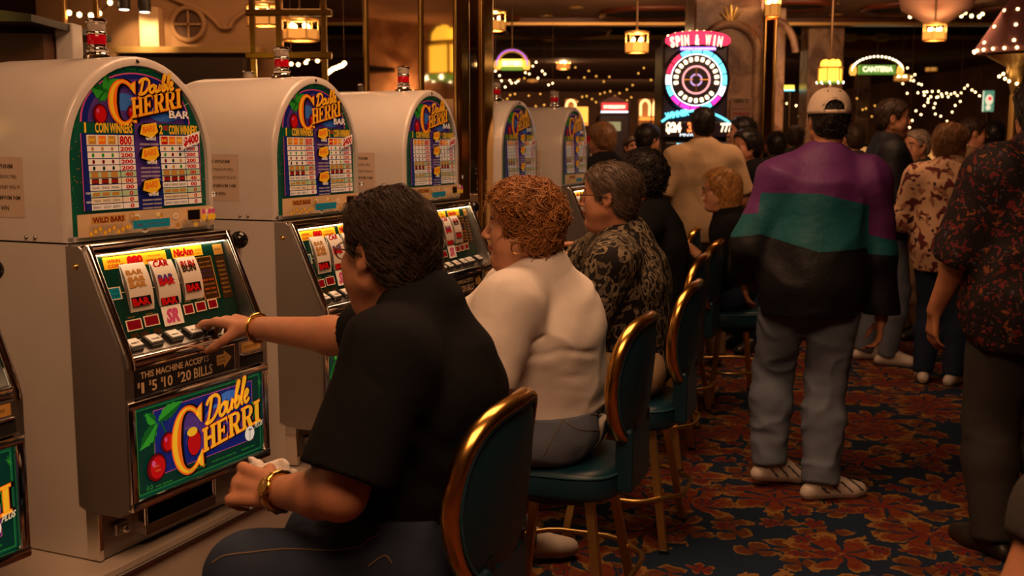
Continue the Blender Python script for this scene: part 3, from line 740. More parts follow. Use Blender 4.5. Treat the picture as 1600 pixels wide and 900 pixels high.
# ------------------------------------------------------------------ carpet
def make_carpet_mat():
    m = bpy.data.materials.new('floral_carpet'); m.use_nodes = True
    N, L, new = node_graph(m)
    bs = N['Principled BSDF']; bs.inputs['Roughness'].default_value = 0.95; bs.inputs['Specular IOR Level'].default_value = 0.1
    tc = new('ShaderNodeTexCoord')
    def mth(op, a, b=None, c=None):
        n = new('ShaderNodeMath', operation=op)
        for i, x in enumerate((a, b, c)):
            if x is None: continue
            if isinstance(x, (int, float)): n.inputs[i].default_value = x
            else: L.new(x, n.inputs[i])
        return n.outputs[0]
    def mixc(f, a, b):
        n = new('ShaderNodeMix', data_type='RGBA')
        L.new(f, n.inputs[0])
        for x, i in ((a, 6), (b, 7)):
            if isinstance(x, tuple): n.inputs[i].default_value = x
            else: L.new(x, n.inputs[i])
        return n.outputs[2]
    nz = new('ShaderNodeTexNoise', i_Scale=5.0, i_Detail=3.0); L.new(tc.outputs['Object'], nz.inputs['Vector'])
    wv = new('ShaderNodeVectorMath', operation='MULTIPLY_ADD'); wv.inputs[1].default_value = (.16, .16, 0); L.new(nz.outputs['Color'], wv.inputs[0]); L.new(tc.outputs['Object'], wv.inputs[2])
    fine = new('ShaderNodeTexNoise', i_Scale=38.0, i_Detail=3.0); L.new(tc.outputs['Object'], fine.inputs['Vector'])
    NAVY = rgb((30, 44, 64)); col = NAVY
    outl = []
    def flower(scale, petals, size, depth, c_in, c_mid, c_edge, keep, off, base):
        mp = new('ShaderNodeVectorMath', operation='ADD'); mp.inputs[1].default_value = (off, off * .7, 0); L.new(wv.outputs[0], mp.inputs[0])
        vo = new('ShaderNodeTexVoronoi', voronoi_dimensions='2D', i_Scale=scale); vo.inputs['Randomness'].default_value = .75
        L.new(mp.outputs[0], vo.inputs['Vector'])
        sc = new('ShaderNodeVectorMath', operation='SCALE'); sc.inputs['Scale'].default_value = scale; L.new(mp.outputs[0], sc.inputs[0])
        ps = new('ShaderNodeVectorMath', operation='SCALE'); ps.inputs['Scale'].default_value = scale; L.new(vo.outputs['Position'], ps.inputs[0])
        df = new('ShaderNodeVectorMath', operation='SUBTRACT'); L.new(sc.outputs[0], df.inputs[0]); L.new(ps.outputs[0], df.inputs[1])
        sp = new('ShaderNodeSeparateXYZ'); L.new(df.outputs[0], sp.inputs[0])
        cs = new('ShaderNodeSeparateColor'); L.new(vo.outputs['Color'], cs.inputs[0])
        th = mth('ARCTAN2', sp.outputs[1], sp.outputs[0])
        r = vo.outputs['Distance']
        ph = mth('ADD', mth('MULTIPLY', th, petals), mth('MULTIPLY', cs.outputs[0], 6.28))
        pet = mth('ABSOLUTE', mth('COSINE', mth('MULTIPLY', ph, .5)))
        R = mth('ADD', mth('MULTIPLY', mth('POWER', pet, .6), depth), size)
        R = mth('MULTIPLY', R, mth('ADD', mth('MULTIPLY', fine.outputs[0], .5), .75))
        q = mth('DIVIDE', r, R)                              # 0 centre .. 1 rim
        on = mth('MULTIPLY', mth('LESS_THAN', q, 1.0), mth('LESS_THAN', cs.outputs[1], keep))
        edge = mth('GREATER_THAN', q, .84)
        dark = mth('MULTIPLY', mth('GREATER_THAN', q, .22), mth('LESS_THAN', pet, .42))
        vein = mth('MULTIPLY', mth('GREATER_THAN', mth('SINE', mth('MULTIPLY', q, 13.0)), .75), mth('LESS_THAN', q, .8))
        c = mixc(mth('MULTIPLY', q, 1.0), c_in, c_mid)
        c = mixc(vein, c, c_in); c = mixc(edge, c, c_edge); c = mixc(dark, c, NAVY)
        return mixc(on, base, c)
    col = flower(5.2, 3.0, .10, .36, rgb((84, 46, 34)), rgb((104, 66, 36)), rgb((122, 92, 50)), .80, 3.1, col)
    col = flower(2.5, 7.0, .12, .40, rgb((104, 40, 30)), rgb((112, 66, 36)), rgb((134, 98, 52)), .90, 0.0, col)
    col = flower(6.5, 5.0, .12, .26, rgb((104, 34, 30)), rgb((96, 50, 34)), rgb((124, 84, 46)), .40, 7.7, col)
    pile = new('ShaderNodeTexNoise', i_Scale=420.0, i_Detail=2.0); L.new(tc.outputs['Object'], pile.inputs['Vector'])
    k = new('ShaderNodeVectorMath', operation='SCALE'); L.new(col, k.inputs[0]); L.new(mth('ADD', mth('MULTIPLY', pile.outputs[0], .7), .65), k.inputs['Scale'])
    L.new(k.outputs[0], bs.inputs['Base Color'])
    bp = new('ShaderNodeBump', i_Strength=.5, i_Distance=.004); L.new(pile.outputs[0], bp.inputs['Height']); L.new(bp.outputs[0], bs.inputs['Normal'])
    return m
mb = MB(); mb.box((-14, -5, -.1), (16, 46, 0), make_carpet_mat())
struct(mb.build('floor'))

# ------------------------------------------------------------------ machines and the stand under them
proto = make_machine()
labels = ['white round-topped slot machine nearest the camera, with the lit cherry belly glass fully in view',
          'second white round-topped slot machine, behind the head of the man in the black T-shirt',
          'third white round-topped slot machine, just left of the brass mirrored pillar',
          'fourth white round-topped slot machine, first one right of the brass mirrored pillar',
          'farthest white round-topped slot machine, at the end of the row by the patterned-shirt man']
for i, (Ac, yaw) in enumerate(ROW):
    o = proto if i == 0 else copy_tree(proto)
    o.location, rz = machine_loc(Ac, yaw); o.rotation_euler = (0, 0, rz)
    tag(o, labels[i], 'slot machine', 'white slot machines in a row')
u0 = Vector((math.sin(math.radians(25)), math.cos(math.radians(25)), 0))
o = copy_tree(proto); o.location, rz = machine_loc(A1 - u0 * .857, 25.0); o.rotation_euler = (0, 0, rz)
tag(o, 'slot machine cut off by the left edge, only its chrome front corner visible', 'slot machine', 'white slot machines in a row')

# stand: one low plinth bench following the row
mb = MB()
fr = []
for Ac, yaw in [(A1 - u0 * 1.0, 25.0)] + ROW + [(A5 + (A5 - A4).normalized() * .62, 19.5)]:
    a = math.radians(yaw); nrm = Vector((math.cos(a), -math.sin(a), 0)); fr.append((Ac - nrm * .62, Ac + nrm * .125))
lo = BASE - .004
for i in range(len(fr) - 1):
    (b0, f0), (b1, f1) = fr[i], fr[i + 1]
    vs = [(b0.x, b0.y, 0), (f0.x, f0.y, 0), (f1.x, f1.y, 0), (b1.x, b1.y, 0), (b0.x, b0.y, lo), (f0.x, f0.y, lo), (f1.x, f1.y, lo), (b1.x, b1.y, lo)]
    mb.add(vs, [(4, 5, 6, 7), (0, 1, 5, 4), (1, 2, 6, 5), (2, 3, 7, 6), (3, 0, 4, 7)], M_beigepl)
    c0, c1 = f0 + (f0 - b0).normalized() * .006, f1 + (f1 - b1).normalized() * .006
    mb.tube([(c0.x, c0.y, lo - .02), (c1.x, c1.y, lo - .02)], .008, M_steel, 6)
tag(mb.build('machine_stand'), 'long pale bench-like stand carrying the row of white slot machines', 'stand')

# ------------------------------------------------------------------ stools
M_teal = mat('teal_vinyl', rgb((15, 52, 68)), rough=0.38, bump=(60, .08, .001), var=(7, .08))
M_pipe = mat('teal_piping', rgb((36, 78, 96)), rough=0.4)
M_gold = mat('gold_rim', (0.72, 0.40, 0.10), rough=0.22, metal=1.0, bump=(40, .05, .001))
M_leg = mat('brass_leg', (0.66, 0.45, 0.15), rough=0.36, metal=1.0, bump=(30, .06, .001))
def back_outline(n=44):
    out = []
    for i in range(n):
        t = 2 * PI * i / n; c, s_ = math.cos(t), math.sin(t)
        y = .205 * math.copysign(abs(c) ** .62, c); z = .185 * math.copysign(abs(s_) ** .80, s_)
        if z < 0: y *= 1 - .16 * (-z / .185)
        out.append((y, .815 + z))
    return out
def back_x(y, z): return -.235 - (z - .63) * .10 + 1.05 * y * y
def make_stool():
    root = empty('casino_stool')
    mb = MB(); loops = []
    for zz, f in ((.462, .88), (.467, .97), (.482, 1.0), (.532, 1.0), (.549, .97), (.558, .88), (.564, .6), (.566, .25)):
        lp = []
        for i in range(40):
            t = 2 * PI * i / 40; c, s_ = math.cos(t), math.sin(t)
            lp.append((.215 * f * math.copysign(abs(c) ** .55, c), .215 * f * math.copysign(abs(s_) ** .55, s_), zz))
        loops.append(lp)
    vs = [p for l in loops for p in l]; n = 40
    mb.add(vs, [(k * n + i, k * n + (i + 1) % n, (k + 1) * n + (i + 1) % n, (k + 1) * n + i) for k in range(len(loops) - 1) for i in range(n)], M_teal, smooth=True)
    mb.add(loops[0], [tuple(range(n))[::-1]], M_teal); mb.add(loops[-1], [tuple(range(n))], M_teal)
    seat = mb.build('seat', root)
    pp = MB(); pp.tube([(p[0] * 1.0, p[1] * 1.0, 0.540) for p in loops[3]], .005, M_pipe, 6, closed=True); pp.build('piping', seat)
    # backrest cushion: front and back skins with the metal channel round the edge
    mb = MB(); ol = back_outline(); n = len(ol)
    rings = [1.0, .93, .75, .5, .2]
    for sgn, th in ((1, .024), (-1, .018)):
        vs = []
        for k, f in enumerate(rings):
            bul = th * (1 - f ** 4) * 1.0 + .006
            for y, z in ol:
                yy, zz = y * f, .815 + (z - .815) * f
                vs.append((back_x(yy, zz) + sgn * bul, yy, zz))
        fs = [(k * n + i, k * n + (i + 1) % n, (k + 1) * n + (i + 1) % n, (k + 1) * n + i) for k in range(len(rings) - 1) for i in range(n)]
        fs.append(tuple((len(rings) - 1) * n + i for i in range(n)))
        mb.add(vs, fs if sgn > 0 else [f[::-1] for f in fs], M_teal, smooth=True)
    back = mb.build('backrest', root)
    pp = MB()
    for sgn in (1, -1):
        pp.tube([(back_x(y * .955, .815 + (z - .815) * .955) + sgn * .014, y * .955, .815 + (z - .815) * .955) for y, z in ol], .0045, M_pipe, 6, closed=True)
    pp.build('piping', back)
    rm = MB(); rm.tube([(back_x(y, z), y * 1.02, .815 + (z - .815) * 1.02) for y, z in ol], .020, M_gold, 12, closed=True, flat=.62)
    rm.build('gold_rim', back, auto=60)
    mb = MB(); 
    for sy in (-.09, .09):
        mb.tube([(-.14, sy, .470), (-.215, sy, .49), (-.238, sy, .60), (-.245, sy, .70)], .014, M_black, 8)
    mb.bbox((-.255, -.12, .48), (-.20, .12, .68), M_teal, b=.012)
    mb.build('back_support', root)
    mb = MB(); mb.lathe([(.15, .43), (.16, .435), (.16, .458), (.15, .463)], M_black, 24); mb.build('swivel_plate', root)
    for sx in (1, -1):
        for sy in (1, -1):
            lb = MB(); t = Vector((sx * .125, sy * .125, .455)); b = Vector((sx * .195, sy * .195, .0))
            h = .0135; vs = []
            for p in (b, t):
                for dx, dy in ((-h, -h), (h, -h), (h, h), (-h, h)): vs.append((p.x + dx, p.y + dy, p.z))
            lb.add(vs, [(0, 3, 2, 1), (4, 5, 6, 7), (0, 1, 5, 4), (1, 2, 6, 5), (2, 3, 7, 6), (3, 0, 4, 7)], M_leg)
            leg = lb.build('leg', root)
            fb = MB(); fb.bbox((b.x - .017, b.y - .017, 0), (b.x + .017, b.y + .017, .016), M_black, b=.003); fb.build('foot_cap', leg)
    r = .245; c = .11; z = .205
    pts = [(r, -c), (r, c), (c, r), (-c, r), (-r, c), (-r, -c), (-c, -r), (c, -r)]
    rp = []
    for i in range(8):
        a, b = Vector(pts[i]), Vector(pts[(i + 1) % 8])
        for t in (.12, .5, .88): q = a.lerp(b, t); rp.append((q.x, q.y, z))
    mb = MB(); mb.tube(rp, .0095, M_leg, 8, closed=True)
    for sx in (1, -1):
        for sy in (1, -1): mb.tube([(sx * .165, sy * .165, z), (sx * .18, sy * .18, z)], .008, M_leg, 6)
    mb.build('foot_ring', root)
    return root
stool0 = make_stool()
def stool(seat_px, Y, face_deg, label):
    """seat_px: picture column of the seat middle, Y its distance"""
    global used_stool
    o = stool0 if not used_stool else copy_tree(stool0); used_stool = True
    p = P(seat_px, 600, Y)
    o.location = (p.x, Y, 0); o.rotation_euler = (0, 0, math.radians(face_deg))
    tag(o, label, 'stool', 'teal casino stools with gold rims')
    return o
used_stool = False
STOOLS = [
 (620, 2.27, 160, 'teal stool with gold rim nearest the camera, behind the man in the black T-shirt'),
 (880, 3.36, 160, 'teal stool with gold rim under the woman in the white T-shirt'),
 (980, 4.18, 161, 'teal stool with gold rim under the grey-haired man in the leaf-patterned shirt'),
 (1012, 5.22, 162, 'teal stool with gold rim under the curly-haired woman in black'),
 (1046, 6.02, 160, 'empty teal stool with gold rim, just right of the curly-haired woman in black'),
 (1142, 6.47, 188, 'teal stool with gold rim under the blonde woman in black'),
 (1020, 6.95, 165, 'farthest teal stool, its gold rim showing left of the blonde woman'),
]
SEATS = []
for a in STOOLS: SEATS.append(stool(*a))

# ------------------------------------------------------------------ figures: one smooth surface each, grown from a skeleton
F32 = np.float32
def V3(*a): return np.array(a if len(a) == 3 else a[0], dtype=np.float64)
def unit(v):
    v = np.asarray(v, float); n = np.linalg.norm(v); return v / n if n > 1e-9 else v
def vnoise(p, seed=0):
    q = np.floor(p).astype(np.int64); f = (p - q).astype(F32); f = f * f * (3 - 2 * f)
    def h(i, j, k):
        n = (i * 374761393 + j * 668265263 + k * 2147483647 + seed * 974711) & 0xffffffff
        n = ((n ^ (n >> 13)) * 1274126177) & 0xffffffff
        return ((n ^ (n >> 16)) & 0xffff).astype(F32) / 65535.0
    i, j, k = q[:, 0], q[:, 1], q[:, 2]; x, y, z = f[:, 0], f[:, 1], f[:, 2]
    a = h(i, j, k) * (1 - x) + h(i + 1, j, k) * x; b = h(i, j + 1, k) * (1 - x) + h(i + 1, j + 1, k) * x
    c = h(i, j, k + 1) * (1 - x) + h(i + 1, j, k + 1) * x; d = h(i, j + 1, k + 1) * (1 - x) + h(i + 1, j + 1, k + 1) * x
    return (a * (1 - y) + b * y) * (1 - z) + (c * (1 - y) + d * y) * z
class Sdf:
    def __init__(s): s.ops = []; s.lo = np.full(3, 1e9); s.hi = np.full(3, -1e9)
    def grow(s, c, r):
        c = np.asarray(c); s.lo = np.minimum(s.lo, c - r); s.hi = np.maximum(s.hi, c + r)
    def rc(s, a, b, ra, rb=None, k=.02, sub=False):
        a, b = V3(a), V3(b); rb = ra if rb is None else rb
        if not sub: s.grow(a, ra + .01); s.grow(b, rb + .01)
        s.ops.append(('rc', a, b, ra, rb, k, sub)); return s
    def el(s, c, r, R=None, k=.02, sub=False):
        c = V3(c); r = V3(r)
        if not sub: s.grow(c, max(r) + .01)
        s.ops.append(('el', c, r, None if R is None else np.asarray(R, float), k, sub)); return s
    def cut(s, c, n, k=0.0):
        s.ops.append(('cut', V3(c), unit(n), k)); return s
    def fn(s, f): s.ops.append(('fn', f)); return s
    def grp(s, sub, k=.03):
        s.lo = np.minimum(s.lo, sub.lo); s.hi = np.maximum(s.hi, sub.hi); s.ops.append(('grp', sub, k, False)); return s
    def __call__(s, p):
        d = np.full(len(p), 1e3, F32)
        for o in s.ops:
            if o[0] == 'rc':
                _, a, b, ra, rb, k, sub = o
                ab = (b - a).astype(F32); pa = p - a.astype(F32); L = float(ab @ ab) + 1e-12
                t = np.clip(pa @ ab / L, 0, 1)
                e = pa - t[:, None] * ab
                x = np.sqrt(np.einsum('ij,ij->i', e, e)) - (ra + (rb - ra) * t)
            elif o[0] == 'el':
                _, c, r, R, k, sub = o
                q = p - c.astype(F32)
                if R is not None: q = q @ R.astype(F32)          # columns of R are the ellipsoid's axes
                q1 = q / r.astype(F32); q2 = q1 / r.astype(F32)
                k0 = np.sqrt(np.einsum('ij,ij->i', q1, q1)); k1 = np.sqrt(np.einsum('ij,ij->i', q2, q2)) + 1e-9
                x = k0 * (k0 - 1) / k1
            elif o[0] == 'grp':
                _, sb, k, sub = o; x = sb(p)
            elif o[0] == 'cut':
                _, c, n, k = o
                x = (p - c.astype(F32)) @ n.astype(F32)
                d = np.maximum(d, x); continue
            else:
                d = o[1](p, d); continue
            k = max(k, 1e-5)
            if sub:
                h = np.maximum(k - np.abs(-x - d), 0) / k; d = np.maximum(d, -x) + h * h * k * .25
            else:
                h = np.maximum(k - np.abs(x - d), 0) / k; d = np.minimum(d, x) - h * h * k * .25
        return d
def surface(sdf, vox, pad=.03):
    """surface nets on the cells near the zero level"""
    lo = sdf.lo - pad; hi = sdf.hi + pad
    B = 6
    nb = np.maximum(np.ceil((hi - lo) / (vox * B)).astype(int), 1); n = nb * B + 1
    gb = np.stack(np.meshgrid(*[np.arange(k) for k in nb], indexing='ij'), -1).reshape(-1, 3)
    cen = (lo + (gb + .5) * vox * B).astype(F32)
    dc = sdf(cen)
    keep = np.abs(dc) < vox * B * 1.15 + .012
    Fd = np.full(n, 1.0, F32)
    # far blocks: sign only
    sgn = np.where(dc < 0, -1.0, 1.0).astype(F32).reshape(nb)
    Fd[:-1, :-1, :-1] = np.repeat(np.repeat(np.repeat(sgn, B, 0), B, 1), B, 2)
    off = np.stack(np.meshgrid(*[np.arange(B + 1)] * 3, indexing='ij'), -1).reshape(-1, 3)
    kb = gb[keep]
    for s0 in range(0, len(kb), 1500):
        idx = (kb[s0:s0 + 1500, None, :] * B + off[None]).reshape(-1, 3)
        v = sdf((lo + idx * vox).astype(F32))
        Fd[idx[:, 0], idx[:, 1], idx[:, 2]] = v
    S_ = Fd < 0
    c = np.zeros(tuple(n - 1), np.int8)
    for dx in (0, 1):
        for dy in (0, 1):
            for dz in (0, 1):
                c += S_[dx:n[0] - 1 + dx, dy:n[1] - 1 + dy, dz:n[2] - 1 + dz]
    act = np.argwhere((c > 0) & (c < 8))
    vid = np.full(tuple(n - 1), -1, np.int64); vid[act[:, 0], act[:, 1], act[:, 2]] = np.arange(len(act))
    acc = np.zeros((len(act), 3)); cnt = np.zeros(len(act))
    corners = [(x, y, z) for x in (0, 1) for y in (0, 1) for z in (0, 1)]
    for a in corners:
        for ax in range(3):
            if a[ax]: continue
            b = list(a); b[ax] = 1
            fa = Fd[act[:, 0] + a[0], act[:, 1] + a[1], act[:, 2] + a[2]]; fb = Fd[act[:, 0] + b[0], act[:, 1] + b[1], act[:, 2] + b[2]]
            m = (fa < 0) != (fb < 0)
            t = np.where(m, fa / np.where(m, fa - fb, 1), 0)
            pt = np.array(a)[None] + 0.0; pt = np.repeat(pt, len(act), 0); pt[:, ax] += t
            acc[m] += pt[m]; cnt[m] += 1
    verts = lo + (act + acc / np.maximum(cnt, 1)[:, None]) * vox
    faces = []
    for ax in range(3):
        o1, o2 = [(1, 2), (2, 0), (0, 1)][ax]
        sl0 = [slice(0, k) for k in n]; sl1 = [slice(0, k) for k in n]
        sl0[ax] = slice(0, n[ax] - 1); sl1[ax] = slice(1, n[ax])
        A_, B_ = S_[tuple(sl0)], S_[tuple(sl1)]
        e = np.argwhere(A_ != B_)
        e = e[(e[:, o1] > 0) & (e[:, o2] > 0) & (e[:, o1] < n[o1] - 1) & (e[:, o2] < n[o2] - 1)]
        if not len(e): continue
        flip = A_[e[:, 0], e[:, 1], e[:, 2]]
        def at(d1, d2):
            q = e.copy(); q[:, o1] += d1; q[:, o2] += d2
            return vid[q[:, 0], q[:, 1], q[:, 2]]
        q = np.stack([at(-1, -1), at(0, -1), at(0, 0), at(-1, 0)], 1)
        q = q[(q >= 0).all(1)] if (q < 0).any() else q
        if len(q) != len(flip): flip = np.ones(len(q), bool)
        q[~flip] = q[~flip][:, ::-1]
        faces.append(q)
    return verts, np.concatenate(faces) if faces else np.zeros((0, 4), int)
def np_mesh(name, verts, faces, mats, midx=None, parent=None, smooth=True, relax=1):
    me = bpy.data.meshes.new(name)
    verts = np.asarray(verts, F32)
    if relax and len(faces):
        for _ in range(relax):
            a = np.zeros_like(verts); c = np.zeros(len(verts), F32)
            for i, j in ((0, 1), (1, 2), (2, 3), (3, 0)):
                np.add.at(a, faces[:, i], verts[faces[:, j]]); np.add.at(c, faces[:, i], 1)
                np.add.at(a, faces[:, j], verts[faces[:, i]]); np.add.at(c, faces[:, j], 1)
            verts = verts * .5 + a / np.maximum(c, 1)[:, None] * .5
    me.vertices.add(len(verts)); me.vertices.foreach_set('co', verts.ravel())
    me.loops.add(faces.size); me.loops.foreach_set('vertex_index', faces.ravel().astype(np.int32))
    me.polygons.add(len(faces)); k = faces.shape[1]
    me.polygons.foreach_set('loop_start', np.arange(0, faces.size, k, dtype=np.int32))
    for m in mats: me.materials.append(m)
    if midx is not None: me.polygons.foreach_set('material_index', np.asarray(midx, np.int32))
    me.polygons.foreach_set('use_smooth', np.full(len(faces), smooth))
    me.update(calc_edges=True); me.validate()
    o = bpy.data.objects.new(name, me); COL.objects.link(o)
    if parent is not None: o.parent = parent
    return o, verts

def ik(a, c, l1, l2, pole):
    a, c = V3(a), V3(c); d = c - a; L = np.linalg.norm(d); L2 = min(L, (l1 + l2) * .999)
    dd = unit(d); x = (l1 * l1 - l2 * l2 + L2 * L2) / (2 * L2); h = math.sqrt(max(l1 * l1 - x * x, 0))
    pl = V3(pole); pl = unit(pl - dd * (pl @ dd))
    return a + dd * x * (L / L2) + pl * h
def frame(fwd, up):
    up = unit(up); f = unit(V3(fwd) - up * (V3(fwd) @ up)); r = np.cross(f, up)
    return np.stack([r, f, up], 1)          # columns right, forward, up

def hand(s, wr, d, palm, side, sc=1.0, curl=(.5, .5, .5, .5), thumb=(.6, .4), spread=.1, k=.004, simple=False):
    """wr wrist point, d pointing direction, palm = direction the palm faces, side +1 right hand, -1 left"""
    d = unit(d); palm = unit(V3(palm) - d * (V3(palm) @ d)); lat = np.cross(d, palm) * side   # towards the thumb side
    L = .088 * sc
    for q in (-.5, 0, .5):
        s.rc(wr + lat * q * .032 * sc, wr + d * L + lat * q * .062 * sc, .0155 * sc, .0115 * sc, k=.012)
    if simple:
        s.rc(wr + d * L, wr + d * (L + .05 * sc) + palm * .03 * sc, .018 * sc, .014 * sc, k=.02); s.rc(wr + d * .03 + lat * .03 * sc, wr + d * .08 * sc + lat * .045 * sc + palm * .02, .011, .009); return
    lens = (.040, .045, .042, .033)
    for i in range(4):
        q = .5 - i / 3.0
        p = wr + d * L * (1.0 - .06 * abs(q - .15)) + lat * q * .066 * sc
        a = spread * q; dd = unit(d + lat * a)
        ang = 0.0
        for j, f in enumerate((1.0, .62, .52)):
            ang += curl[i] * (.75, 1.0, .7)[j]
            v = dd * math.cos(ang) + palm * math.sin(ang)
            p2 = p + v * lens[i] * f * sc
            s.rc(p, p2, (.0092 - .0010 * j) * sc, (.0084 - .0012 * j) * sc, k=k); p = p2
    t0 = wr + d * .022 * sc + lat * .022 * sc + palm * .006
    t1 = t0 + unit(d * .72 + lat * .75 * (1 - thumb[1] * .5) + palm * thumb[0]) * .042 * sc
    t2 = t1 + unit(d * .9 + lat * (.3 - thumb[1]) + palm * thumb[0]) * .032 * sc
    t3 = t2 + unit(d * 1.0 + lat * (.1 - thumb[1]) + palm * thumb[0] * .8) * .026 * sc
    s.rc(t0, t1, .0155 * sc, .0115 * sc, k=.012); s.rc(t1, t2, .0108 * sc, .0098 * sc, k=k); s.rc(t2, t3, .0098 * sc, .008 * sc, k=k)

def head(s, C, R, hs=1.0, fat=0.0, detail=True, female=False):
    def w(x, y, z): return C + R @ V3(x, y, z) * hs
    def E(c, r, k=.02, sub=False): s.el(w(*c), V3(r) * hs, R, k * hs, sub)
    def K(a, b, ra, rb, k=.012, sub=False): s.rc(w(*a), w(*b), ra * hs, rb * hs, k * hs, sub)
    E((0, -.012, .026), (.073, .094, .087), .03); E((0, .043, .040), (.058, .045, .05), .03)
    E((0, .030, -.042), (.057 + fat * .016, .058, .070), .03)
    for sx in (1, -1):
        K((sx * .050, .002, -.055), (sx * .018, .066, -.098), .017 + fat * .010, .015 + fat * .004, .02)
        E((sx * .040, .058, -.026), (.022 + fat * .006, .022, .022), .02)
        if fat: E((sx * .040, .045, -.060), (.024, .030, .030), .025)
    E((0, .074, -.098), (.018, .016, .016), .018)
    if fat: E((0, .03, -.115), (.05, .05, .028 * fat + .012), .03)
    if detail:
        K((-.036, .079, .017), (.036, .079, .017), .0105 if not female else .007, .0105 if not female else .007, .014)
        for sx in (1, -1): E((sx * .031, .099, .0), (.015, .012, .010), .012, True)
        for sx in (1, -1): E((sx * .031, .0775, .0), (.0125, .0115, .0115), .003)
        K((0, .088, .008), (0, .111, -.030), .0075, .0105, .010)
        for sx in (1, -1): E((sx * .0115, .099, -.036), (.0085, .011, .008), .006)
        E((0, .091, -.060), (.022, .011, .0065), .006); E((0, .089, -.0715), (.019, .011, .0065), .006)
        K((-.020, .101, -.0655), (.020, .101, -.0655), .0022, .0022, .004, True)
    else:
        K((0, .088, .008), (0, .110, -.030), .009, .012, .012); E((0, .089, -.066), (.022, .012, .013), .01)
    for sx in (1, -1):
        E((sx * .076, -.010, -.006), (.010, .020, .031), .006); E((sx * .073, -.004, -.032), (.008, .010, .012), .006)
        if detail: E((sx * .0865, -.007, -.004), (.0075, .0115, .019), .005, True)
    return w

SKIN = {}
def skin_mats(tone):
    if tone not in SKIN:
        c = {'fair': (.52, .25, .145), 'warm': (.47, .21, .115), 'tan': (.38, .165, .085), 'olive': (.34, .15, .08)}[tone]
        SKIN[tone] = [mat('skin_' + tone, c, rough=.5, sss=.12, var=(28, .10), bump=(160, .10, .001)), mat('lips_' + tone, (c[0] * .75, c[1] * .42, c[2] * .42), rough=.4),
                      mat('eye_white', (.55, .48, .42), rough=.2), mat('iris', (.02, .012, .008), rough=.15), mat('brow_hair', (.045, .022, .012), rough=.8)]
    return SKIN[tone]
def cloth(name, col, rough=.85, bump=(45, .25, .006), var=(9, .08)):
    return mat(name, col, rough=rough, bump=bump, var=var, spec=.25)

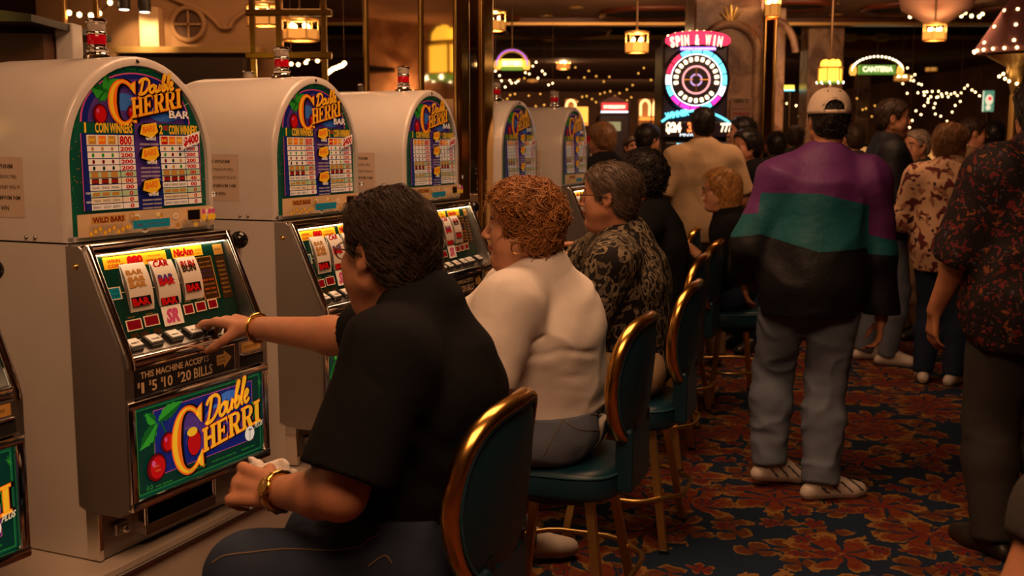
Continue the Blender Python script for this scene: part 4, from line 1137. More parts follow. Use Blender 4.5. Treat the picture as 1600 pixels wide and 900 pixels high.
class Person:
    """pose and outfit; everything is worked out in the person's own frame: x right, y forward, z up, origin on the floor"""
    def __init__(s, loc, fwd, h=1.75, g=1.0, tone='fair', vox=.007, hs=1.0, fat=0.0, female=False, belly=1.0, name='person'):
        s.loc = Vector((loc[0], loc[1], loc[2] if len(loc) > 2 else 0)); s.phi = math.atan2(-fwd[0], fwd[1])
        s.root = empty(name, s.loc, s.phi)
        s.h = h / 1.75; s.g = g; s.tone = tone; s.vox = vox; s.hs = hs; s.fat = fat; s.female = female; s.belly = belly
        s.J = {}; s.hands = {}; s.detail = vox < .011
    def L(s, v):
        v = Vector(v) - s.loc; c, si = math.cos(-s.phi), math.sin(-s.phi)
        return V3(c * v.x - si * v.y, si * v.x + c * v.y, v.z)
    def D(s, v):
        c, si = math.cos(-s.phi), math.sin(-s.phi); return V3(c * v[0] - si * v[1], si * v[0] + c * v[1], v[2])
    def look(s, fwd, up=(0, 0, 1)): s.Rh = frame(s.D(fwd), s.D(up)); return s
    # ---- poses
    def stand(s, lean=.0, arms=None, feet=.10, step=0.0, toe=.25):
        h = s.h; g = s.g; J = s.J
        J['pelvis'] = V3(0, 0, .95 * h); J['chest'] = V3(0, lean * .5, 1.27 * h); J['neck'] = V3(0, -.015 + lean, 1.475 * h)
        J['head'] = V3(0, .02 + lean * 1.2, 1.632 * h)
        for sd, sg in (('l', -1), ('r', 1)):
            J['sho_' + sd] = V3(sg * (.165 + .03 * (g - .6)), -.015 + lean * .8, 1.40 * h)
            J['hip_' + sd] = V3(sg * .09 * (g * .5 + .5), 0, .92 * h)
            J['ank_' + sd] = V3(sg * feet, -.03 + sg * step, .085); J['toe_' + sd] = J['ank_' + sd] + V3(sg * .17 * toe, .17, -.05)
            J['knee_' + sd] = ik(J['hip_' + sd], J['ank_' + sd], .43 * h, .42 * h, (0, 1, 0))
            J['wri_' + sd] = V3(sg * (.23 + .07 * (g - .9)), .06 + lean, .86 * h); s.hands[sd] = dict(d=(0, .15, -1), palm=(-sg, 0, 0), curl=(.35, .4, .45, .5))
        s.fix_arms(); s.Rh = frame((0, 1, 0), (0, 0, 1)); return s
    def fix_arms(s, pole=None):
        for sd, sg in (('l', -1), ('r', 1)):
            s.J['elb_' + sd] = ik(s.J['sho_' + sd], s.J['wri_' + sd], .29 * s.h, .26 * s.h, pole or (sg * .5, -.8, -.5))
    def sit(s, pelvis, head, knees=None, ankles=None, wrists=None, sho=None, width=.17):
        """pelvis, head in own frame"""
        J = s.J; h = s.h; g = s.g
        p, c = V3(pelvis), V3(head); J['pelvis'] = p; J['head'] = c
        J['neck'] = c + V3(0, -.055, -.155 * s.hs); J['chest'] = p + (J['neck'] - p) * .62 + V3(0, -.03, 0)
        for sd, sg in (('l', -1), ('r', 1)):
            J['sho_' + sd] = J['neck'] + V3(sg * (width + .03 * (g - .9)), .015, -.075)
            J['hip_' + sd] = p + V3(sg * .10 * (g * .5 + .5), .02, -.02)
            J['knee_' + sd] = J['hip_' + sd] + V3(sg * .06, .40 * h, .0); J['ank_' + sd] = V3(J['knee_' + sd][0], J['knee_' + sd][1] - .10, max(J['knee_' + sd][2] - .40, .22)); J['toe_' + sd] = J['ank_' + sd] + V3(0, .17, -.05)
            J['wri_' + sd] = J['knee_' + sd] + V3(0, -.02, .12); s.hands[sd] = dict(d=(0, 1, -.2), palm=(0, 0, -1), curl=(.3, .3, .35, .4))
        s.fix_arms((0, -.5, -1)); s.Rh = frame((0, 1, 0), (0, 0, 1)); return s
    # ---- volumes
    def torso(s, S_, inf=0.0, k=.05, lower=True, upper=True):
        J = s.J; g = s.g
        up = unit(J['chest'] - J['pelvis']); R1 = frame((0, 1, 0), up)
        up2 = unit(J['neck'] - J['chest']); R2 = frame((0, 1, 0), unit(up + up2))
        hh = s.h
        if lower: S_.el(J['pelvis'] + R1 @ V3(0, -.01, 0), (.158 * g + inf, .118 * g + inf, .12 * hh + inf), R1, k)
        if upper:
            mid = (J['pelvis'] + J['chest']) / 2
            S_.el(mid + R1 @ V3(0, .02 * (s.belly - 1) * 4, -.01), (.152 * g + inf, .112 * g * s.belly + inf, .16 * hh + inf), R1, k)
            S_.el(J['chest'], (.158 * g + inf, .112 * g + inf, .18 * hh + inf), R2, k)
            S_.rc(J['sho_l'], J['sho_r'], .058 + inf, k=.06)
            for sd in 'lr': S_.rc(J['neck'] + V3(0, -.01, -.02), J['sho_' + sd] * .7 + J['neck'] * .3 + V3(0, 0, .0), .050 + inf * .8, .048 + inf, k=.05)
            S_.rc(J['chest'] * .4 + J['neck'] * .6, J['neck'], .095 * (g * .5 + .5) + inf, .066 + inf, k=.05)
    def arm(s, S_, sd, inf=0.0, k=.035, upto=2.0, infe=None):
        J = s.J; f = .72 + .28 * s.g; infe = inf if infe is None else infe
        if s.female: f *= .88
        S_.rc(J['sho_' + sd], J['elb_' + sd], .056 * f + inf, .042 * f + infe, k)
        if upto > 1:
            m = J['elb_' + sd] * .7 + J['wri_' + sd] * .3
            S_.rc(J['elb_' + sd], m, .041 * f + infe, .043 * f + infe, .03); S_.rc(m, J['wri_' + sd], .043 * f + infe, .027 * f + infe, .02)
    def leg(s, S_, sd, inf=0.0, k=.04, infe=None):
        J = s.J; f = .65 + .35 * s.g; infe = inf if infe is None else infe
        S_.rc(J['hip_' + sd], J['knee_' + sd], .090 * f + inf, .060 * f + inf, k)
        m = J['knee_' + sd] * .65 + J['ank_' + sd] * .35
        S_.rc(J['knee_' + sd], m, .058 * f + inf, .055 * f + infe, .03); S_.rc(m, J['ank_' + sd], .055 * f + infe, .038 * f + infe, .03)
    def skin(s, legs=False, label=None):
        S_ = Sdf(); J = s.J
        s.torso(S_, -.012)
        for sd in 'lr':
            s.arm(S_, sd)
            s.leg(S_, sd, -.008)
            hd = s.hands.get(sd)
            if hd: hand(S_, J['wri_' + sd], V3(hd['d']), V3(hd['palm']), 1 if sd == 'r' else -1, sc=(.92 if s.female else 1.0) * hd.get('sc', 1), curl=hd.get('curl', (.4,) * 4), thumb=hd.get('thumb', (.5, .3)), spread=hd.get('spread', .12), simple=not s.detail)
        R = s.Rh
        S_.rc(J['neck'] + V3(0, 0, -.02), J['head'] + R @ V3(0, -.022, -.06) * s.hs, .060 * (.8 + .2 * s.g) * (.88 if s.female else 1), .054 * (.85 + .15 * s.g) * (.86 if s.female else 1), k=.03)
        w = head(S_, J['head'], R, s.hs, s.fat, s.detail, s.female)
        v, f = surface(S_, s.vox)
        mid = None; ms = skin_mats(s.tone)
        c = (v[f].mean(1) - J['head']) @ R / s.hs
        x, y, z = np.abs(c[:, 0]), c[:, 1], c[:, 2]
        mid = np.zeros(len(f), int)
        fr = y > .062
        mid[fr & (((x / .024) ** 2 + ((z + .0655) / .0105) ** 2) < 1) & (y > .08)] = 1
        eye = fr & ((((x - .031) / .0125) ** 2 + ((z - .0) / .0062) ** 2) < 1)
        mid[eye] = 2; mid[eye & (((x - .031) ** 2 + z ** 2) < .0052 ** 2)] = 3
        mid[fr & (x > .014) & (x < .048) & (np.abs(z - (.024 - .12 * (x - .03) ** 2 * 40)) < (.0045 if not s.female else .003))] = 4
        o, _ = np_mesh('body', v, f, ms, mid, s.root, relax=1)
        s.head_w = w
        return o
    def garment(s, name, S_, m, vox=None, relax=1, fold=None, parent=None, label=None, creases=None):
        if fold:
            amp, fr, st, seed = fold
            def f(p, d):
                p_ = p; q = p * np.array(st, F32) * fr
                wv = np.stack([vnoise(q * .6 + 7, seed + 3), vnoise(q * .6 + 19, seed + 4), vnoise(q * .6 + 31, seed + 5)], 1) * 1.6
                n = vnoise(q + wv, seed); n2 = vnoise(q * 2.1 + wv, seed + 1)
                near = np.abs(d) < .06
                return d - np.where(near, amp * (1 - np.abs(2 * n - 1) * 2) * .7 + amp * .4 * (n2 - .5), 0).astype(F32)
            # folds must come before cuts
            add = [o for o in S_.ops if o[0] in ('rc', 'el', 'grp') and not o[-1]]; subs = [o for o in S_.ops if o[0] in ('rc', 'el', 'grp') and o[-1]]; cuts = [o for o in S_.ops if o[0] in ('cut', 'fn')]
            S_.ops = add + [('fn', f)] + subs + cuts
        if creases:
            # long pulled folds: polylines drawn on the side of the cloth that faces the aisle, (points, depth, half width in metres)
            segs = []
            for pts, dep, wd in creases:
                pts = [V3(q) for q in pts]
                for a, b in zip(pts[:-1], pts[1:]): segs.append((a.astype(F32), b.astype(F32), dep, wd))
            def g(p, d):
                near = np.abs(d) < .05; out = np.zeros(len(p), F32); pn = p[near]; acc = np.zeros(len(pn), F32)
                for a, b, dep, wd in segs:
                    ab = b - a; L = float(ab @ ab); t = np.clip((pn - a) @ ab / L, 0, 1); e = pn - a - t[:, None] * ab
                    r = np.sqrt((e * e).sum(1)); sg = e[:, 2]
                    acc = np.maximum(acc, dep * np.exp(-(r / wd) ** 2)) if dep > 0 else np.where(np.abs(dep) * np.exp(-(r / wd) ** 2) > np.abs(acc), dep * np.exp(-(r / wd) ** 2), acc)
                out[near] = acc; return d + out
            k_ = max([i for i, o in enumerate(S_.ops) if o[0] in ('rc', 'el', 'grp') and not o[-1]]) + 1
            S_.ops.insert(k_, ('fn', g))
        v, fc = surface(S_, vox or s.vox * 1.1)
        o, _ = np_mesh(name, v, fc, [m] if not isinstance(m, list) else m, None, parent or s.root, relax=relax)
        if label: o['label'] = label
        return o
    def shirt(s, m, inf=.014, sleeve=.75, hem=-.06, name='shirt', fold=(.007, 9, (1, 1, .7), 3), sl_inf=None, neck_open=.010, collar=0.0, vox=None, tilt=(0, 0), parent=None, creases=None):
        S_ = Sdf(); J = s.J
        s.torso(S_, inf)
        sl = inf if sl_inf is None else sl_inf
        for sd in 'lr':
            sh, el, wr = J['sho_' + sd], J['elb_' + sd], J['wri_' + sd]; f = .72 + .28 * s.g
            A_ = Sdf()
            if sleeve <= 1:
                e = sh + (el - sh) * sleeve; ax = unit(el - sh); A_.rc(sh, e + ax * .03, .058 * f + sl, .048 * f + sl * 1.25, .04)
            else:
                e = el + (wr - el) * (sleeve - 1); ax = unit(wr - el)
                A_.rc(sh, el, .058 * f + sl, .046 * f + sl, .04); A_.rc(el, e + ax * .02, .046 * f + sl, (.036 if sleeve > 1.6 else .043) * f + sl, .03)
            A_.rc(e - ax * .05, e + ax * .2, (.046 if sleeve < 1.3 else .034) * f * (.9 if s.female else 1) + (.010 if sleeve <= 1 else .005), k=.004, sub=True)
            A_.cut(e, ax)
            S_.grp(A_, .045)
        if hem < -.085: S_.el(J['pelvis'] + V3(0, -.005, .0), (.162 * s.g + inf, .122 * s.g + inf, .34), None, .05)
        up = unit(J['chest'] - J['pelvis']) ; up = unit(up + V3(0, 0, 1.5))
        hp = J['pelvis'] + V3(0, 0, hem)
        nk = unit(J['head'] - J['neck'] + V3(0, .02, 0))
        if collar:
            for a in range(10):
                th = 2 * PI * a / 10; e = V3(math.cos(th) * .066, math.sin(th) * .064 + .006, .0); th2 = th + 2 * PI / 10; e2 = V3(math.cos(th2) * .066, math.sin(th2) * .064 + .006, .0)
                S_.rc(J['neck'] + e + V3(0, 0, .015 - .022 * math.sin(th)), J['neck'] + e2 + V3(0, 0, .015 - .022 * math.sin(th2)), collar, k=.015)
        S_.rc(J['neck'] + V3(0, -.0, .0), J['head'], .058 * (.8 + .2 * s.g) * (.88 if s.female else 1) + neck_open, .055 + neck_open, k=.006, sub=True)
        S_.cut(hp, unit(V3(tilt[0], tilt[1], -1)))
        return s.garment(name, S_, m, vox, fold=fold, parent=parent, creases=creases)
    def trousers(s, m, inf=.010, waist=.09, leg_end=.0, name='trousers', fold=(.006, 10, (1, 1, .6), 8), vox=None, flare=.022, label=None):
        S_ = Sdf(); J = s.J; up = unit(J['chest'] - J['pelvis']); R1 = frame((0, 1, 0), up)
        g = s.g
        S_.el(J['pelvis'] + R1 @ V3(0, -.01, 0), (.160 * g + inf, .122 * g + inf, .125 * s.h + inf), R1, .05)
        S_.el(J['pelvis'] + R1 @ V3(0, 0, .10), (.150 * g + inf, .112 * g + inf, .1), R1, .05)
        for sd in 'lr':
            L_ = Sdf(); s.leg(L_, sd, inf, .05, infe=flare)
            a = J['ank_' + sd]; ax = unit(a - J['knee_' + sd]); L_.cut(a + ax * (.02 - leg_end), ax); S_.grp(L_, .05)
        S_.cut(J['pelvis'] + up * waist, up)
        return s.garment(name, S_, m, vox, fold=fold, label=label)
    def shoes(s, m, sole=None, socks=None, name='shoe', stripes=None):
        J = s.J
        for sd in 'lr':
            a, t = J['ank_' + sd], J['toe_' + sd]; S_ = Sdf(); d = unit(V3(t[0] - a[0], t[1] - a[1], 0)); z0 = a[2] - .085
            dz = (t[2] - a[2] + .05)
            heel = V3(a[0], a[1], z0) - d * .055; toe = V3(a[0], a[1], z0 + dz) + d * .190
            lat = V3(-d[1], d[0], 0)
            S_.rc(heel + V3(0, 0, .032), toe + V3(0, 0, .028), .034, .034, .01); S_.rc(heel + d * .022 + V3(0, 0, .05), a + d * .015 + V3(0, 0, .0), .034, .040, .02); S_.rc(a + d * .03, toe + V3(0, 0, .035) - d * .03, .042, .030, .03)
            S_.rc(heel + d * .16 + lat * .012 + V3(0, 0, .03), toe - d * .04 - lat * .008 + V3(0, 0, .03), .040, .036, .02)
            n = unit(V3(-d[0] * dz, -d[1] * dz, .23))
            S_.cut(heel, -n)
            v, f = surface(S_, max(s.vox * .9, .006)); c = v[f].mean(1)
            h = (c - heel) @ n; al = (c - heel) @ d
            mid = (h < .027).astype(int)
            if stripes is not None:
                mid[(h > .03) & (h < .085) & (np.mod(al * 1.0 + h * 1.1, .055) < .014) & (al > .04)] = 2
            np_mesh(name, v, f, [m, sole or m] + ([stripes] if stripes is not None else []), mid, s.root, relax=1)
    # ---- hair
    def hair(s, m, kind='short', thick=.014, seed=1, strands=350, vox=None, extra=None, name='hair', slen=.045, sweep=.55, fine=1.0, lump=1.0):
        R, C, hs = s.Rh, s.J['head'], s.hs; S_ = Sdf()
        def w(x, y, z): return C + R @ V3(x, y, z) * hs
        t = thick
        S_.el(w(0, -.012, .030), V3(.073 + t, .095 + t, .086 + t) * hs, R, .02); S_.el(w(0, .040, .045), V3(.058 + t * .8, .042 + t * .8, .05 + t * .9) * hs, R, .03)
        S_.el(w(0, -.045, -.03), V3(.064 + t * .7, .055 + t * .6, .065) * hs, R, .03)
        if extra: extra(S_, w, R, hs)
        lines = {'short': ([-.14, -.085, -.05, -.030, -.012, .008, .022, .030, .045, .066, .085, .12], [-.090, -.088, -.070, -.015, .028, .026, -.022, -.020, .030, .058, .078, .09]),
                 'receding': ([-.14, -.085, -.05, -.030, -.012, .008, .022, .030, .040, .055, .08], [-.090, -.086, -.070, -.015, .028, .026, -.022, -.010, .055, .095, .15]),
                 'bob': ([-.20, -.05, 0.0, .035, .050, .066, .085, .12], [-.155, -.150, -.125, -.105, .030, .056, .076, .09]),
                 'long': ([-.25, -.02, .045, .062, .07, .085, .12], [-.235, -.23, -.22, .02, .055, .075, .09]),
                 'full': ([-.20, -.09, -.045, -.018, .014, .034, .045, .066, .085, .12], [-.115, -.112, -.09, -.035, -.015, -.045, .022, .052, .074, .09])}[kind]
        Rf = R.astype(F32); Cf = C.astype(F32)
        def reg(p, d):
            q = (p - Cf) @ Rf / hs
            wob = (vnoise(p * 90.0, seed) - .5) * .012
            zl = np.interp(q[:, 1], lines[0], lines[1]) - q[:, 2] + wob
            return np.maximum(d, zl.astype(F32) * .6 * hs)
        def tex(p, d):
            q = (p - Cf) @ Rf * np.array((70, 45, 30), F32)
            return d - ((vnoise(q, seed) - .5) * .007 * lump + (vnoise(q * 2.3, seed + 1) - .5) * .004 * lump).astype(F32)
        S_.fn(tex); S_.fn(reg)
        v, f = surface(S_, vox or max(.0045, s.vox * .7))
        q = (v - C) @ R
        nv, nf = [v], [f]
        if strands and len(f):
            rnd = np.random.RandomState(seed); e1 = v[f[:, 1]] - v[f[:, 0]]; e2 = v[f[:, 3]] - v[f[:, 0]]
            nr = np.cross(e1, e2); nr /= np.linalg.norm(nr, axis=1)[:, None] + 1e-12
            cc = v[f].mean(1); out = (((cc - C) * nr).sum(1) > .02) & (np.interp(((cc - C) @ R)[:, 1] / hs, lines[0], lines[1]) < ((cc - C) @ R)[:, 2] / hs - .012)
            pick = rnd.choice(np.where(out)[0], min(strands, out.sum()), replace=False)
            base = len(v); SV = []; SF = []
            crown = C + R @ V3(.01, -.05, .11) * hs
            for i in pick:
                p = cc[i].copy(); n = nr[i]
                if kind == 'curly' or slen < 0:
                    # ringlets
                    a = unit(np.cross(n, rnd.normal(size=3))); b = np.cross(n, a); r0 = rnd.uniform(.007, .017); turns = rnd.uniform(.45, 1.1); L = rnd.uniform(.015, .05); ph = rnd.uniform(0, 6.28)
                    pts = [p + (a * math.cos(ph + 2 * PI * turns * t_) + b * math.sin(ph + 2 * PI * turns * t_)) * r0 + n * .003 + (a * .6 - R[:, 2] * .4) * L * t_ for t_ in np.linspace(0, 1, 10)]; rad = rnd.uniform(.0010, .0024) * fine
                else:
                    d0 = unit(p - crown); g_ = unit(d0 * (.8 - .6 * sweep) - R[:, 2] * .55 - R[:, 1] * sweep * 1.5 + rnd.normal(size=3) * .16); g_ = unit(g_ - n * (g_ @ n)); L = slen * rnd.uniform(.6, 1.3)
                    side = np.cross(n, g_); cv = rnd.uniform(-.25, .25); pts = []
                    for t_ in np.linspace(0, 1, 6):
                        pts.append(p + g_ * L * t_ + side * cv * L * t_ * t_ + n * (.0012 + .004 * math.sin(PI * t_) - .35 * L * t_ * t_ * L / .09)); 
                    rad = rnd.uniform(.0008, .0015) * fine
                o = base + len(SV)
                m_ = len(pts)
                for j, pp in enumerate(pts):
                    tg = unit(pts[min(j + 1, m_ - 1)] - pts[max(j - 1, 0)]); sd = unit(np.cross(tg, n)); up_ = np.cross(sd, tg); rr = rad * (1 - .75 * (j / (m_ - 1)) ** 2) if slen > 0 else rad
                    for k_ in range(4): SV.append(pp + (sd * math.cos(k_ * PI / 2) * 1.3 + up_ * math.sin(k_ * PI / 2)) * rr)
                for j in range(m_ - 1):
                    for k_ in range(4): SF.append((o + j * 4 + k_, o + j * 4 + (k_ + 1) % 4, o + (j + 1) * 4 + (k_ + 1) % 4, o + (j + 1) * 4 + k_))
            nv.append(np.array(SV)); nf.append(np.array(SF))
        o, _ = np_mesh(name, np.concatenate(nv), np.concatenate(nf), [m], None, s.root, relax=0)
        return o
    def glasses(s, m, lens_r=.021):
        mb = MB(); w = s.head_w
        for sx in (1, -1):
            mb.tube([w(sx * .032 + lens_r * 1.15 * math.cos(a), .106 - abs(math.cos(a)) * .002 + (-.006 if math.cos(a) * sx > 0 else 0), -.004 + lens_r * .85 * math.sin(a)) for a in [2 * PI * i / 18 for i in range(18)]], .0016, m, 6, closed=True)
            mb.tube([w(sx * .056, .098, .004), w(sx * .073, .07, .005), w(sx * .080, .01, .004), w(sx * .081, -.022, -.006), w(sx * .079, -.034, -.022)], .0019, m, 6)
        mb.tube([w(-.010, .108, .002), w(0, .112, .004), w(.010, .108, .002)], .0015, m, 6)
        return mb.build('glasses', s.root)
    def finish(s, label, group=None):
        tag(s.root, label, 'person', group); return s
def hair_mat(name, c, rough=.42):
    m = mat(name, c, rough=rough, var=(55, .35), bump=(120, .3, .002), spec=.28)
    return m
def belt(p, m, z=.0): pass

# ------------------------------------------------------------------ fabrics with a pattern
def pattern_mat(name, base, spots, scale, thr=.52, stretch=(1, 1, 1), warp=.6, rough=.8, kind='noise'):
    """irregular printed motifs: spots = list of (colour, seed offset, threshold)"""
    m = bpy.data.materials.new(name); m.use_nodes = True
    N, L, new = node_graph(m); b = N['Principled BSDF']; b.inputs['Roughness'].default_value = rough; b.inputs['Specular IOR Level'].default_value = .25
    tc = new('ShaderNodeTexCoord'); nz = new('ShaderNodeTexNoise', i_Scale=scale * .5, i_Detail=2.0); L.new(tc.outputs['Object'], nz.inputs['Vector'])
    prev = tuple(base)
    for col, off, th in spots:
        ad = new('ShaderNodeVectorMath', operation='MULTIPLY_ADD'); ad.inputs[1].default_value = (warp / scale * 4,) * 3; L.new(nz.outputs['Color'], ad.inputs[0])
        mp = new('ShaderNodeMapping'); mp.inputs['Scale'].default_value = stretch; mp.inputs['Location'].default_value = (off, off * 1.7, off * .3); mp.inputs['Rotation'].default_value = (off, off * .5, off * 1.3)
        L.new(tc.outputs['Object'], mp.inputs[0]); L.new(mp.outputs[0], ad.inputs[2])
        if kind == 'leaf':
            t = new('ShaderNodeTexVoronoi', feature='F1', i_Scale=scale); o = t.outputs['Distance']
            L.new(ad.outputs[0], t.inputs['Vector'])
            g = new('ShaderNodeMath', operation='LESS_THAN'); g.inputs[1].default_value = th
        else:
            t = new('ShaderNodeTexNoise', i_Scale=scale, i_Detail=1.5); o = t.outputs[0]; L.new(ad.outputs[0], t.inputs['Vector'])
            g = new('ShaderNodeMath', operation='GREATER_THAN'); g.inputs[1].default_value = th
        L.new(o, g.inputs[0])
        mx = new('ShaderNodeMix', data_type='RGBA'); L.new(g.outputs[0], mx.inputs[0])
        if isinstance(prev, tuple): mx.inputs[6].default_value = prev
        else: L.new(prev, mx.inputs[6])
        mx.inputs[7].default_value = tuple(col); prev = mx.outputs[2]
    L.new(prev, b.inputs['Base Color'])
    n2 = new('ShaderNodeTexNoise', i_Scale=45.0, i_Detail=4.0); L.new(tc.outputs['Object'], n2.inputs['Vector'])
    bp = new('ShaderNodeBump', i_Strength=.25, i_Distance=.006); L.new(n2.outputs[0], bp.inputs['Height']); L.new(bp.outputs[0], b.inputs['Normal'])
    return m
C_black = mat('black_cotton', (0.0065, 0.0068, 0.0085), rough=.9, bump=(45, .3, .006), var=(9, .08), spec=.12)
C_white = cloth('white_cotton', (0.74, 0.68, 0.64), bump=(30, .2, .006))
C_jean = cloth('blue_denim', rgb((38, 48, 68)), bump=(140, .2, .003))
C_greyjean = cloth('faded_denim', rgb((100, 110, 128)), bump=(140, .2, .003), var=(7, .15))
C_darkjean = cloth('dark_denim', rgb((28, 40, 66)), bump=(140, .2, .003))
C_khaki = cloth('khaki_cotton', rgb((120, 98, 74)))
C_beige = cloth('beige_cotton', rgb((176, 150, 118)))
C_navy = cloth('navy_jacket', rgb((18, 21, 28)), rough=.6)
C_charcoal = cloth('charcoal_cotton', (0.03, 0.027, 0.026))
C_leaf = pattern_mat('leaf_print', rgb((24, 20, 20)), [(rgb((98, 88, 70)), 1.3, .50), (rgb((30, 26, 26)), 1.3, .34), (rgb((126, 114, 92)), 4.1, .42), (rgb((28, 25, 26)), 4.1, .27), (rgb((88, 80, 68)), 6.2, .24)], 42, stretch=(1, .38, .38), kind='leaf', warp=.35)
C_leopard = pattern_mat('animal_print', rgb((196, 160, 130)), [(rgb((150, 104, 84)), 8.3, .60), (rgb((92, 40, 42)), 2.2, .58), (rgb((48, 22, 24)), 2.25, .66)], 17, kind='noise', warp=.5)
C_dfloral = pattern_mat('dark_floral_print', rgb((26, 20, 24)), [(rgb((92, 30, 36)), 1.1, .58), (rgb((112, 62, 34)), 3.7, .64), (rgb((64, 56, 66)), 7.1, .66), (rgb((22, 18, 22)), 9.9, .56)], 42, kind='noise', warp=.7)
C_shoe = mat('white_leather', (.56, .50, .45), rough=.5); C_sole = mat('shoe_sole', (.42, .36, .31), rough=.7); C_dshoe = mat('dark_leather', (.02, .017, .015), rough=.4)
C_bandage = cloth('shoe_stripe', (.06, .055, .06))
H_dark = hair_mat('hair_dark_brown', (.030, .016, .010), .55); H_black = hair_mat('hair_black', (.011, .008, .007)); H_auburn = hair_mat('hair_auburn', (.30, .125, .038)); H_grey = hair_mat('hair_grey_brown', (.085, .058, .042))
H_blonde = hair_mat('hair_blonde', (.42, .21, .065)); H_brown = hair_mat('hair_brown', (.10, .048, .022)); H_lbrown = hair_mat('hair_light_brown', (.20, .10, .042)); H_silver = hair_mat('hair_silver', (.24, .19, .15))
M_spec = mat('spectacle_metal', (.10, .06, .03), rough=.3, metal=.8); M_bracelet = mat('gold_jewellery', (.80, .50, .14), rough=.2, metal=1.0)
def ring_on(p, sd, t, R, tube, m, name, beads=0, extra=None):
    """bangle round a wrist; t metres up the forearm from the wrist"""
    J = p.J; ax = unit(J['elb_' + sd] - J['wri_' + sd]); c = J['wri_' + sd] + ax * t; a = unit(np.cross(ax, (0, 0, 1))); b = np.cross(ax, a)
    mb = MB(); n = 26
    mb.tube([c + (a * math.cos(2 * PI * i / n) + b * math.sin(2 * PI * i / n)) * R for i in range(n)], [tube * (1.25 if beads and i % 2 else .85 if beads else 1) for i in range(n)], m, 8, closed=True)
    if extra: extra(mb, c, a, b, ax)
    return mb.build(name, p.root)

# ------------------------------------------------------------------ man in the black T-shirt
m1 = Person((-.20, 2.26), (-.97, .25), h=1.80, g=1.34, tone='warm', vox=.0052, hs=1.06, fat=.9, belly=1.18)
LH = m1.L(P(607, 392, 2.30))
m1.sit(m1.L((-.235, 2.27, .68)), LH)
J = m1.J
J['neck'] = m1.L((-.195, 2.27, 1.185)); J['chest'] = m1.L((-.185, 2.27, .99))
J['sho_l'] = m1.L((-.235, 2.075, 1.115)); J['sho_r'] = m1.L((-.25, 2.46, 1.115))
J['elb_l'] = m1.L(P(532, 772, 1.98)); J['wri_l'] = m1.L(P(428, 768, 2.13))
J['elb_r'] = m1.L(P(572, 530, 2.60)); J['wri_r'] = m1.L(P(398, 512, 2.84))
J['hip_l'] = m1.L((-.22, 2.15, .665)); J['hip_r'] = m1.L((-.22, 2.38, .665))
J['knee_l'] = m1.L(P(388, 897, 2.06)); J['ank_l'] = m1.L((-.43, 2.07, .33)); J['toe_l'] = m1.L((-.58, 2.11, .28))
J['knee_r'] = m1.L((-.46, 2.52, .59)); J['ank_r'] = m1.L((-.36, 2.53, .24)); J['toe_r'] = m1.L((-.52, 2.57, .19))
tip = m1.L(P(318, 522, 2.93)); dd = unit(tip - J['wri_r'])
m1.hands['r'] = dict(d=unit(dd) + V3(0, 0, .30), palm=m1.D((-.15, .05, -1)), curl=(.40, .62, .74, .82), thumb=(.85, .0), spread=.10, sc=1.16)
m1.hands['l'] = dict(d=m1.D((-.85, .45, .02)), palm=m1.D((.35, .75, -.55)), curl=(1.0, 1.05, 1.1, 1.1), thumb=(.6, .5), sc=1.12)
m1.look((-.72, .66, -.10))
m1.skin(); m1.shirt(C_black, inf=.014, sleeve=.86, hem=-.07, name='t_shirt', sl_inf=.030, fold=(.013, 7, (1, 1, .6), 3), vox=.0062, tilt=(0, .10), creases=[([m1.L(P(x, y, Y)) for x, y, Y in q], dp, wd) for q, dp, wd in (
  (((535, 560, 1.97), (567, 574, 1.96), (590, 604, 1.96)), .006, .007), (((600, 600, 1.98), (585, 660, 1.97), (600, 720, 1.98)), .012, .014), (((620, 640, 2.0), (690, 700, 2.05), (760, 720, 2.15)), .009, .016), (((610, 690, 2.0), (660, 760, 2.05), (740, 790, 2.1)), .009, .016))])
m1.trousers(C_jean, fold=(.008, 12, (1.2, .6, 1), 5), vox=.0065, waist=.12); m1.shoes(C_shoe, C_sole)
m1.hair(H_dark, 'short', .011, 11, 4200, slen=.034, sweep=.8, fine=.55, vox=.0045); m1.glasses(M_spec)
ring_on(m1, 'r', .012, .0365, .0052, M_bracelet, 'bracelet', beads=1)
def wface(mb, c, a, b, ax):
    s_ = m1.D((-.3, -.8, .5)); s_ = unit(s_ - ax * (s_ @ ax)); q = np.cross(ax, s_)
    Mx = Matrix(((q[0], ax[0], s_[0], c[0] + s_[0] * .039), (q[1], ax[1], s_[1], c[1] + s_[1] * .039), (q[2], ax[2], s_[2], c[2] + s_[2] * .039), (0, 0, 0, 1)))
    mb.lathe([(.017, -.006), (.019, -.002), (.019, .003), (.015, .005)], M_bracelet, 20, Mx)
ring_on(m1, 'l', .022, .0375, .0072, M_bracelet, 'wristwatch', beads=1, extra=wface)
m1.finish('heavy man in black T-shirt seated nearest the camera, reaching to the slot machine buttons')

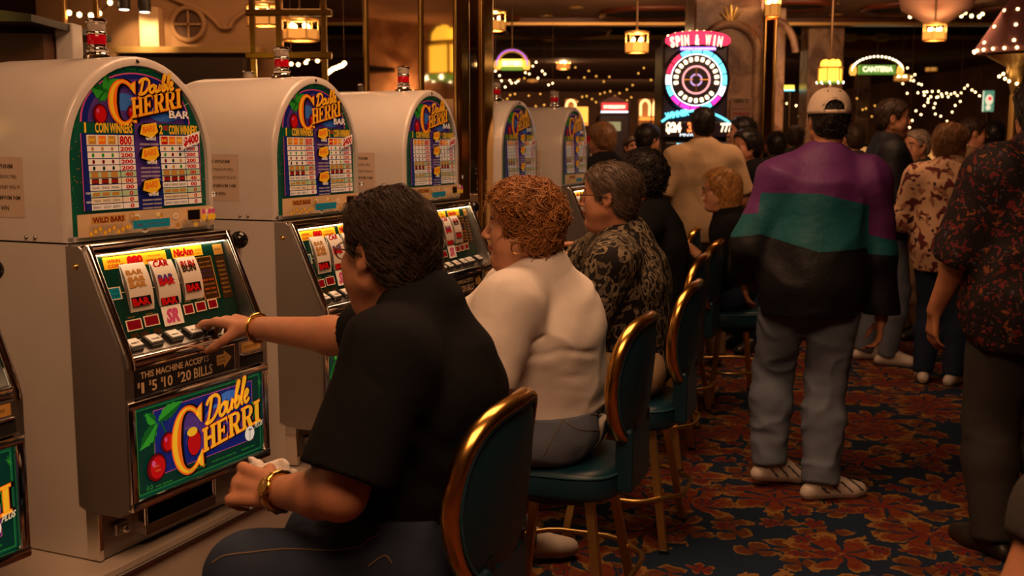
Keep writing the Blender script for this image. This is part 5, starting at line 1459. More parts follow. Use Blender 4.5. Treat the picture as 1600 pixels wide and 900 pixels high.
# ------------------------------------------------------------------ woman in the white T-shirt
wm = Person((.10, 3.38), (-.97, .22), h=1.68, g=1.42, tone='fair', vox=.0058, hs=1.02, fat=.9, belly=1.12, female=True)
wm.sit(wm.L((.11, 3.37, .67)), wm.L(P(815, 352, 3.25)))
J = wm.J
J['neck'] = wm.L((.085, 3.27, 1.15)); J['chest'] = wm.L((.115, 3.33, .955))
J['sho_l'] = wm.L(P(800, 472, 3.12)); J['sho_r'] = wm.L((.02, 3.50, 1.06))
J['elb_l'] = wm.L(P(752, 600, 3.05)); J['wri_l'] = wm.L((-.28, 3.16, .90)); J['elb_r'] = wm.L((-.14, 3.60, .90)); J['wri_r'] = wm.L((-.22, 3.52, .80))
J['hip_l'] = wm.L((.12, 3.25, .655)); J['hip_r'] = wm.L((.10, 3.50, .655))
J['knee_l'] = wm.L((-.27, 3.24, .64)); J['ank_l'] = wm.L((-.12, 3.02, .15)); J['toe_l'] = wm.L((-.04, 2.88, .10))
J['knee_r'] = wm.L((-.27, 3.55, .64)); J['ank_r'] = wm.L((-.14, 3.5, .24)); J['toe_r'] = wm.L((-.30, 3.54, .20))
J['ank_l'] = wm.L(Pz(812, 838, .10)); J['toe_l'] = J['ank_l'] + wm.D((.14, .03, 0)) + V3(0, 0, -.05)
for sd in 'lr': wm.hands[sd] = dict(d=wm.D((-1, .2, .1)), palm=(0, 0, -1), curl=(.3, .4, .4, .5))
wm.look((-.985, .12, -.06))
wm.skin(); wm.shirt(C_white, inf=.016, sleeve=.95, hem=-.035, name='t_shirt', sl_inf=.034, fold=(.009, 8, (1, 1, 1.3), 8), vox=.0062, tilt=(0, .22), creases=[
 ([wm.L(P(x, y, Y)) for x, y, Y in q], dp, wd) for q, dp, wd in (
  (((905, 452, 3.28), (872, 474, 3.2), (845, 498, 3.13), (812, 528, 3.08)), .014, .0085), (((915, 468, 3.3), (880, 490, 3.22), (858, 502, 3.16)), .009, .007),
  (((752, 474, 3.02), (782, 490, 2.98), (808, 516, 2.98)), .006, .006), (((830, 560, 3.08), (880, 548, 3.1), (935, 552, 3.2)), .009, .010),
  (((800, 585, 3.08), (860, 592, 3.08), (945, 588, 3.2)), .010, .009), (((800, 615, 3.1), (870, 612, 3.1), (948, 615, 3.2)), .010, .008), (((815, 540, 3.06), (850, 524, 3.1), (900, 508, 3.2)), .008, .008), (((810, 632, 3.1), (880, 628, 3.1), (940, 632, 3.2)), .008, .010))])
wm.trousers(C_greyjean, fold=(.008, 12, (1.2, .6, 1), 5), waist=.08); wm.shoes(C_shoe, C_sole)
def curls(S_, w, R, hs):
    rnd = np.random.RandomState(4)
    for _ in range(70):
        v = rnd.normal(size=3); v /= np.linalg.norm(v); v[2] = abs(v[2]) if rnd.rand() < .8 else v[2]
        S_.el(w(v[0] * .080, -.012 + v[1] * .098, .030 + v[2] * .095), V3(.022, .022, .019) * hs, None, .012)
wm.hair(H_auburn, 'full', .020, 5, 2600, slen=-1, extra=curls, fine=.7)
ep = wm.head_w(-.082, .004, -.058); mb = MB(); mb.tube([ep + V3(.0, .018 * math.cos(a), .018 * math.sin(a)) for a in [2 * PI * i / 20 for i in range(20)]], .0022, M_bracelet, 6, closed=True); mb.build('hoop_earring', wm.root)
wm.finish('woman with curly auburn hair in white T-shirt and grey jeans on the second stool')

# ------------------------------------------------------------------ man in the leaf-patterned shirt
m3 = Person((.46, 4.20), (-.97, .22), h=1.78, g=1.22, tone='warm', vox=.0068, hs=1.02, fat=.7, belly=1.1)
m3.sit(m3.L((.46, 4.21, .67)), m3.L(P(952, 306, 4.16)))
J = m3.J
J['neck'] = m3.L((.43, 4.17, 1.18)); J['chest'] = m3.L((.46, 4.19, .98))
J['sho_l'] = m3.L((.37, 3.99, 1.10)); J['sho_r'] = m3.L((.37, 4.36, 1.10))
J['elb_l'] = m3.L((.12, 3.98, .96)); J['wri_l'] = m3.L((.10, 4.22, .80)); J['elb_r'] = m3.L((.22, 4.52, 1.0)); J['wri_r'] = m3.L(P(918, 383, 4.45))
J['elb_l'] = m3.L((.26, 3.98, .84))
for sd in 'lr': m3.hands[sd] = dict(d=m3.D((-1, .1, .0)), palm=m3.D((.1, -.2, -1)), curl=(.3, .4, .45, .5), spread=.2)
J['hip_l'] = m3.L((.46, 4.08, .66)); J['hip_r'] = m3.L((.46, 4.32, .66))
J['knee_l'] = m3.L((.06, 4.12, .64)); J['knee_r'] = m3.L((.06, 4.42, .64)); J['ank_l'] = m3.L((.14, 4.12, .24)); J['ank_r'] = m3.L((.14, 4.42, .24)); J['toe_l'] = m3.L((-.02, 4.15, .19)); J['toe_r'] = m3.L((-.02, 4.45, .19))
m3.look((-.95, .30, -.08))
m3.skin(); m3.shirt(C_leaf, inf=.02, sleeve=.95, hem=-.05, name='patterned_shirt', sl_inf=.03, collar=.017, fold=(.008, 8, (1, 1, .8), 8))
m3.trousers(C_beige, waist=.09); m3.shoes(C_dshoe)
m3.hair(H_grey, 'full', .011, 3, 700, slen=.05); m3.glasses(M_spec)
m3.finish('grey-haired man with glasses in leaf-patterned shirt seated on the third stool')

# ------------------------------------------------------------------ seated women farther along the row
cw = Person((.73, 5.22), (-.97, .25), h=1.66, g=1.0, tone='tan', vox=.010, female=True)
cw.sit(cw.L((.73, 5.22, .67)), cw.L(P(1003, 276, 5.22)))
cw.look((-.8, .6, -.1)); cw.skin(); cw.shirt(C_black, sleeve=1.8, hem=-.08, name='black_top'); cw.trousers(C_darkjean); cw.shoes(C_dshoe)
cw.hair(H_black, 'bob', .024, 9, 500, slen=-1); cw.finish('woman with dark curly hair in black top, seated beyond the man in the leaf-patterned shirt')
bw = Person((1.29, 6.45), (-1, .12), h=1.66, g=1.08, tone='fair', vox=.009, female=True, fat=.3)
bw.sit(bw.L((1.30, 6.45, .67)), bw.L(P(1126, 296, 6.4)))
J = bw.J; J['wri_l'] = bw.L(P(1078, 386, 6.3)); J['wri_r'] = bw.L(P(1074, 384, 6.6)); bw.fix_arms((0, -.5, -1))
for sd in 'lr': bw.hands[sd] = dict(d=bw.D((-1, .0, .1)), palm=(0, 0, -1), curl=(.4, .5, .5, .6))
bw.look((-.98, .1, -.08)); bw.skin(); bw.shirt(C_black, sleeve=1.75, hem=-.08, name='black_top', inf=.018); bw.trousers(C_darkjean); bw.shoes(C_dshoe)
bw.hair(H_blonde, 'long', .014, 2, 1200, slen=.06, sweep=0, fine=.7, lump=.25, extra=lambda S_, w, R, hs: S_.rc(w(0, -.035, -.02), w(0, -.05, -.17), .082, .070, .04)); bw.glasses(M_spec); bw.finish('blonde woman with glasses in black top, seated left of the man in the white cap')

# ------------------------------------------------------------------ man in the white cap and colour-block jacket
def jacket_mat():
    m = bpy.data.materials.new('colour_block_nylon'); m.use_nodes = True
    N, L, new = node_graph(m); b = N['Principled BSDF']; b.inputs['Roughness'].default_value = .55; b.inputs['Specular IOR Level'].default_value = .3
    tc = new('ShaderNodeTexCoord'); sp = new('ShaderNodeSeparateXYZ'); L.new(tc.outputs['Object'], sp.inputs[0])
    mr = new('ShaderNodeMapRange'); mr.inputs[1].default_value = -.4; mr.inputs[2].default_value = .4; L.new(sp.outputs[0], mr.inputs[0])
    def edge(stops):
        r = new('ShaderNodeValToRGB'); e = r.color_ramp.elements
        while len(e) < len(stops): e.new(.5)
        for el, (x, z) in zip(e, stops):
            el.position = (x + .4) / .8; v = (z - .9) / .6; el.color = (v, v, v, 1)
        L.new(mr.outputs[0], r.inputs[0])
        k = new('ShaderNodeMath', operation='MULTIPLY_ADD'); k.inputs[1].default_value = .6; k.inputs[2].default_value = .9; L.new(r.outputs[0], k.inputs[0])
        g = new('ShaderNodeMath', operation='GREATER_THAN'); L.new(sp.outputs[2], g.inputs[0]); L.new(k.outputs[0], g.inputs[1]); return g.outputs[0]
    up = edge([(-.36, 1.22), (-.235, 1.24), (-.225, 1.325), (.0, 1.325), (.215, 1.275), (.225, 1.15), (.36, 1.12)])
    lo = edge([(-.36, 1.13), (-.235, 1.15), (-.225, 1.15), (.0, 1.085), (.215, 1.10), (.225, 1.07), (.36, 1.06)])
    m1_ = new('ShaderNodeMix', data_type='RGBA'); L.new(lo, m1_.inputs[0]); m1_.inputs[6].default_value = rgb((20, 22, 27)); m1_.inputs[7].default_value = rgb((24, 88, 98))
    m2_ = new('ShaderNodeMix', data_type='RGBA'); L.new(up, m2_.inputs[0]); L.new(m1_.outputs[2], m2_.inputs[6]); m2_.inputs[7].default_value = rgb((92, 44, 104))
    L.new(m2_.outputs[2], b.inputs['Base Color'])
    n2 = new('ShaderNodeTexNoise', i_Scale=14.0, i_Detail=4.0); L.new(tc.outputs['Object'], n2.inputs['Vector'])
    bp = new('ShaderNodeBump', i_Strength=.35, i_Distance=.02); L.new(n2.outputs[0], bp.inputs['Height']); L.new(bp.outputs[0], b.inputs['Normal'])
    return m
cp = Person(Pz(1252, 770, 0), (.06, 1), h=1.75, g=1.12, tone='warm', vox=.0068, hs=1.0, fat=.5)
cp.stand(lean=.02, feet=.115, step=.05, toe=.6)
J = cp.J
for k in ('neck', 'sho_l', 'sho_r'): J[k] = J[k] - V3(0, 0, .034)
for k, dx in (('head', .068), ('neck', .055), ('chest', .03), ('sho_l', .050), ('sho_r', .045), ('pelvis', .012), ('hip_l', .01), ('hip_r', .02)): J[k] = J[k] + V3(dx, 0, 0)
J['ank_l'] = V3(-.130, .09, .115); J['toe_l'] = J['ank_l'] + V3(.16, .07, -.08); J['ank_r'] = V3(.060, -.08, .085); J['toe_r'] = J['ank_r'] + V3(.17, .05, -.05)
for sd in 'lr': J['knee_' + sd] = ik(J['hip_' + sd], J['ank_' + sd], .43, .42, (.1 if sd == 'r' else 0, 1, 0))
J['wri_l'] = V3(-.235, .22, .95); J['wri_r'] = V3(.325, .04, .775); cp.fix_arms()
cp.hands['r'] = dict(d=(-.05, .1, -1), palm=(-1, .2, 0), curl=(.5, .6, .65, .7), thumb=(.5, .2))
cp.skin()
cp.shirt(jacket_mat(), inf=.042, sleeve=1.93, hem=-.15, name='jacket', sl_inf=.038, collar=.021, neck_open=.016, fold=(.013, 6, (1, 1, .8), 14), vox=.0072, creases=[([cp.L(P(x, y, Y)) for x, y, Y in q], dp, wd) for q, dp, wd in (
  (((1195, 300, 4.72), (1200, 350, 4.66), (1192, 400, 4.66)), .009, .010), (((1335, 255, 4.75), (1337, 320, 4.68), (1335, 400, 4.66), (1338, 470, 4.7)), .010, .010), (((1215, 420, 4.6), (1235, 455, 4.58), (1262, 478, 4.6)), .010, .014),
  (((1310, 440, 4.6), (1295, 470, 4.6)), .010, .014), (((1230, 300, 4.62), (1236, 350, 4.6)), .006, .012), (((1290, 330, 4.6), (1285, 370, 4.6)), .006, .012), (((1350, 400, 4.72), (1372, 410, 4.75)), .010, .009), (((1345, 430, 4.75), (1372, 445, 4.75)), .009, .009), (((1210, 475, 4.62), (1260, 486, 4.6), (1320, 490, 4.62)), .012, .010))])
cp.trousers(C_greyjean, inf=.022, fold=(.012, 9, (1, 1, 1.6), 6), flare=.034, waist=.09, leg_end=.01)
cp.shoes(C_shoe, C_sole, stripes=C_bandage)
cp.hair(H_black, 'short', .010, 31, 500, slen=.022)
def cap(p, m):
    mb = MB(); w = p.head_w; nu, nv = 48, 14; vs = []; idx = {}
    for j in range(nv + 1):
        ph = (PI / 2) * j / nv
        for i in range(nu):
            th = 2 * PI * i / nu
            x, y, z = math.cos(th) * math.cos(ph) ** .8, math.sin(th) * math.cos(ph) ** .8, math.sin(ph) ** .9
            q = w(x * .092, -.012 + y * .112, .022 + z * .112 + (.006 * math.cos(th * 6) * math.cos(ph) * 0)); idx[(i, j)] = len(vs); vs.append(q)
    fs = []
    for j in range(nv):
        for i in range(nu):
            th = 2 * PI * (i + .5) / nu; ph = (PI / 2) * (j + .5) / nv
            back = abs(((th - 1.5 * PI + PI) % (2 * PI)) - PI)
            hole = (back / .50) ** 2 + ((ph - .13) / .38) ** 2 < 1 and ph > .13
            if hole: continue
            fs.append((idx[(i, j)], idx[((i + 1) % nu, j)], idx[((i + 1) % nu, j + 1)], idx[(i, j + 1)]))
    mb.add(vs, fs, m, smooth=True)
    c = mb.build('cap', p.root)
    so = c.modifiers.new('cloth', 'SOLIDIFY'); so.thickness = .003; so.offset = -1
    ed = MB(); pts = []
    for k in range(21):
        a = PI * k / 20; bk = .50 * math.cos(a) * 1.0; ph = .13 + .38 * math.sin(a); th = 1.5 * PI + bk
        pts.append(w(math.cos(th) * math.cos(ph) ** .8 * .093, -.012 + math.sin(th) * math.cos(ph) ** .8 * .113, .022 + math.sin(ph) ** .9 * .112))
    ed.tube(pts, .0035, m, 6); ed.build('opening_edge', c)
    bt = MB(); bt.ball(w(0, -.012, .137), .008, m, 10); bt.build('top_button', c)
    ey = MB()
    for sx in (-.42, .42):
        th = 1.5 * PI + sx; ph = .95; ey.ball(w(math.cos(th) * math.cos(ph) ** .8 * .094, -.012 + math.sin(th) * math.cos(ph) ** .8 * .114, .022 + math.sin(ph) ** .9 * .113), .0035, M_ink, 8)
    ey.build('eyelets', c)
    br = MB(); rows = []
    for j, rr in enumerate((.98, 1.25, 1.5, 1.62)):
        rows.append([w(math.sin(t) * .090 * (1 - .04 * j), -.012 + .112 * math.cos(t * .9) * rr * (1 if abs(t) < 2 else 1), .024 - .008 * j * abs(math.cos(t))) for t in np.linspace(-1.05, 1.05, 13)])
    vs = [q for r in rows for q in r]; br.add(vs, [(j * 13 + i, j * 13 + i + 1, (j + 1) * 13 + i + 1, (j + 1) * 13 + i) for j in range(3) for i in range(12)], m, smooth=True)
    bo = br.build('brim', c); bo.modifiers.new('cloth', 'SOLIDIFY').thickness = .003
cap(cp, cloth('cap_canvas', (.58, .47, .38)))
mb = MB(); ww = J['neck']; mb.tube([ww + V3(.064 * math.cos(a), .060 * math.sin(a) + .004, .058 - .012 * math.sin(a)) for a in [2 * PI * i / 24 for i in range(24)]], .011, mat('knit_collar', (.55, .47, .38), rough=.9, bump=(120, .4, .004)), 8, closed=True, flat=.6); mb.build('shirt_collar', cp.root)
cp.finish('man in white cap and purple, teal and black jacket, seen from behind')

# ------------------------------------------------------------------ standing people
dm = Person(Pz(1374, 566, 0), (1, -.12), h=1.83, g=1.28, tone='tan', vox=.0085, hs=1.05, fat=.7, belly=1.2)
dm.stand(feet=.10, step=.06); dm.J['wri_r'] = V3(.27, .12, .95); dm.fix_arms(); dm.look((1, -.25, -.12)); dm.skin()
dm.shirt(C_navy, inf=.030, sleeve=1.9, hem=-.10, name='jacket', collar=.020, sl_inf=.03); dm.trousers(C_greyjean, inf=.016); dm.shoes(C_shoe, C_sole); dm.hair(H_dark, 'short', .013, 21, 500, slen=.028)
dm.finish('tall dark-haired man in navy jacket in profile, right of the white cap')

lw = Person(Pz(1466, 598, 0), (.55, .84), h=1.64, g=1.08, tone='fair', vox=.0085, hs=1.0, female=True, fat=.3)
lw.stand(feet=.09); J = lw.J; J['wri_l'] = V3(-.20, .22, .98); J['wri_r'] = V3(.20, .22, .98); lw.fix_arms(); lw.look((.86, .5, -.05)); lw.skin()
lw.shirt(C_leopard, inf=.030, sleeve=1.15, hem=-.16, name='blouse', sl_inf=.034, collar=.013); lw.trousers(C_darkjean, inf=.014); lw.shoes(C_shoe, C_sole)
lw.hair(H_lbrown, 'full', .022, 8, 700, slen=.05); lw.glasses(M_spec)
lw.finish('woman with short light brown hair in animal-print blouse and dark jeans')

fl = Person(P(1602, 700, 3.95).xy.to_3d(), (-.08, 1), h=1.76, g=1.32, tone='tan', vox=.008, fat=.5)
fl.loc.z = 0; fl.root.location.z = 0
fl.stand(feet=.12); J = fl.J; J['wri_l'] = V3(-.30, .16, .90); J['wri_r'] = V3(.30, .16, .90); fl.fix_arms(); fl.skin()
fl.shirt(C_dfloral, inf=.048, sleeve=1.1, hem=-.17, name='patterned_shirt', sl_inf=.05, collar=.014, fold=(.012, 7, (1, 1, .8), 5)); fl.trousers(C_charcoal, inf=.03, flare=.038); fl.shoes(C_dshoe)
fl.hair(H_black, 'long', .020, 18, 900, slen=.06, extra=lambda S_, w, R, hs: S_.rc(w(0, -.05, .0), w(0, -.045, -.16), .085, .075, .04))
fl.finish('long-haired person in dark floral shirt and black trousers at the right edge')

bg = Person(P(1092, 500, 7.5).xy.to_3d(), (-.02, 1), h=1.785, g=1.18, tone='warm', vox=.010)
bg.stand(feet=.12); J = bg.J; J['wri_l'] = V3(-.30, .15, .98); J['wri_r'] = V3(.27, .2, 1.0); bg.fix_arms(); bg.skin()
bg.shirt(C_beige, inf=.026, sleeve=.88, hem=-.10, name='t_shirt', sl_inf=.03); bg.trousers(C_khaki, inf=.022); bg.shoes(C_dshoe); bg.hair(H_black, 'short', .008, 2, 250, slen=.012)
bg.finish('man in beige T-shirt standing with his back turned, in front of the wheel game')

def bystander(px, top, Y, fwd, shirt_m, hair_m, label, kind='short', h=None, tone='warm', g=1.0, female=False, sleeve=.85, look=None, thick=.014, glasses=False, trs=None, vox=.0125, fat=.2):
    zt = CAM_H + (228 - top) / 1714.0 * Y
    h = h or (zt - .012) / 1.0
    p = Person((P(px, 300, Y).x, Y, 0), fwd, h=h, g=g, tone=tone, vox=vox, female=female, fat=fat, hs=1.0)
    p.stand(); p.J['wri_l'] = V3(-.2, .22, .98); p.fix_arms()
    if look: p.look(look)
    p.skin(); p.shirt(shirt_m, inf=.022, sleeve=sleeve, hem=-.12, fold=None, collar=.012 if sleeve > 1 else 0); p.trousers(trs or C_darkjean, fold=None, inf=.014); p.shoes(C_dshoe)
    p.hair(hair_m, kind, thick, int(px) % 97, 220, slen=.035)
    if glasses: p.glasses(M_spec)
    p.finish(label); return p
bystander(942, 191, 8.0, (-.55, .8), C_black, H_lbrown, 'short-haired person in black T-shirt standing behind the last slot machine', kind='full', look=(-.6, .8, 0))
bystander(1010, 193, 9.0, (.5, .85), C_charcoal, H_black, 'dark-haired person with ear showing, left of the man in beige', kind='full', female=True, sleeve=1.7, look=(.75, .6, 0))
bystander(1160, 182, 8.75, (-1, .05), C_charcoal, H_black, 'dark-haired man in profile, just behind the woman with short black hair', sleeve=1.8, look=(-1, .1, 0))
bystander(1168, 203, 8.05, (-.85, -.4), C_black, H_black, 'woman with short black hair turned three-quarters left, beside the man in beige', kind='full', female=True, sleeve=1.3, look=(-.9, -.35, -.05), thick=.02, tone='tan', vox=.010)
bystander(1211, 206, 9.6, (.1, 1), C_charcoal, H_black, 'dark head seen from behind, just left of the purple shoulder')
bystander(1240, 196, 11.0, (.2, 1), C_charcoal, H_dark, 'distant dark head seen from behind, left of the white cap')
bystander(1330, 194, 9.0, (-.4, 1), C_charcoal, H_dark, 'dark head showing between the white cap and the man in navy')
bystander(1432, 204, 8.6, (-1, -.25), C_charcoal, H_silver, 'silver-haired man with glasses facing left, behind the animal-print blouse', glasses=True, sleeve=1.8, look=(-.95, -.4, 0), trs=C_khaki)
bystander(1512, 183, 8.6, (1, .1), C_khaki, H_dark, 'dark-haired man in tan shirt in right profile, beyond the animal-print blouse', look=(1, -.15, 0))
bystander(1548, 189, 9.2, (.3, 1), C_charcoal, H_black, 'dark-haired person in grey top seen from behind, left of the long-haired person', sleeve=1.8)
bystander(985, 214, 12.5, (.3, -1), C_charcoal, H_dark, 'small distant figure in dark clothes in front of the far machines')
bystander(1408, 200, 12.0, (.2, 1), C_navy, H_brown, 'distant head just right of the face of the man in navy')

nb = Person((1.40, 1.70), (.85, .5), h=1.7, g=1.05, tone='tan', vox=.0075)
nb.sit((0, 0, .62), (0, .12, 1.26)); J = nb.J; J['sho_l'] = nb.L(P(1668, 800, 1.64)); J['elb_l'] = nb.L(P(1590, 965, 1.60)); J['wri_l'] = nb.L((1.05, 1.9, .80)); nb.skin(); nb.shirt(C_charcoal, inf=.016, sleeve=.38, hem=-.06, name='t_shirt', sl_inf=.012); nb.trousers(C_darkjean); nb.shoes(C_dshoe); nb.hair(H_black, 'short', .014, 4, 200, slen=.02)
nb.finish('person at the bottom right corner, only a bare arm below a dark sleeve in view')

# ------------------------------------------------------------------ the hall
def plaster(name, col, scale=4, amt=.12, rough=.8): return mat(name, col, rough=rough, var=(scale, amt), bump=(18, .1, .01))
def marble_mat(name, c0, c1, scale=1.6):
    m = bpy.data.materials.new(name); m.use_nodes = True
    N, L, new = node_graph(m); b = N['Principled BSDF']; b.inputs['Roughness'].default_value = .35
    tc = new('ShaderNodeTexCoord'); n1 = new('ShaderNodeTexNoise', i_Scale=scale, i_Detail=8.0, i_Roughness=.65, i_Distortion=1.6); L.new(tc.outputs['Object'], n1.inputs['Vector'])
    r = new('ShaderNodeValToRGB'); r.color_ramp.elements[0].position = .40; r.color_ramp.elements[1].position = .58
    r.color_ramp.elements[0].color = c1; r.color_ramp.elements[1].color = c0; L.new(n1.outputs[0], r.inputs[0]); L.new(r.outputs[0], b.inputs['Base Color']); return m
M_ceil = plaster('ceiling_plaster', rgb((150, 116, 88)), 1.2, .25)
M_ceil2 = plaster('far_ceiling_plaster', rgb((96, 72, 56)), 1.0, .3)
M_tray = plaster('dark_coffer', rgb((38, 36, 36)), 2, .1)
M_tealwall = plaster('dark_teal_paint', rgb((52, 58, 60)), 2, .15)
M_wood = mat('mahogany_trim', rgb((96, 44, 22)), rough=.35, var=(3, .2))
M_goldtrim = mat('gilded_trim', (.66, .42, .14), rough=.35, metal=.7)
M_plaster = plaster('ochre_plaster', rgb((150, 112, 72)), 2.0, .18)
M_marble = marble_mat('pink_marble', rgb((186, 150, 120)), rgb((110, 74, 54)))
M_wallback = plaster('dark_brown_wall', rgb((104, 76, 54)), 1.0, .35)
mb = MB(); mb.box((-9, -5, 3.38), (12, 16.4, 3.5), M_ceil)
struct(mb.build('ceiling'))
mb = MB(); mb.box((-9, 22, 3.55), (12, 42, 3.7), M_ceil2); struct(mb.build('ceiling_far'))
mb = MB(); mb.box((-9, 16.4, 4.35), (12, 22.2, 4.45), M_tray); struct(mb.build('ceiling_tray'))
mb = MB(); mb.box((-9, 16.3, 3.27), (12, 16.5, 3.5), M_wood); mb.box((-9, 16.25, 3.27), (12, 16.3, 3.31), M_goldtrim); mb.box((-9, 16.5, 3.5), (12, 16.55, 4.35), M_tray); struct(mb.build('trim_1'))
mb = MB(); mb.box((-9, 22.0, 3.55), (12, 22.1, 4.4), M_tealwall); struct(mb.build('wall_tray'))
mb = MB(); mb.box((-9, 21.85, 3.60), (12, 22.0, 3.68), M_goldtrim); mb.box((-9, 21.9, 3.40), (12, 22.05, 3.60), M_wood); mb.box((-9, 21.9, 3.25), (12, 22.0, 3.40), M_wallback); struct(mb.build('trim_2'))
mb = MB(); mb.box((-9, 41.8, 0), (12, 42, 3.7), M_wallback); struct(mb.build('wall_back'))
mb = MB(); mb.box((-9.2, -5, 0), (-9, 42, 4.4), M_marble); struct(mb.build('wall_left'))
mb = MB(); mb.box((12, -5, 0), (12.2, 42, 4.4), M_wallback); struct(mb.build('wall_right'))
mb = MB(); mb.box((-9, -5.2, 0), (12, -5, 3.5), M_plaster); struct(mb.build('wall_front'))
# octagonal coffers set into the near ceiling
def coffer(x, y, r):
    mb = MB(); n = 8
    pts = [(x + r * math.cos(PI / 8 + 2 * PI * i / n), y + r * 1.0 * math.sin(PI / 8 + 2 * PI * i / n)) for i in range(n)]
    mb.add([(a, b, 3.375) for a, b in pts] + [(a, b, 3.36) for a, b in pts], [tuple(range(n)), tuple(range(2 * n - 1, n - 1, -1))], M_tray)
    mb.tube([(a, b, 3.365) for a, b in pts], .05, M_wood, 6, closed=True)
    return struct(mb.build('trim_coffer'))
for px, py, r in ((1020, 20, .75), (870, 48, .9), (730, 30, .8), (1420, 12, .6), (1560, 20, .7), (1240, 8, .5)):
    d = Pz(px, py, 3.37); coffer(d.x, d.y, r)
G_bulb = glow('warm_bulb', (1.0, .62, .26), 7.0); G_white = glow('white_bulb', (1.0, .82, .6), 8.0); G_amber = glow('amber_glass_lit', (1.0, .45, .07), 1.25); G_yellow = glow('yellow_glass_lit', (1.0, .60, .06), 1.5)
G_amberdim = glow('amber_glass_dim', (1.0, .42, .08), .45)
G_pink = glow('neon_pink', (.9, .03, .12), 1.0); G_mag = glow('neon_magenta', (.85, .03, .45), 1.5); G_cyan = glow('neon_cyan', (.12, .75, .95), 1.9); G_blue = glow('neon_blue', (.15, .2, 1.0), 1.2); G_purple = glow('neon_purple', (.4, .12, .9), 1.4)
G_signwhite = glow('sign_white', (1.0, .80, .55), 1.8); G_wht = glow('cool_white', (.75, .9, 1.0), 2.0); G_red = glow('sign_red', (.95, .04, .05), 1.1); G_green = glow('sign_green', (.18, .42, .05), .55); G_ylw = glow('sign_yellow', (1.0, .68, .08), 1.7); G_orng = glow('digit_orange', (1.0, .22, .05), 1.8)
# recessed downlights
dl = None
for px, py in ((1020, 14), (870, 39), (799, 27), (853, 25), (942, 36), (952, 41), (1300, 6), (1306, 23), (1100, 30), (1485, 17), (1530, 14), (1576, 15), (690, 12), (1180, 20), (900, 12)):
    d = Pz(px, py, 3.375)
    if d.y > 16.1: continue
    if dl is None:
        dl = empty('downlight'); mb = MB(); mb.lathe([(.075, -.012), (.10, -.010), (.10, 0), (.07, 0)], M_goldtrim, 18); mb.build('trim_ring', dl); mb = MB(); mb.lathe([(.068, -.010), (.069, -.004)], G_bulb, 18); mb.build('lamp', dl); o = dl
    else: o = copy_tree(dl)
    o.location = (d.x, d.y, 3.38); tag(o, 'small round downlight set flush in the ceiling', 'ceiling light', 'downlights in the ceiling')
for px, py in ((1328, 67), (1376, 66), (857, 82), (1053, 75)):
    d = P(px, py, 21.85); d.z = 3.64; o = copy_tree(dl); o.location = d; o.rotation_euler = (-PI / 2, 0, 0); o.scale = (1.9, 1.0, 1.5); tag(o, 'glowing lamp on the gilded trim line at the end of the ceiling', 'wall light', 'lamps on the gilded trim')

# ------------------------------------------------------------------ mirrored pillar in the row
F0 = P(714, 300, 5.06); F0.z = 0
ux_ = Vector((math.sin(math.radians(20.5)), math.cos(math.radians(20.5)), 0)); nx_ = Vector((ux_.y, -ux_.x, 0))
PW, PD = .46, .42
M_mirror = mat('bronze_mirror', (.74, .54, .36), rough=.035, metal=1.0); M_brassm = mat('brass_mirror_strip', (.75, .47, .13), rough=.10, metal=1.0)
pr = empty('mirrored_pillar', F0)
def on(a, b, z): return Vector((0, 0, z or BASE - .004)) - nx_ * a + ux_ * b        # a along the near face (away from aisle), b along the row
mb = MB(); c = [on(0, 0, 0), on(PW, 0, 0), on(PW, PD, 0), on(0, PD, 0)]
mb.add(c + [v + Vector((0, 0, 3.36 - c[0].z)) for v in c], [(0, 1, 5, 4), (1, 2, 6, 5), (2, 3, 7, 6), (3, 0, 4, 7)], M_mirror); mb.build('mirror_cladding', pr)
for a, b, r in ((0, 0, .014), (.175, -.004, .012), (PW, 0, .014), (-.004, .12, .012), (-.004, .30, .012), (0, PD, .016)):
    mb = MB(); mb.tube([on(a, b, 0), on(a, b, 3.36)], r, M_brass, 8); mb.build('brass_rod', pr)
for b0, b1 in ((.015, .09), (.30, .405)):
    mb = MB(); q = [on(-.006, b0, 0), on(-.006, b1, 0), on(-.02, b1, 0), on(-.02, b0, 0)]; mb.add(q + [v + Vector((0, 0, 3.36 - q[0].z)) for v in q], [(0, 1, 5, 4), (1, 2, 6, 5), (2, 3, 7, 6), (3, 0, 4, 7)], M_brassm); mb.build('brass_strip', pr)
tag(pr, 'square pillar clad in bronze mirror with brass rods, rising behind the third machine', 'pillar')

# machines of the row standing back to back with the first
for i, (Ac, yaw) in enumerate(ROW):
    a = math.radians(yaw); nrm = Vector((math.cos(a), -math.sin(a), 0)); lc, rz = machine_loc(Ac, yaw)
    o = copy_tree(proto); o.location = lc - nrm * 1.045; o.rotation_euler = (0, 0, rz + PI)
    tag(o, ['back-to-back white slot machine hidden behind the nearest one', 'back-to-back white slot machine behind the second one', 'back-to-back white slot machine behind the third one, red signal light in view', 'back-to-back white slot machine behind the fourth one', 'back-to-back white slot machine behind the farthest one'][i], 'slot machine', 'slot machines of the back row')
    if i == 0: o_b = o

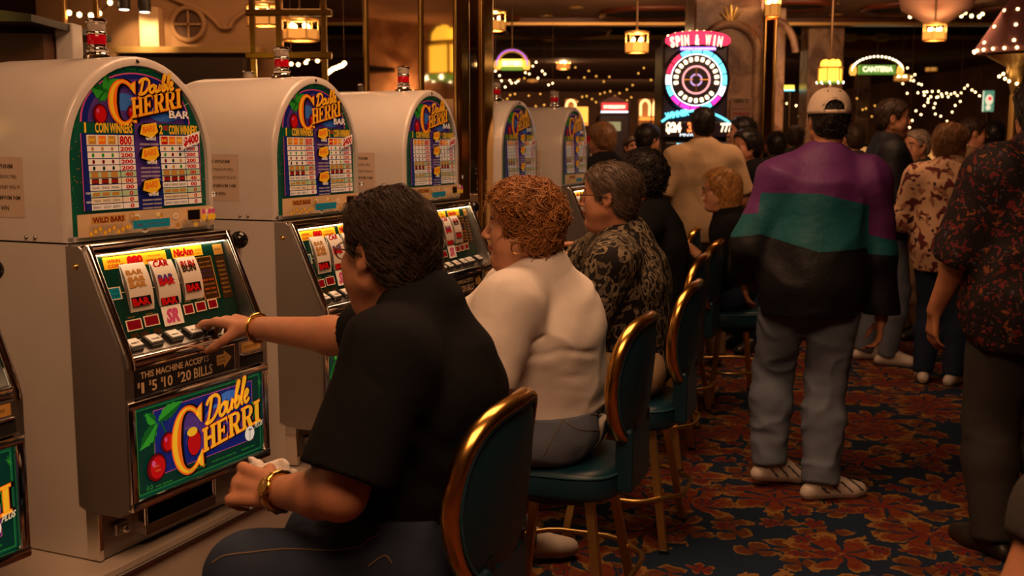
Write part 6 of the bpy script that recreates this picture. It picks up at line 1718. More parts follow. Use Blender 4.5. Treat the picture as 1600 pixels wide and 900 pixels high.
# ------------------------------------------------------------------ lamps
M_chain = mat('dark_bronze', (.10, .06, .03), rough=.4, metal=.9)
def lantern(loc, r, h, label, top_z=None, tiers=False, group=None, lamp=0):
    root = empty('chandelier', loc); n = 6
    mb = MB()
    for i in range(n):
        a = 2 * PI * i / n; mb.tube([(r * math.cos(a), r * math.sin(a), 0), (r * math.cos(a), r * math.sin(a), h)], r * .05, M_goldtrim, 6)
    for z, k in ((0, 1), (h, 1.06), (h * .97, 1.0)): mb.tube([(r * k * math.cos(2 * PI * i / n), r * k * math.sin(2 * PI * i / n), z) for i in range(n)], r * .07, M_goldtrim, 6, closed=True)
    if top_z: mb.tube([(0, 0, h), (0, 0, top_z - loc[2])], .012, M_chain, 6); mb.lathe([(r * .3, h), (r * .12, h + r * .3)], M_goldtrim, 10)
    mb.build('frame', root)
    mb = MB(); pts = [(r * .94 * math.cos(2 * PI * i / n), r * .94 * math.sin(2 * PI * i / n)) for i in range(n)]
    mb.add([(x, y, h * .02) for x, y in pts] + [(x, y, h * (.5 if not tiers else .96)) for x, y in pts], [(i, (i + 1) % n, n + (i + 1) % n, n + i) for i in range(n)], G_amberdim if not tiers else G_yellow); mb.build('glass_panels', root)
    for i in range(4):
        a = 2 * PI * (i + .5) / 4; bb = MB(); bb.ball((r * .5 * math.cos(a), r * .5 * math.sin(a), h * .62), (r * .15, r * .15, r * .24), G_bulb, 8); bb.tube([(r * .5 * math.cos(a), r * .5 * math.sin(a), h * .1), (r * .5 * math.cos(a), r * .5 * math.sin(a), h * .55)], r * .05, M_goldtrim, 6); bb.build('candle_bulb', root)
    if tiers:
        for i in range(n):
            a = 2 * PI * (i + .5) / n; bb = MB(); bb.lathe([(r * .34, h * 1.02), (r * .30, h * 1.35), (r * .12, h * 1.55)], G_yellow, 10, Matrix.Translation((r * .55 * math.cos(a), r * .55 * math.sin(a), 0))); bb.build('upper_shade', root)
        for i in range(10):
            a = 2 * PI * i / 10; bb = MB(); bb.ball((r * 1.12 * math.cos(a), r * 1.12 * math.sin(a), -h * .10), r * .08, G_white, 6); bb.build('rim_bulb', root)
        mb = MB(); mb.lathe([(r * 1.15, -h * .14), (r * 1.15, -h * .05), (r, 0)], G_green, 24); mb.build('base_ring', root)
    if lamp:
        l = bpy.data.lights.new('lamp', 'POINT'); l.energy = lamp; l.color = (1, .55, .24); l.shadow_soft_size = r * .3
        lo = bpy.data.objects.new('lamp', l); COL.objects.link(lo); lo.location = Vector(loc) + Vector((0, 0, h * .6))
    tag(root, label, 'chandelier', group); return root
lantern(P(995, 82, 13.5), .135, .24, 'square amber glass chandelier hanging left of the wheel game sign', 3.37, lamp=22)
lantern(P(1460, 63, 13.5), .14, .20, 'amber glass chandelier hanging above the animal-print blouse', 3.37, lamp=8)
lantern(P(1409, 127, 19.5), .14, .12, 'little amber lamp hanging under the right end of the lit arch sign', 3.5)
lantern(P(774, 48, 10.0), .09, .17, 'amber lamp hanging just right of the mirrored pillar', 3.37, lamp=14)
lantern(P(1207, 26, 10.86), .075, .24, 'amber glass wall lantern high on the marble column', None, lamp=10)
lantern(P(413, 40, 8.6), .13, .16, 'amber glass chandelier at the left end of the brass frame', 3.37, lamp=8)
lantern(P(469, 63, 9.6), .16, .18, 'amber glass chandelier seen through the middle of the brass frame', 3.37, lamp=8)
lantern(P(1297, 127, 13.0), .14, .16, 'tiered yellow glass lantern glowing above the white cap', 3.38, True)
# lanterns on the other side of the hall that show in the pillar's mirror
def mirrored(px, py, dist):
    V = P(px, py, dist); nf = -ux_; k = (V - Vector((F0.x, F0.y, V.z))).dot(nf); return V - nf * (2 * k)
q = mirrored(712, 118, 8.6); lantern(q, .22, .24, 'tiered yellow lantern across the hall, seen only as a reflection in the pillar', None, True)

for i, yy in enumerate((-.9, -2.9)):
    lantern((-8.84, yy, 2.05), .13, .3, ['amber wall lantern across the hall, reflected in the pillar', 'second amber wall lantern across the hall, reflected in the pillar'][i], None, lamp=45)
for px, py, Y, lab in ((880, 108, 27, 'added far amber chandelier left of the red lit sign'), (1455, 112, 29, 'added far amber chandelier above the silver-haired man'), (1262, 84, 27, 'far amber chandelier beside the second marble column'), (832, 128, 34, 'added farthest amber chandelier, beyond the fourth machine'), (1180, 128, 33, 'added far amber chandelier partly behind the marble column')):  # more chandeliers, added so their lamps light the dark far ceiling
    lantern(P(px, py, Y), .16, .26, lab, 3.55, lamp=85)
def bulbs(pts, label, r=.018, m=None, wire=True, group=None, cat='string of lights', hang=True):
    root = empty('light_string', pts[0]); p0 = Vector(pts[0])
    if wire: mb = MB(); mb.tube([Vector(p) - p0 for p in pts], .004, M_chain, 4); mb.build('wire', root)
    if hang:
        mb = MB()
        for p in (pts[0], pts[-1]):
            zc_ = 3.38 if p[1] < 16.3 else 4.35 if p[1] < 22 else 3.55; mb.tube([Vector(p) - p0, Vector((p[0], p[1], zc_)) - p0], .003, M_chain, 4)
        mb.build('hanging_wire', root)
    mb = MB(); mb.ball((0, 0, 0), r, m or G_bulb, 8); b0 = mb.build('bulb', root)
    for p in pts[1:]:
        b = b0.copy(); COL.objects.link(b); b.parent = root; b.location = Vector(p) - p0
    tag(root, label, cat, group); return root

# ------------------------------------------------------------------ decorated wall and brass frame at left
WY = 9.4
def at(px, py, Y=WY): return P(px, py, Y)
mb = MB(); a, b = at(60, 80), at(436, 82); mb.box((a.x, WY, 0), (b.x, WY + .2, 3.38), M_plaster)
struct(mb.build('wall_decorated'))
z1 = at(300, 80).z
mb = MB(); mb.box((at(186, 0).x, WY - .22, z1 - .03), (at(412, 0).x, WY, z1 + .02), M_goldtrim); struct(mb.build('trim_3'))
mb = MB(); mb.box((at(186, 0).x, WY - .35, .0), (at(392, 0).x, WY - .0, z1 - .08), mat('dark_panel', rgb((52, 40, 30)), rough=.4)); tag(mb.build('wall_counter'), 'dark counter under the gilded ledge of the ochre wall', 'counter')
mb = MB(); mb.bbox((at(224, 0).x, WY - .14, z1 + .02), (at(254, 0).x, WY - .002, at(240, 14).z), mat('pale_plaster', rgb((214, 176, 128)), rough=.7, bump=(14, .2, .01)), b=.01); struct(mb.build('trim_4'))
mb = MB(); c = at(295, 38); mb.tube([(c.x + .135 * math.cos(t), WY - .02, c.z + .135 * math.sin(t)) for t in [2 * PI * i / 36 for i in range(36)]], .022, M_plaster, 8, closed=True)
mb.box((c.x - .13, WY - .02, c.z - .008), (c.x + .13, WY - .003, c.z + .008), M_plaster); mb.box((c.x - .008, WY - .02, c.z - .13), (c.x + .008, WY - .003, c.z + .13), M_plaster)
disc = [(c.x + .125 * math.cos(2 * PI * i / 30), WY - .004, c.z + .125 * math.sin(2 * PI * i / 30)) for i in range(30)]; mb.add(disc, [tuple(range(30))], mat('niche_brown', rgb((84, 56, 34)), rough=.8))
tag(mb.build('round_ornament'), 'round plaster ring ornament with a cross on the ochre wall', 'ornament')
for pts in ([(248, -12), (285, 4), (318, 18), (335, 32), (346, 44)], [(360, 44), (368, 30), (385, 18), (398, 4), (402, -14)], [(346, 44), (360, 44)]):
    mb = MB(); mb.tube([(at(x, y).x, WY - .02, at(x, y).z) for x, y in [tuple(v) for v in spline(pts, 6)]], .022, M_plaster, 6); struct(mb.build('trim_arch'))
M_spotb = mat('spot_housing', (.02, .015, .01), rough=.4)
for i, (px, py) in enumerate(((194, 15), (226, 19))):
    d = P(px, py, WY - .45); rt = empty('spotlight', d); mb = MB(); mb.lathe([(.05, 0), (.052, .02), (.05, .16), (.03, .20)], M_spotb, 14); mb.tube([(0, 0, .2), (0, .05, 3.38 - d.z)], .01, M_spotb, 6); mb.build('housing', rt)
    mb = MB(); mb.lathe([(.036, -.003), (.04, .004)], G_white, 14); mb.build('lamp', rt)
    l = bpy.data.lights.new('spot', 'SPOT'); l.energy = 20; l.color = (1, .62, .3); l.spot_size = math.radians(70); l.spot_blend = .6; l.shadow_soft_size = .03
    lo = bpy.data.objects.new('spot', l); COL.objects.link(lo); lo.location = d + Vector((0, 0, -.02)); lo.rotation_euler = (math.radians(58), 0, 0)
    tag(rt, ['left of two small spotlights shining down the ochre wall', 'right of two small spotlights, lighting the pale pilaster'][i], 'spotlight')
bulbs([at(x, y, WY - .3) for x, y in ((283, 112), (289, 111), (296, 112))], 'three little bulbs glowing on the dark counter behind the nearest machine', .022, hang=False)
# brass frame of the mirrored partition
def bframe(Y, xs, ys, label):
    rt = empty('brass_partition', (P(xs[0], 0, Y).x, Y, 0)); o_ = Vector(rt.location)
    for x in xs:
        mb = MB(); p0, p1 = P(x, ys[-1], Y), P(x, ys[0], Y); p0.y = p1.y = Y; mb.bbox((p0.x - .02 - o_.x, -.02, 0), (p0.x + .02 - o_.x, .02, 3.37), M_brass, b=.006); mb.build('post', rt)
    for y in ys:
        p0, p1 = P(xs[0], y, Y), P(xs[-1], y, Y); mb = MB(); mb.bbox((p0.x - .05 - o_.x, -.03, p0.z - .022), (p1.x + .05 - o_.x, .03, p0.z + .022), M_brass, b=.006); mb.build('rail', rt)
    tag(rt, label, 'partition'); return rt
bframe(7.6, (396, 437, 507), (20, 87), 'polished brass open frame rising behind the second machine')
bframe(8.6, (102, 153), (62,), 'brass posts behind the nearest machine, left of its signal light')
bulbs([P(x, y, 8.9) for x, y in ((108, 20), (124, 23), (142, 24), (149, 26), (155, 21), (172, 4))], 'sparse string of amber bulbs left of the nearest signal light', .022)
bulbs([P(x, y, 9.0) for x, y in ((508, 118), (512, 114), (516, 111), (520, 108), (525, 106), (530, 104), (535, 102), (538, 99))], 'short arc of yellow bulbs just left of the mirrored pillar', .02)
bulbs([P(x, y, 9.6) for x, y in ((455, 100), (466, 101), (478, 98), (481, 92), (496, 95), (505, 94))], 'loose string of bulbs behind the second signal light', .018)
# dark-topped canopy at the left edge
mb = MB(); Yc = 4.3
def cz(px, py): v = P(px, py, Yc); return v.x, v.z
x0, zt_ = cz(-60, 10); x1, zb_ = cz(69, 95); rt = empty('wooden_canopy', (x1, Yc, 0))
mb.box((x0 - x1, 0, cz(0, 96)[1] - .25), (0, .5, cz(0, 52)[1]), mat('brown_wood_face', rgb((86, 54, 36)), rough=.45, var=(4, .2))); mb.build('face_board', rt)
mb = MB(); A_, B_, C_, D_ = cz(-60, 14), cz(93, 34), cz(93, 45), cz(-60, 44)
mb.prism([(A_[0] - x1, A_[1]), (D_[0] - x1, D_[1]), (C_[0] - x1, C_[1]), (B_[0] - x1, B_[1])], -.25, .55, mat('black_lacquer', (.012, .010, .009), rough=.2)); mb.build('black_top', rt)
mb = MB(); l_, h_ = cz(71, 95), cz(97, 31); mb.bbox((l_[0] - x1, .1, -.0), (h_[0] - x1, .2, h_[1]), M_white, b=.006); mb.build('white_post', rt)
mb = MB(); mb.box((x0 - x1, .15, 0), (-.02, .5, cz(0, 96)[1] - .2), M_white); mb.build('pedestal', rt)
tag(rt, 'dark-topped brown canopy with a white post at the upper left edge', 'canopy')

# ------------------------------------------------------------------ marble columns
def column(px0, px1, Y, label, arch_=False, n=1):
    x0, x1 = P(px0, 0, Y).x, P(px1, 0, Y).x; mb = MB(); d = (x1 - x0)
    mb.bbox((x0, Y, 0), (x1, Y + d * .9, 3.4 if Y < 16 else 3.9), M_marble, b=.02)
    if arch_:
        xm = (x0 + x1) / 2; w_ = d * .40; zc = P(0, 66, Y).z - .1
        pts = [(xm - w_, Y - .02, 0)] + [(xm + w_ * math.cos(t), Y - .02, zc + w_ * 1.0 * math.sin(t)) for t in np.linspace(PI, 0, 17)] + [(xm + w_, Y - .02, 0)]
        mb.tube(pts, .045, M_marble, 6)
        for k in range(5): t = PI / 2 + (k - 2) * .5; mb.tube([(xm, Y - .03, zc + w_ + .02), (xm + .12 * math.cos(t), Y - .04, zc + w_ + .02 + .16 * math.sin(t))], [.03, .008], M_goldtrim, 6)
    o = mb.build('column'); struct(o); return o
column(1086, 1196, 11.0, '', True)
column(1266, 1322, 16.8, ''); column(1345, 1366, 24.0, ''); column(1214, 1230, 15.0, '')
mb = MB(); x0 = P(1199, 0, 10.95).x; mb.box((x0, 10.95, 0), (x0 + .10, 11.5, 3.36), M_mirror); struct(mb.build('trim_5'))
for px in (1198, 1214): mb = MB(); mb.tube([(P(px, 0, 10.93).x, 10.93, 0), (P(px, 0, 10.93).x, 10.93, 3.36)], .012, M_brass, 6); struct(mb.build('trim_rod'))
mb = MB(); pts = [(1210, 36), (1220, 34), (1232, 46), (1240, 62), (1243, 82)]; mb.tube([P(x, y, 14.8) for x, y in [tuple(v) for v in spline(pts, 6)]], .05, M_marble, 8); struct(mb.build('trim_arch'))
# notice board on the column
mb = MB(); a, b = P(1141, 188, 10.9), P(1176, 153, 10.9); mb.bbox((a.x, 10.9, a.z), (b.x, 10.93, b.z), mat('poster_paper', rgb((168, 130, 110)), rough=.6), b=.003)
A = Art(mb, (a.x, 10.9, a.z), (1, 0, 0), (0, 0, 1), step=.002); A.text('NMN X', .03, .17, .04, M_ink, wd=.15, bold=.05); A.text('MNWMNWM', .02, .10, .02, M_ink, wd=.18); A.text('WNMWNM', .02, .05, .03, mat('poster_red', rgb((150, 40, 40))), wd=.17, bold=.04)
tag(mb.build('notice_board'), 'small printed notice on the marble column right of the wheel game', 'notice')

# ------------------------------------------------------------------ wheel game
WGY = 9.3; k_ = WGY / 1714.0
wg = empty('wheel_game', (P(1090, 0, WGY).x, WGY, 0)); wo = Vector(wg.location); zc = P(1090, 125, WGY).z
def loc_(px, py, dy=0): v = P(px, py, WGY + dy); return Vector((v.x - wo.x, dy, v.z))
M_cab = mat('wheel_cabinet_black', (.02, .012, .022), rough=.3)
mb = MB(); l, r_ = loc_(1038, 0).x, loc_(1142, 0).x; mb.bbox((l, .02, 0), (r_, .55, loc_(0, 68).z), M_cab, b=.02); mb.build('cabinet', wg)
R = 48 * k_
mb = MB(); mb.lathe([(R * 1.1, 0), (R * 1.1, .03), (R * 1.0, .045)], M_cab, 48, Matrix.Translation((0, .03, zc)) @ Matrix.Rotation(PI / 2, 4, 'X')); wh = mb.build('wheel', wg)
def ringseg(r0, r1, a0, a1, m, y=-.02, n=8):
    mb = MB(); vs = []
    for i in range(n + 1):
        t = a0 + (a1 - a0) * i / n
        for r in (r0, r1):
            for yy in (y, y + .02): vs.append((r * math.sin(t), yy, zc + r * math.cos(t)))
    fs = []
    for i in range(n):
        o = 4 * i; fs += [(o, o + 4, o + 6, o + 2), (o + 1, o + 3, o + 7, o + 5), (o, o + 1, o + 5, o + 4), (o + 2, o + 6, o + 7, o + 3)]
    mb.add(vs, fs, m); return mb
segc = [G_cyan, G_cyan, G_cyan, G_cyan, G_cyan, G_wht, G_mag, G_cyan, G_mag, G_mag, G_mag, G_cyan, G_wht, G_pink, G_pink, G_cyan]
for i, m in enumerate(segc):
    a = 2 * PI * (i - .5) / len(segc); ringseg(R * .84, R * .99, a + .02, a + 2 * PI / len(segc) - .02, m).build('rim_segment', wh)
ringseg(R * .80, R * .83, 0, 2 * PI, G_wht, n=48).build('inner_rim', wh)
for i in range(22):
    a = 2 * PI * i / 22
    if i in (7, 15): continue
    bb = MB(); M_ = Matrix.Translation((R * .66 * math.sin(a), -.025, zc + R * .66 * math.cos(a))) @ Matrix.Rotation(a, 4, 'Y'); bb.bbox((-R * .058, -.012, -R * .075), (R * .058, .012, R * .075), G_signwhite, M_, b=.008); bb.build('wheel_lamp', wh)
ringseg(R * .40, R * .46, 0, 2 * PI, glow('ring_rose', (1.0, .45, .5), .9), n=40).build('middle_ring', wh); ringseg(R * .15, R * .20, 0, 2 * PI, glow('ring_lilac', (.6, .4, .9), .9), n=30).build('hub_ring', wh)
mb = MB(); mb.tube([(-R * .4, -.02, zc), (R * .4, -.02, zc)], .008, M_gold, 6); mb.tube([(0, -.02, zc - R * .4), (0, -.02, zc + R * .4)], .008, M_gold, 6); mb.lathe([(R * .12, 0), (R * .1, .03)], M_black, 20, Matrix.Translation((0, -.0, zc)) @ Matrix.Rotation(PI / 2, 4, 'X')); mb.build('spokes', wh)
# topper
mb = MB(); n = 16; top = []; bot = []
for i in range(n + 1):
    u = -1 + 2 * i / n; x = u * 50 * k_; zz = -u * u * 6 * k_; e = 9 * k_ * math.sqrt(max(0, 1 - abs(u) ** 5))
    top.append((x, loc_(0, 63).z + zz + 8 * k_ + e * .6)); bot.append((x, loc_(0, 63).z + zz - e * .9 + 1 * k_))
o2 = [(x, -.06, z) for x, z in bot] + [(x, -.06, z) for x, z in top[::-1]]; m2 = len(o2)
mb.add(o2, [tuple(range(m2))], G_pink); o3 = [(x, .2, z) for x, _, z in o2]; mb.add(o2 + o3, [(i, m2 + i, m2 + (i + 1) % m2, (i + 1) % m2) for i in range(m2)], M_cab); mb.add(o3, [tuple(range(m2))[::-1]], M_cab); tp = mb.build('topper', wg)
mb = MB(); word = 'SPIN & WIN'; xs = [-39, -30.5, -24.5, -17.5, 0, -1.5, 0, 15, 24.5, 33]
for ch, x in zip(word, xs):
    if ch == ' ': continue
    u = x / 50.0; A = Art(mb, (x * k_, -.075, loc_(0, 66).z - u * u * 6 * k_), (1, 0, -u * .22), (u * .22, 0, 1), step=.002)
    A.text(ch, 0, -4.5 * k_, 15 * k_, G_signwhite, wd=(2.6 if ch == 'I' else 8.6 if ch == 'W' else 7.0) * k_, bold=.045, center=True)
mb.build('lettering', tp)
mb = MB(); A = Art(mb, (-27 * k_, -.07, loc_(0, 79).z), (1, 0, 0), (0, 0, 1), step=.003); A.rect(0, -1 * k_, 54 * k_, 4.5 * k_, G_purple); A.up(2); A.text('MNWMN WNMWMNWM', 0, 0, 3.2 * k_, G_wht, wd=54 * k_); mb.build('subtitle', tp)
for i in range(9): bb = MB(); u = -1 + 2 * i / 8; bb.ball((u * 44 * k_, 0, loc_(0, 49).z - u * u * 7 * k_), .011, G_bulb, 8); bb.build('top_bulb', wg)
# lower cyan display
mb = MB(); pts = [(1034, 190), (1048, 181), (1066, 176), (1090, 173), (1112, 177), (1130, 185), (1140, 192)]; mb.tube([loc_(x, y, -.05) for x, y in [tuple(v) for v in spline(pts, 5)]], .010, G_cyan, 8); mb.build('neon_arch', wg)
mb = MB(); A = Art(mb, loc_(1040, 186, -.06), (1, 0, .18), (-.18, 0, 1), step=.004); A.text('WINNER', .0, .0, .05, G_cyan, wd=.2, bold=.06); mb.build('neon_word', wg)
mb = MB(); a, b = loc_(1036, 215, -.04), loc_(1142, 190, -.04); mb.bbox((a.x, -.05, a.z), (b.x, .03, b.z), M_cab, b=.01); A = Art(mb, (a.x, -.052, a.z), (1, 0, 0), (0, 0, 1), step=.003)
A.text('$24', .02, .05, .075, G_signwhite, wd=.13, bold=.07); A.text('31', .20, .05, .075, G_orng, wd=.09, bold=.05); A.text('777', .48, .05, .07, G_signwhite, wd=.1, bold=.05); A.text('MNWM', .14, .01, .025, G_wht, wd=.16); mb.build('display', wg)
mb = MB(); a, b = loc_(1038, 262, -.03), loc_(1142, 222, -.03); mb.bbox((a.x, -.03, a.z), (b.x, .03, b.z), M_cab, b=.01); A = Art(mb, (a.x, -.032, a.z), (1, 0, 0), (0, 0, 1), step=.003); A.ell(.05, .10, .03, .03, G_green); A.ell(.09, .05, .025, .025, G_ylw); A.ell(.03, .04, .02, .02, G_red); A.rect(.1, .19, .26, .205, G_cyan); mb.build('screen', wg)
tag(wg, 'tall wheel game with a pink SPIN & WIN topper and a neon wheel', 'wheel game')

# ------------------------------------------------------------------ hanging and standing signs
def arch_sign(px, py, wpx, hpx, Y, rim, face, txt, tcol, label, lower=None):
    k = Y / 1714.0; c = P(px, py, Y); rt = empty('arch_sign', c)
    mb = MB(); mb.bbox((-wpx * .36 * k, -.05, -hpx * .30 * k), (wpx * .36 * k, .05, hpx * .12 * k), face, b=.01); pn = mb.build('panel', rt)
    if lower: mb = MB(); mb.bbox((-wpx * .36 * k, -.06, -hpx * .36 * k), (wpx * .36 * k, .0, -hpx * .2 * k), lower, b=.005); mb.build('lower_band', rt)
    mb = MB(); A = Art(mb, (0, -.052, -hpx * .18 * k), (1, 0, 0), (0, 0, 1), step=.004); A.text(txt, 0, 0, hpx * .24 * k, tcol, wd=wpx * .60 * k, bold=.03)
    for i, v in enumerate(mb.v): mb.v[i] = (v[0] - wpx * .30 * k, v[1], v[2])
    mb.build('lettering', pn)
    mb = MB(); arc = [(wpx * .5 * k * math.cos(t), 0, -hpx * .12 * k + hpx * .62 * k * math.sin(t)) for t in np.linspace(0, PI, 21)]
    mb.tube(arc, .03, M_goldtrim, 8); mb.build('arch', rt)
    b0 = None
    for p in arc:
        if b0 is None: bm_ = MB(); bm_.ball((0, 0, 0), 1.35 * k, rim, 8); b0 = bm_.build('bulb', rt)
        else: b0_ = b0.copy(); COL.objects.link(b0_); b0_.parent = rt; b0_.location = (p[0], -.04, p[2]); continue
        b0.location = (p[0], -.04, p[2])
    for sx in (-1, 1): mb = MB(); mb.lathe([(4 * k, -8 * k), (6 * k, -3 * k), (5 * k, 4 * k), (2 * k, 9 * k)], G_amber, 10, Matrix.Translation((sx * wpx * .47 * k, 0, -hpx * .1 * k))); mb.build('side_lamp', rt)
    mb = MB(); mb.tube([(0, 0, hpx * .5 * k), (0, 0, (3.38 if Y < 16.4 else 4.35) - c.z)], .012, M_chain, 6); mb.build('hanger', rt)
    tag(rt, label, 'sign'); return rt
arch_sign(1370, 106, 78, 34, 19.0, G_white, G_green, 'CANTERIA', G_signwhite, 'hanging arch sign with white bulbs and a green lettered panel')
arch_sign(800, 97, 48, 36, 15.0, G_purple, G_ylw, 'MNWMN', G_signwhite, 'hanging arch sign with purple bulbs and a yellow panel', lower=G_green)
# red-fronted machine topper
k = 16.0 / 1714; c = P(960, 168, 16.0); rt = empty('slot_bank', (c.x, 16.0, 0))
mb = MB(); mb.bbox((-24 * k, 0, 0), (24 * k, .6, c.z - 12 * k), M_cab, b=.02); mb.build('cabinet', rt); mb = MB(); mb.prism([(-22 * k, c.z - 6 * k), (22 * k, c.z - 6 * k), (24 * k, c.z + 8 * k), (0, c.z + 18 * k), (-24 * k, c.z + 8 * k)], .0, .2, mat('topper_maroon', rgb((80, 30, 26)), rough=.4)); tp = mb.build('topper', rt)
mb = MB(); mb.box((-20 * k, -.03, c.z - 4 * k), (20 * k, .0, c.z + 7 * k), G_red); A = Art(mb, (-17 * k, -.03, c.z - 1.5 * k), (1, 0, 0), (0, 0, 1), step=.004); A.text('NWMNMNNW', 0, 0, 5 * k, G_signwhite, wd=34 * k, bold=.05); mb.build('lit_sign', tp)
mb = MB(); mb.box((-21 * k, -.03, c.z - 8 * k), (21 * k, 0, c.z - 5.5 * k), G_wht); mb.build('light_bar', tp); mb = MB(); mb.box((-14 * k, -.02, c.z - 36 * k), (10 * k, 0, c.z - 22 * k), mat('machine_screen', (.2, .22, .12), emit=.35, ecol=(.6, .6, .3))); mb.build('screen', rt)
tag(rt, 'dark slot machine bank with a red lit sign under a pointed maroon topper', 'slot machine')
# lit arcade of arches at the far side
for i, px in enumerate((892, 1008, 1028, 1046)):
    k = 26 / 1714.0; c = P(px, 172, 26.0); rt = empty('lit_arch', c); mb = MB()
    mb.tube([(-7 * k, 0, -9 * k), (-7 * k, 0, 6 * k)] + [(7 * k * math.cos(t), 0, 6 * k + 9 * k * math.sin(t)) for t in np.linspace(PI, 0, 11)] + [(6.6 * k, 0, -9 * k)], 2.0 * k, glow('arch_glow', (1.0, .62, .25), 1.3), 8); mb.build('glowing_edge', rt)
    mb = MB(); mb.box((-8 * k, .05, -c.z), (8 * k, .4, 17 * k), M_plaster); mb.build('pier', rt); mb = MB(); mb.box((-8.2 * k, -.1, -16 * k), (8.2 * k, .2, -11 * k), G_amberdim); mb.build('sill', rt)
    tag(rt, 'small glowing arched niche in the far wall', 'lit arch', 'glowing arched niches far behind')
# far banks of machines: dark cabinets with glowing glasses
def far_machine():
    rt = empty('upright_slot_machine'); mb = MB(); mb.bbox((-.3, 0, 0), (.3, .5, 1.55), M_cab, b=.03); mb.build('cabinet', rt)
    mb = MB(); mb.box((-.24, -.015, 1.12), (.24, 0, 1.5), glow('far_glass_amber', (1.0, .45, .12), .55)); mb.build('top_glass', rt); mb = MB(); mb.box((-.22, -.015, .78), (.22, 0, 1.02), glow('far_glass_screen', (.55, .5, .35), .35)); mb.build('screen', rt)
    mb = MB(); mb.prism([(-.3, .62), (.3, .62), (.3, .7), (-.3, .7)], -.14, .02, M_steel); mb.build('button_deck', rt); mb = MB(); mb.lathe([(.05, 1.55), (.05, 1.68), (.02, 1.72)], M_redlens, 12, Matrix.Translation((0, .2, 0))); mb.build('signal_light', rt)
    return rt
fm = None; rnd = random.Random(3)
for px, Y, rz in ((560, 11.2, 0), (690, 11.4, 0), (890, 15.2, 0), (870, 18.2, 0), (1004, 21, 0), (1060, 21.5, 0), (1205, 18.4, 0), (1243, 19.6, 0), (1410, 18.5, 0), (1474, 18.5, 0), (1340, 21, 0), (1500, 22, 0), (810, 20, 0), (920, 21, 0), (1570, 19, 0), (1440, 24, 0), (1540, 25, 0), (960, 26, 0)):
    o = copy_tree(fm) if fm else far_machine(); fm = fm or o
    o.location = (P(px, 200, Y).x, Y, 0); o.rotation_euler = (0, 0, rz); tag(o, 'distant dark slot machine with an amber glass, far across the hall', 'slot machine', 'distant slot machines across the hall')
# lit toppers
for i, (px, py, Y, wpx, hpx, m, m2, lab) in enumerate(((1218, 137, 17.5, 22, 8, G_ylw, G_cyan, 'yellow and cyan lit machine topper right of the marble column'), (1236, 137, 17.5, 11, 8, G_ylw, G_cyan, 'narrow yellow and cyan topper beside the wider one'), (905, 180, 14.6, 28, 26, G_amber, G_amberdim, 'yellow glowing panel above the head in the black T-shirt'), (610, 125, 9.5, 30, 22, G_amberdim, G_amber, 'amber glowing panel behind the third machine'))):
    k = Y / 1714.0; c = P(px, py, Y); rt = empty('lit_topper', c); mb = MB(); mb.bbox((-wpx / 2 * k, 0, -hpx / 2 * k), (wpx / 2 * k, .1, hpx / 2 * k), m, b=.01); mb.build('panel', rt)
    mb = MB(); mb.bbox((-wpx / 2 * k, -.03, -hpx * .62 * k), (wpx / 2 * k, .05, -hpx * .42 * k), m2, b=.004); mb.build('light_bar', rt); mb = MB(); mb.tube([(0, .05, -hpx * .6 * k), (0, .05, -c.z)], .04, M_chain, 8); mb.build('post', rt)
    tag(rt, lab, 'lit sign')
k = 21 / 1714.0; c = P(1545, 158, 21.0); rt = empty('lit_poster', c); mb = MB(); mb.bbox((-8 * k, 0, -16 * k), (8 * k, .06, 16 * k), glow('poster_white', (.8, .85, .6), 1.0), b=.01); A = Art(mb, (-8 * k, 0, -16 * k), (1, 0, 0), (0, 0, 1), step=.006)
A.rect(0, 0, 16 * k, 32 * k, glow('poster_green', (.15, .4, .25), .6)); A.up(); A.ell(8 * k, 18 * k, 6 * k, 8 * k, glow('poster_cream', (.9, .75, .5), 1.0)); A.ell(7 * k, 6 * k, 4 * k, 4 * k, glow('poster_cream', (.9, .75, .5), 1.0)); A.up(); A.ell(9 * k, 20 * k, 3 * k, 3 * k, G_red)
mb.build('face', rt); mb = MB(); mb.tube([(0, .05, -14 * k), (0, .05, -c.z)], .05, M_chain, 8); mb.build('post', rt); tag(rt, 'upright lit poster panel in green and cream between two heads at right', 'sign')
# pink canopy edged with bulbs, upper right
k = 12 / 1714.0; c = P(1590, 60, 12.0); rt = empty('bulb_canopy', c); mb = MB(); mb.lathe([(.03, -.62), (.10, -.30), (.30, -.18)], M_goldtrim, 14); mb.tube([(0, 0, -.6), (0, 0, -c.z)], .05, M_goldtrim, 8); mb.build('stem', rt)
mb = MB(); mb.lathe([(.40, -.16), (.42, -.10), (.20, .25), (.02, .55)], mat('pink_canvas', rgb((150, 96, 96)), rough=.7), 16); mb.build('awning', rt); b0 = None
for i in range(46):
    t = 2 * PI * i / 22; 
    if i < 22: p = (.43 * math.cos(t), .43 * math.sin(t), -.13)
    elif i < 34: q = (i - 22) // 4; z = -.05 + ((i - 22) % 4) * .17; r = .42 * (1 - (z + .1) / .66); p = (r * math.cos(3.3 + q * .9), r * math.sin(3.3 + q * .9), z)
    else: a = (i - 34) * .55; r = .12 + .02 * ((i - 34) % 3); p = (r * math.cos(a), r * math.sin(a), -.25 - .03 * (i - 34))
    if b0 is None: mb = MB(); mb.ball((0, 0, 0), .017, G_bulb, 8); b0 = mb.build('bulb', rt); b = b0
    else: b = b0.copy(); COL.objects.link(b); b.parent = rt
    b.location = p
tag(rt, 'pink pointed canopy edged with bulbs at the upper right edge', 'canopy')
k = 10 / 1714
bulbs([P(x, y, 14.5) for x, y in ((1422, 26), (1436, 20), (1446, 19), (1458, 21), (1502, 25), (1508, 20), (1507, 17), (1518, 25), (1530, 26), (1535, 22))], 'curled string of bulbs above the chandelier at right', .024)
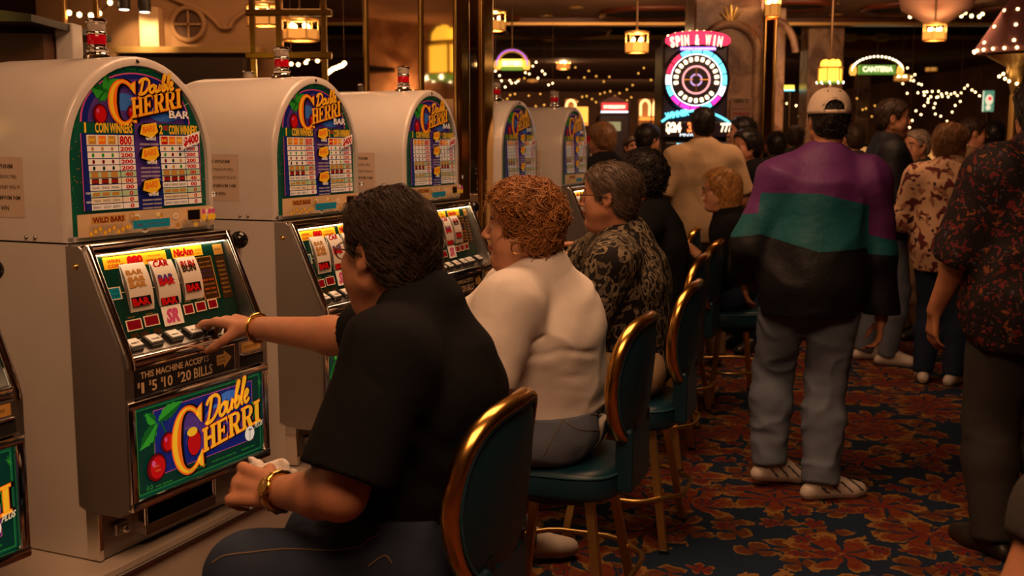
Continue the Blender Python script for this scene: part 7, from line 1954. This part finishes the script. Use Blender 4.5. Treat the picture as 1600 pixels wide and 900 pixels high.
mb = MB(); c = P(1463, 28, 13.9); mb.lathe([(.15, -.06), (.42, .10), (.46, .26)], plaster('plaster_rose', rgb((170, 130, 110))), 20, Matrix.Translation(c)); tag(mb.build('ceiling_rose'), 'flared plaster bowl above the amber chandelier at right', 'ceiling rose')
# festoons across the far hall
fest = [((775, 118), (862, 112), 18, 14.5, 'wavy string of bulbs below the purple-lit sign'), ((1410, 140), (1530, 150), 22, 20, 'sagging string of bulbs above the animal-print blouse'), ((1180, 150), (1262, 172), 14, 19, 'string of bulbs left of the white cap'), ((880, 120), (1040, 128), 16, 24, 'sparse string of far bulbs left of the wheel'), ((1400, 100), (1480, 170), 14, 26, 'string of bulbs under the lit arch sign'), ((1340, 165), (1420, 172), 12, 24, 'faint string of bulbs behind the man in navy'), ((770, 135), (850, 150), 12, 18, 'low string of bulbs above the fourth machine'), ((1420, 178), (1500, 172), 14, 17, 'bright low string of bulbs behind the animal-print blouse'), ((570, 92), (655, 98), 14, 9.3, 'string of bulbs beyond the third machine'), ((900, 152), (985, 150), 12, 22, 'string of bulbs around the red lit sign')]
for (a, b, n, Y, lab) in fest:
    pts = []
    for i in range(n):
        t = (i + rnd.uniform(-.35, .35)) / (n - 1); pts.append(P(a[0] + (b[0] - a[0]) * t, a[1] + (b[1] - a[1]) * t + 10 * math.sin(t * 9 + n) + rnd.uniform(-13, 13), Y + rnd.uniform(-1.0, 1.0)))
    bulbs(pts, lab, .0009 * Y, m=(G_bulb if n % 4 else G_amber), wire=False)

S_ = Sdf(); nc = P(420, 746, 2.33)
rr = np.random.RandomState(2)
for i in range(16):
    q = V3(nc) + V3(rr.uniform(-.045, .05), rr.uniform(-.03, .05), rr.uniform(-.022, .02)); S_.el(q, (.030, .022, .010), frame(rr.normal(size=3), rr.normal(size=3)), .012)
v, fc = surface(S_, .0045); no, _ = np_mesh('paper_napkin', v - V3(nc), fc, [mat('napkin_paper', (.72, .66, .62), rough=.9, bump=(60, .5, .01))], None, None, relax=1); no.location = nc
tag(no, 'crumpled white paper napkin held on the knee of the man in the black T-shirt', 'napkin')
# stitched seams of the jeans: drawn where the sight line meets the cloth
def seam(person, lines, wd=.0014, name='seam', m=None):
    pants = [c for c in person.root.children if c.name.startswith('trousers')][0]
    o0 = Vector(person.L((0, 0, CAM_H)))
    for ln in lines:
        out = []
        for x, y in [tuple(v) for v in spline(ln, 6)]:
            d = Vector(person.L(P(x, y, 1.0))) - o0; ok, loc, nrm, _ = pants.ray_cast(o0 + d * .5, d.normalized())
            if ok: out.append(loc + nrm * .0012)
        if len(out) > 2:
            mb = MB(); mb.tube(out, wd, m or mat('seam_thread', rgb((120, 100, 76)), rough=.9), 5); mb.build(name, pants)
seam(m1, [[(332, 880), (350, 869), (385, 864), (448, 858), (516, 860), (560, 855)], [(562, 856), (574, 845), (590, 836)], [(575, 885), (600, 868), (612, 880)]])
seam(wm, [[(879, 657), (858, 696), (850, 710)], [(879, 657), (905, 671), (936, 672)], [(868, 634), (900, 643), (944, 650)]])
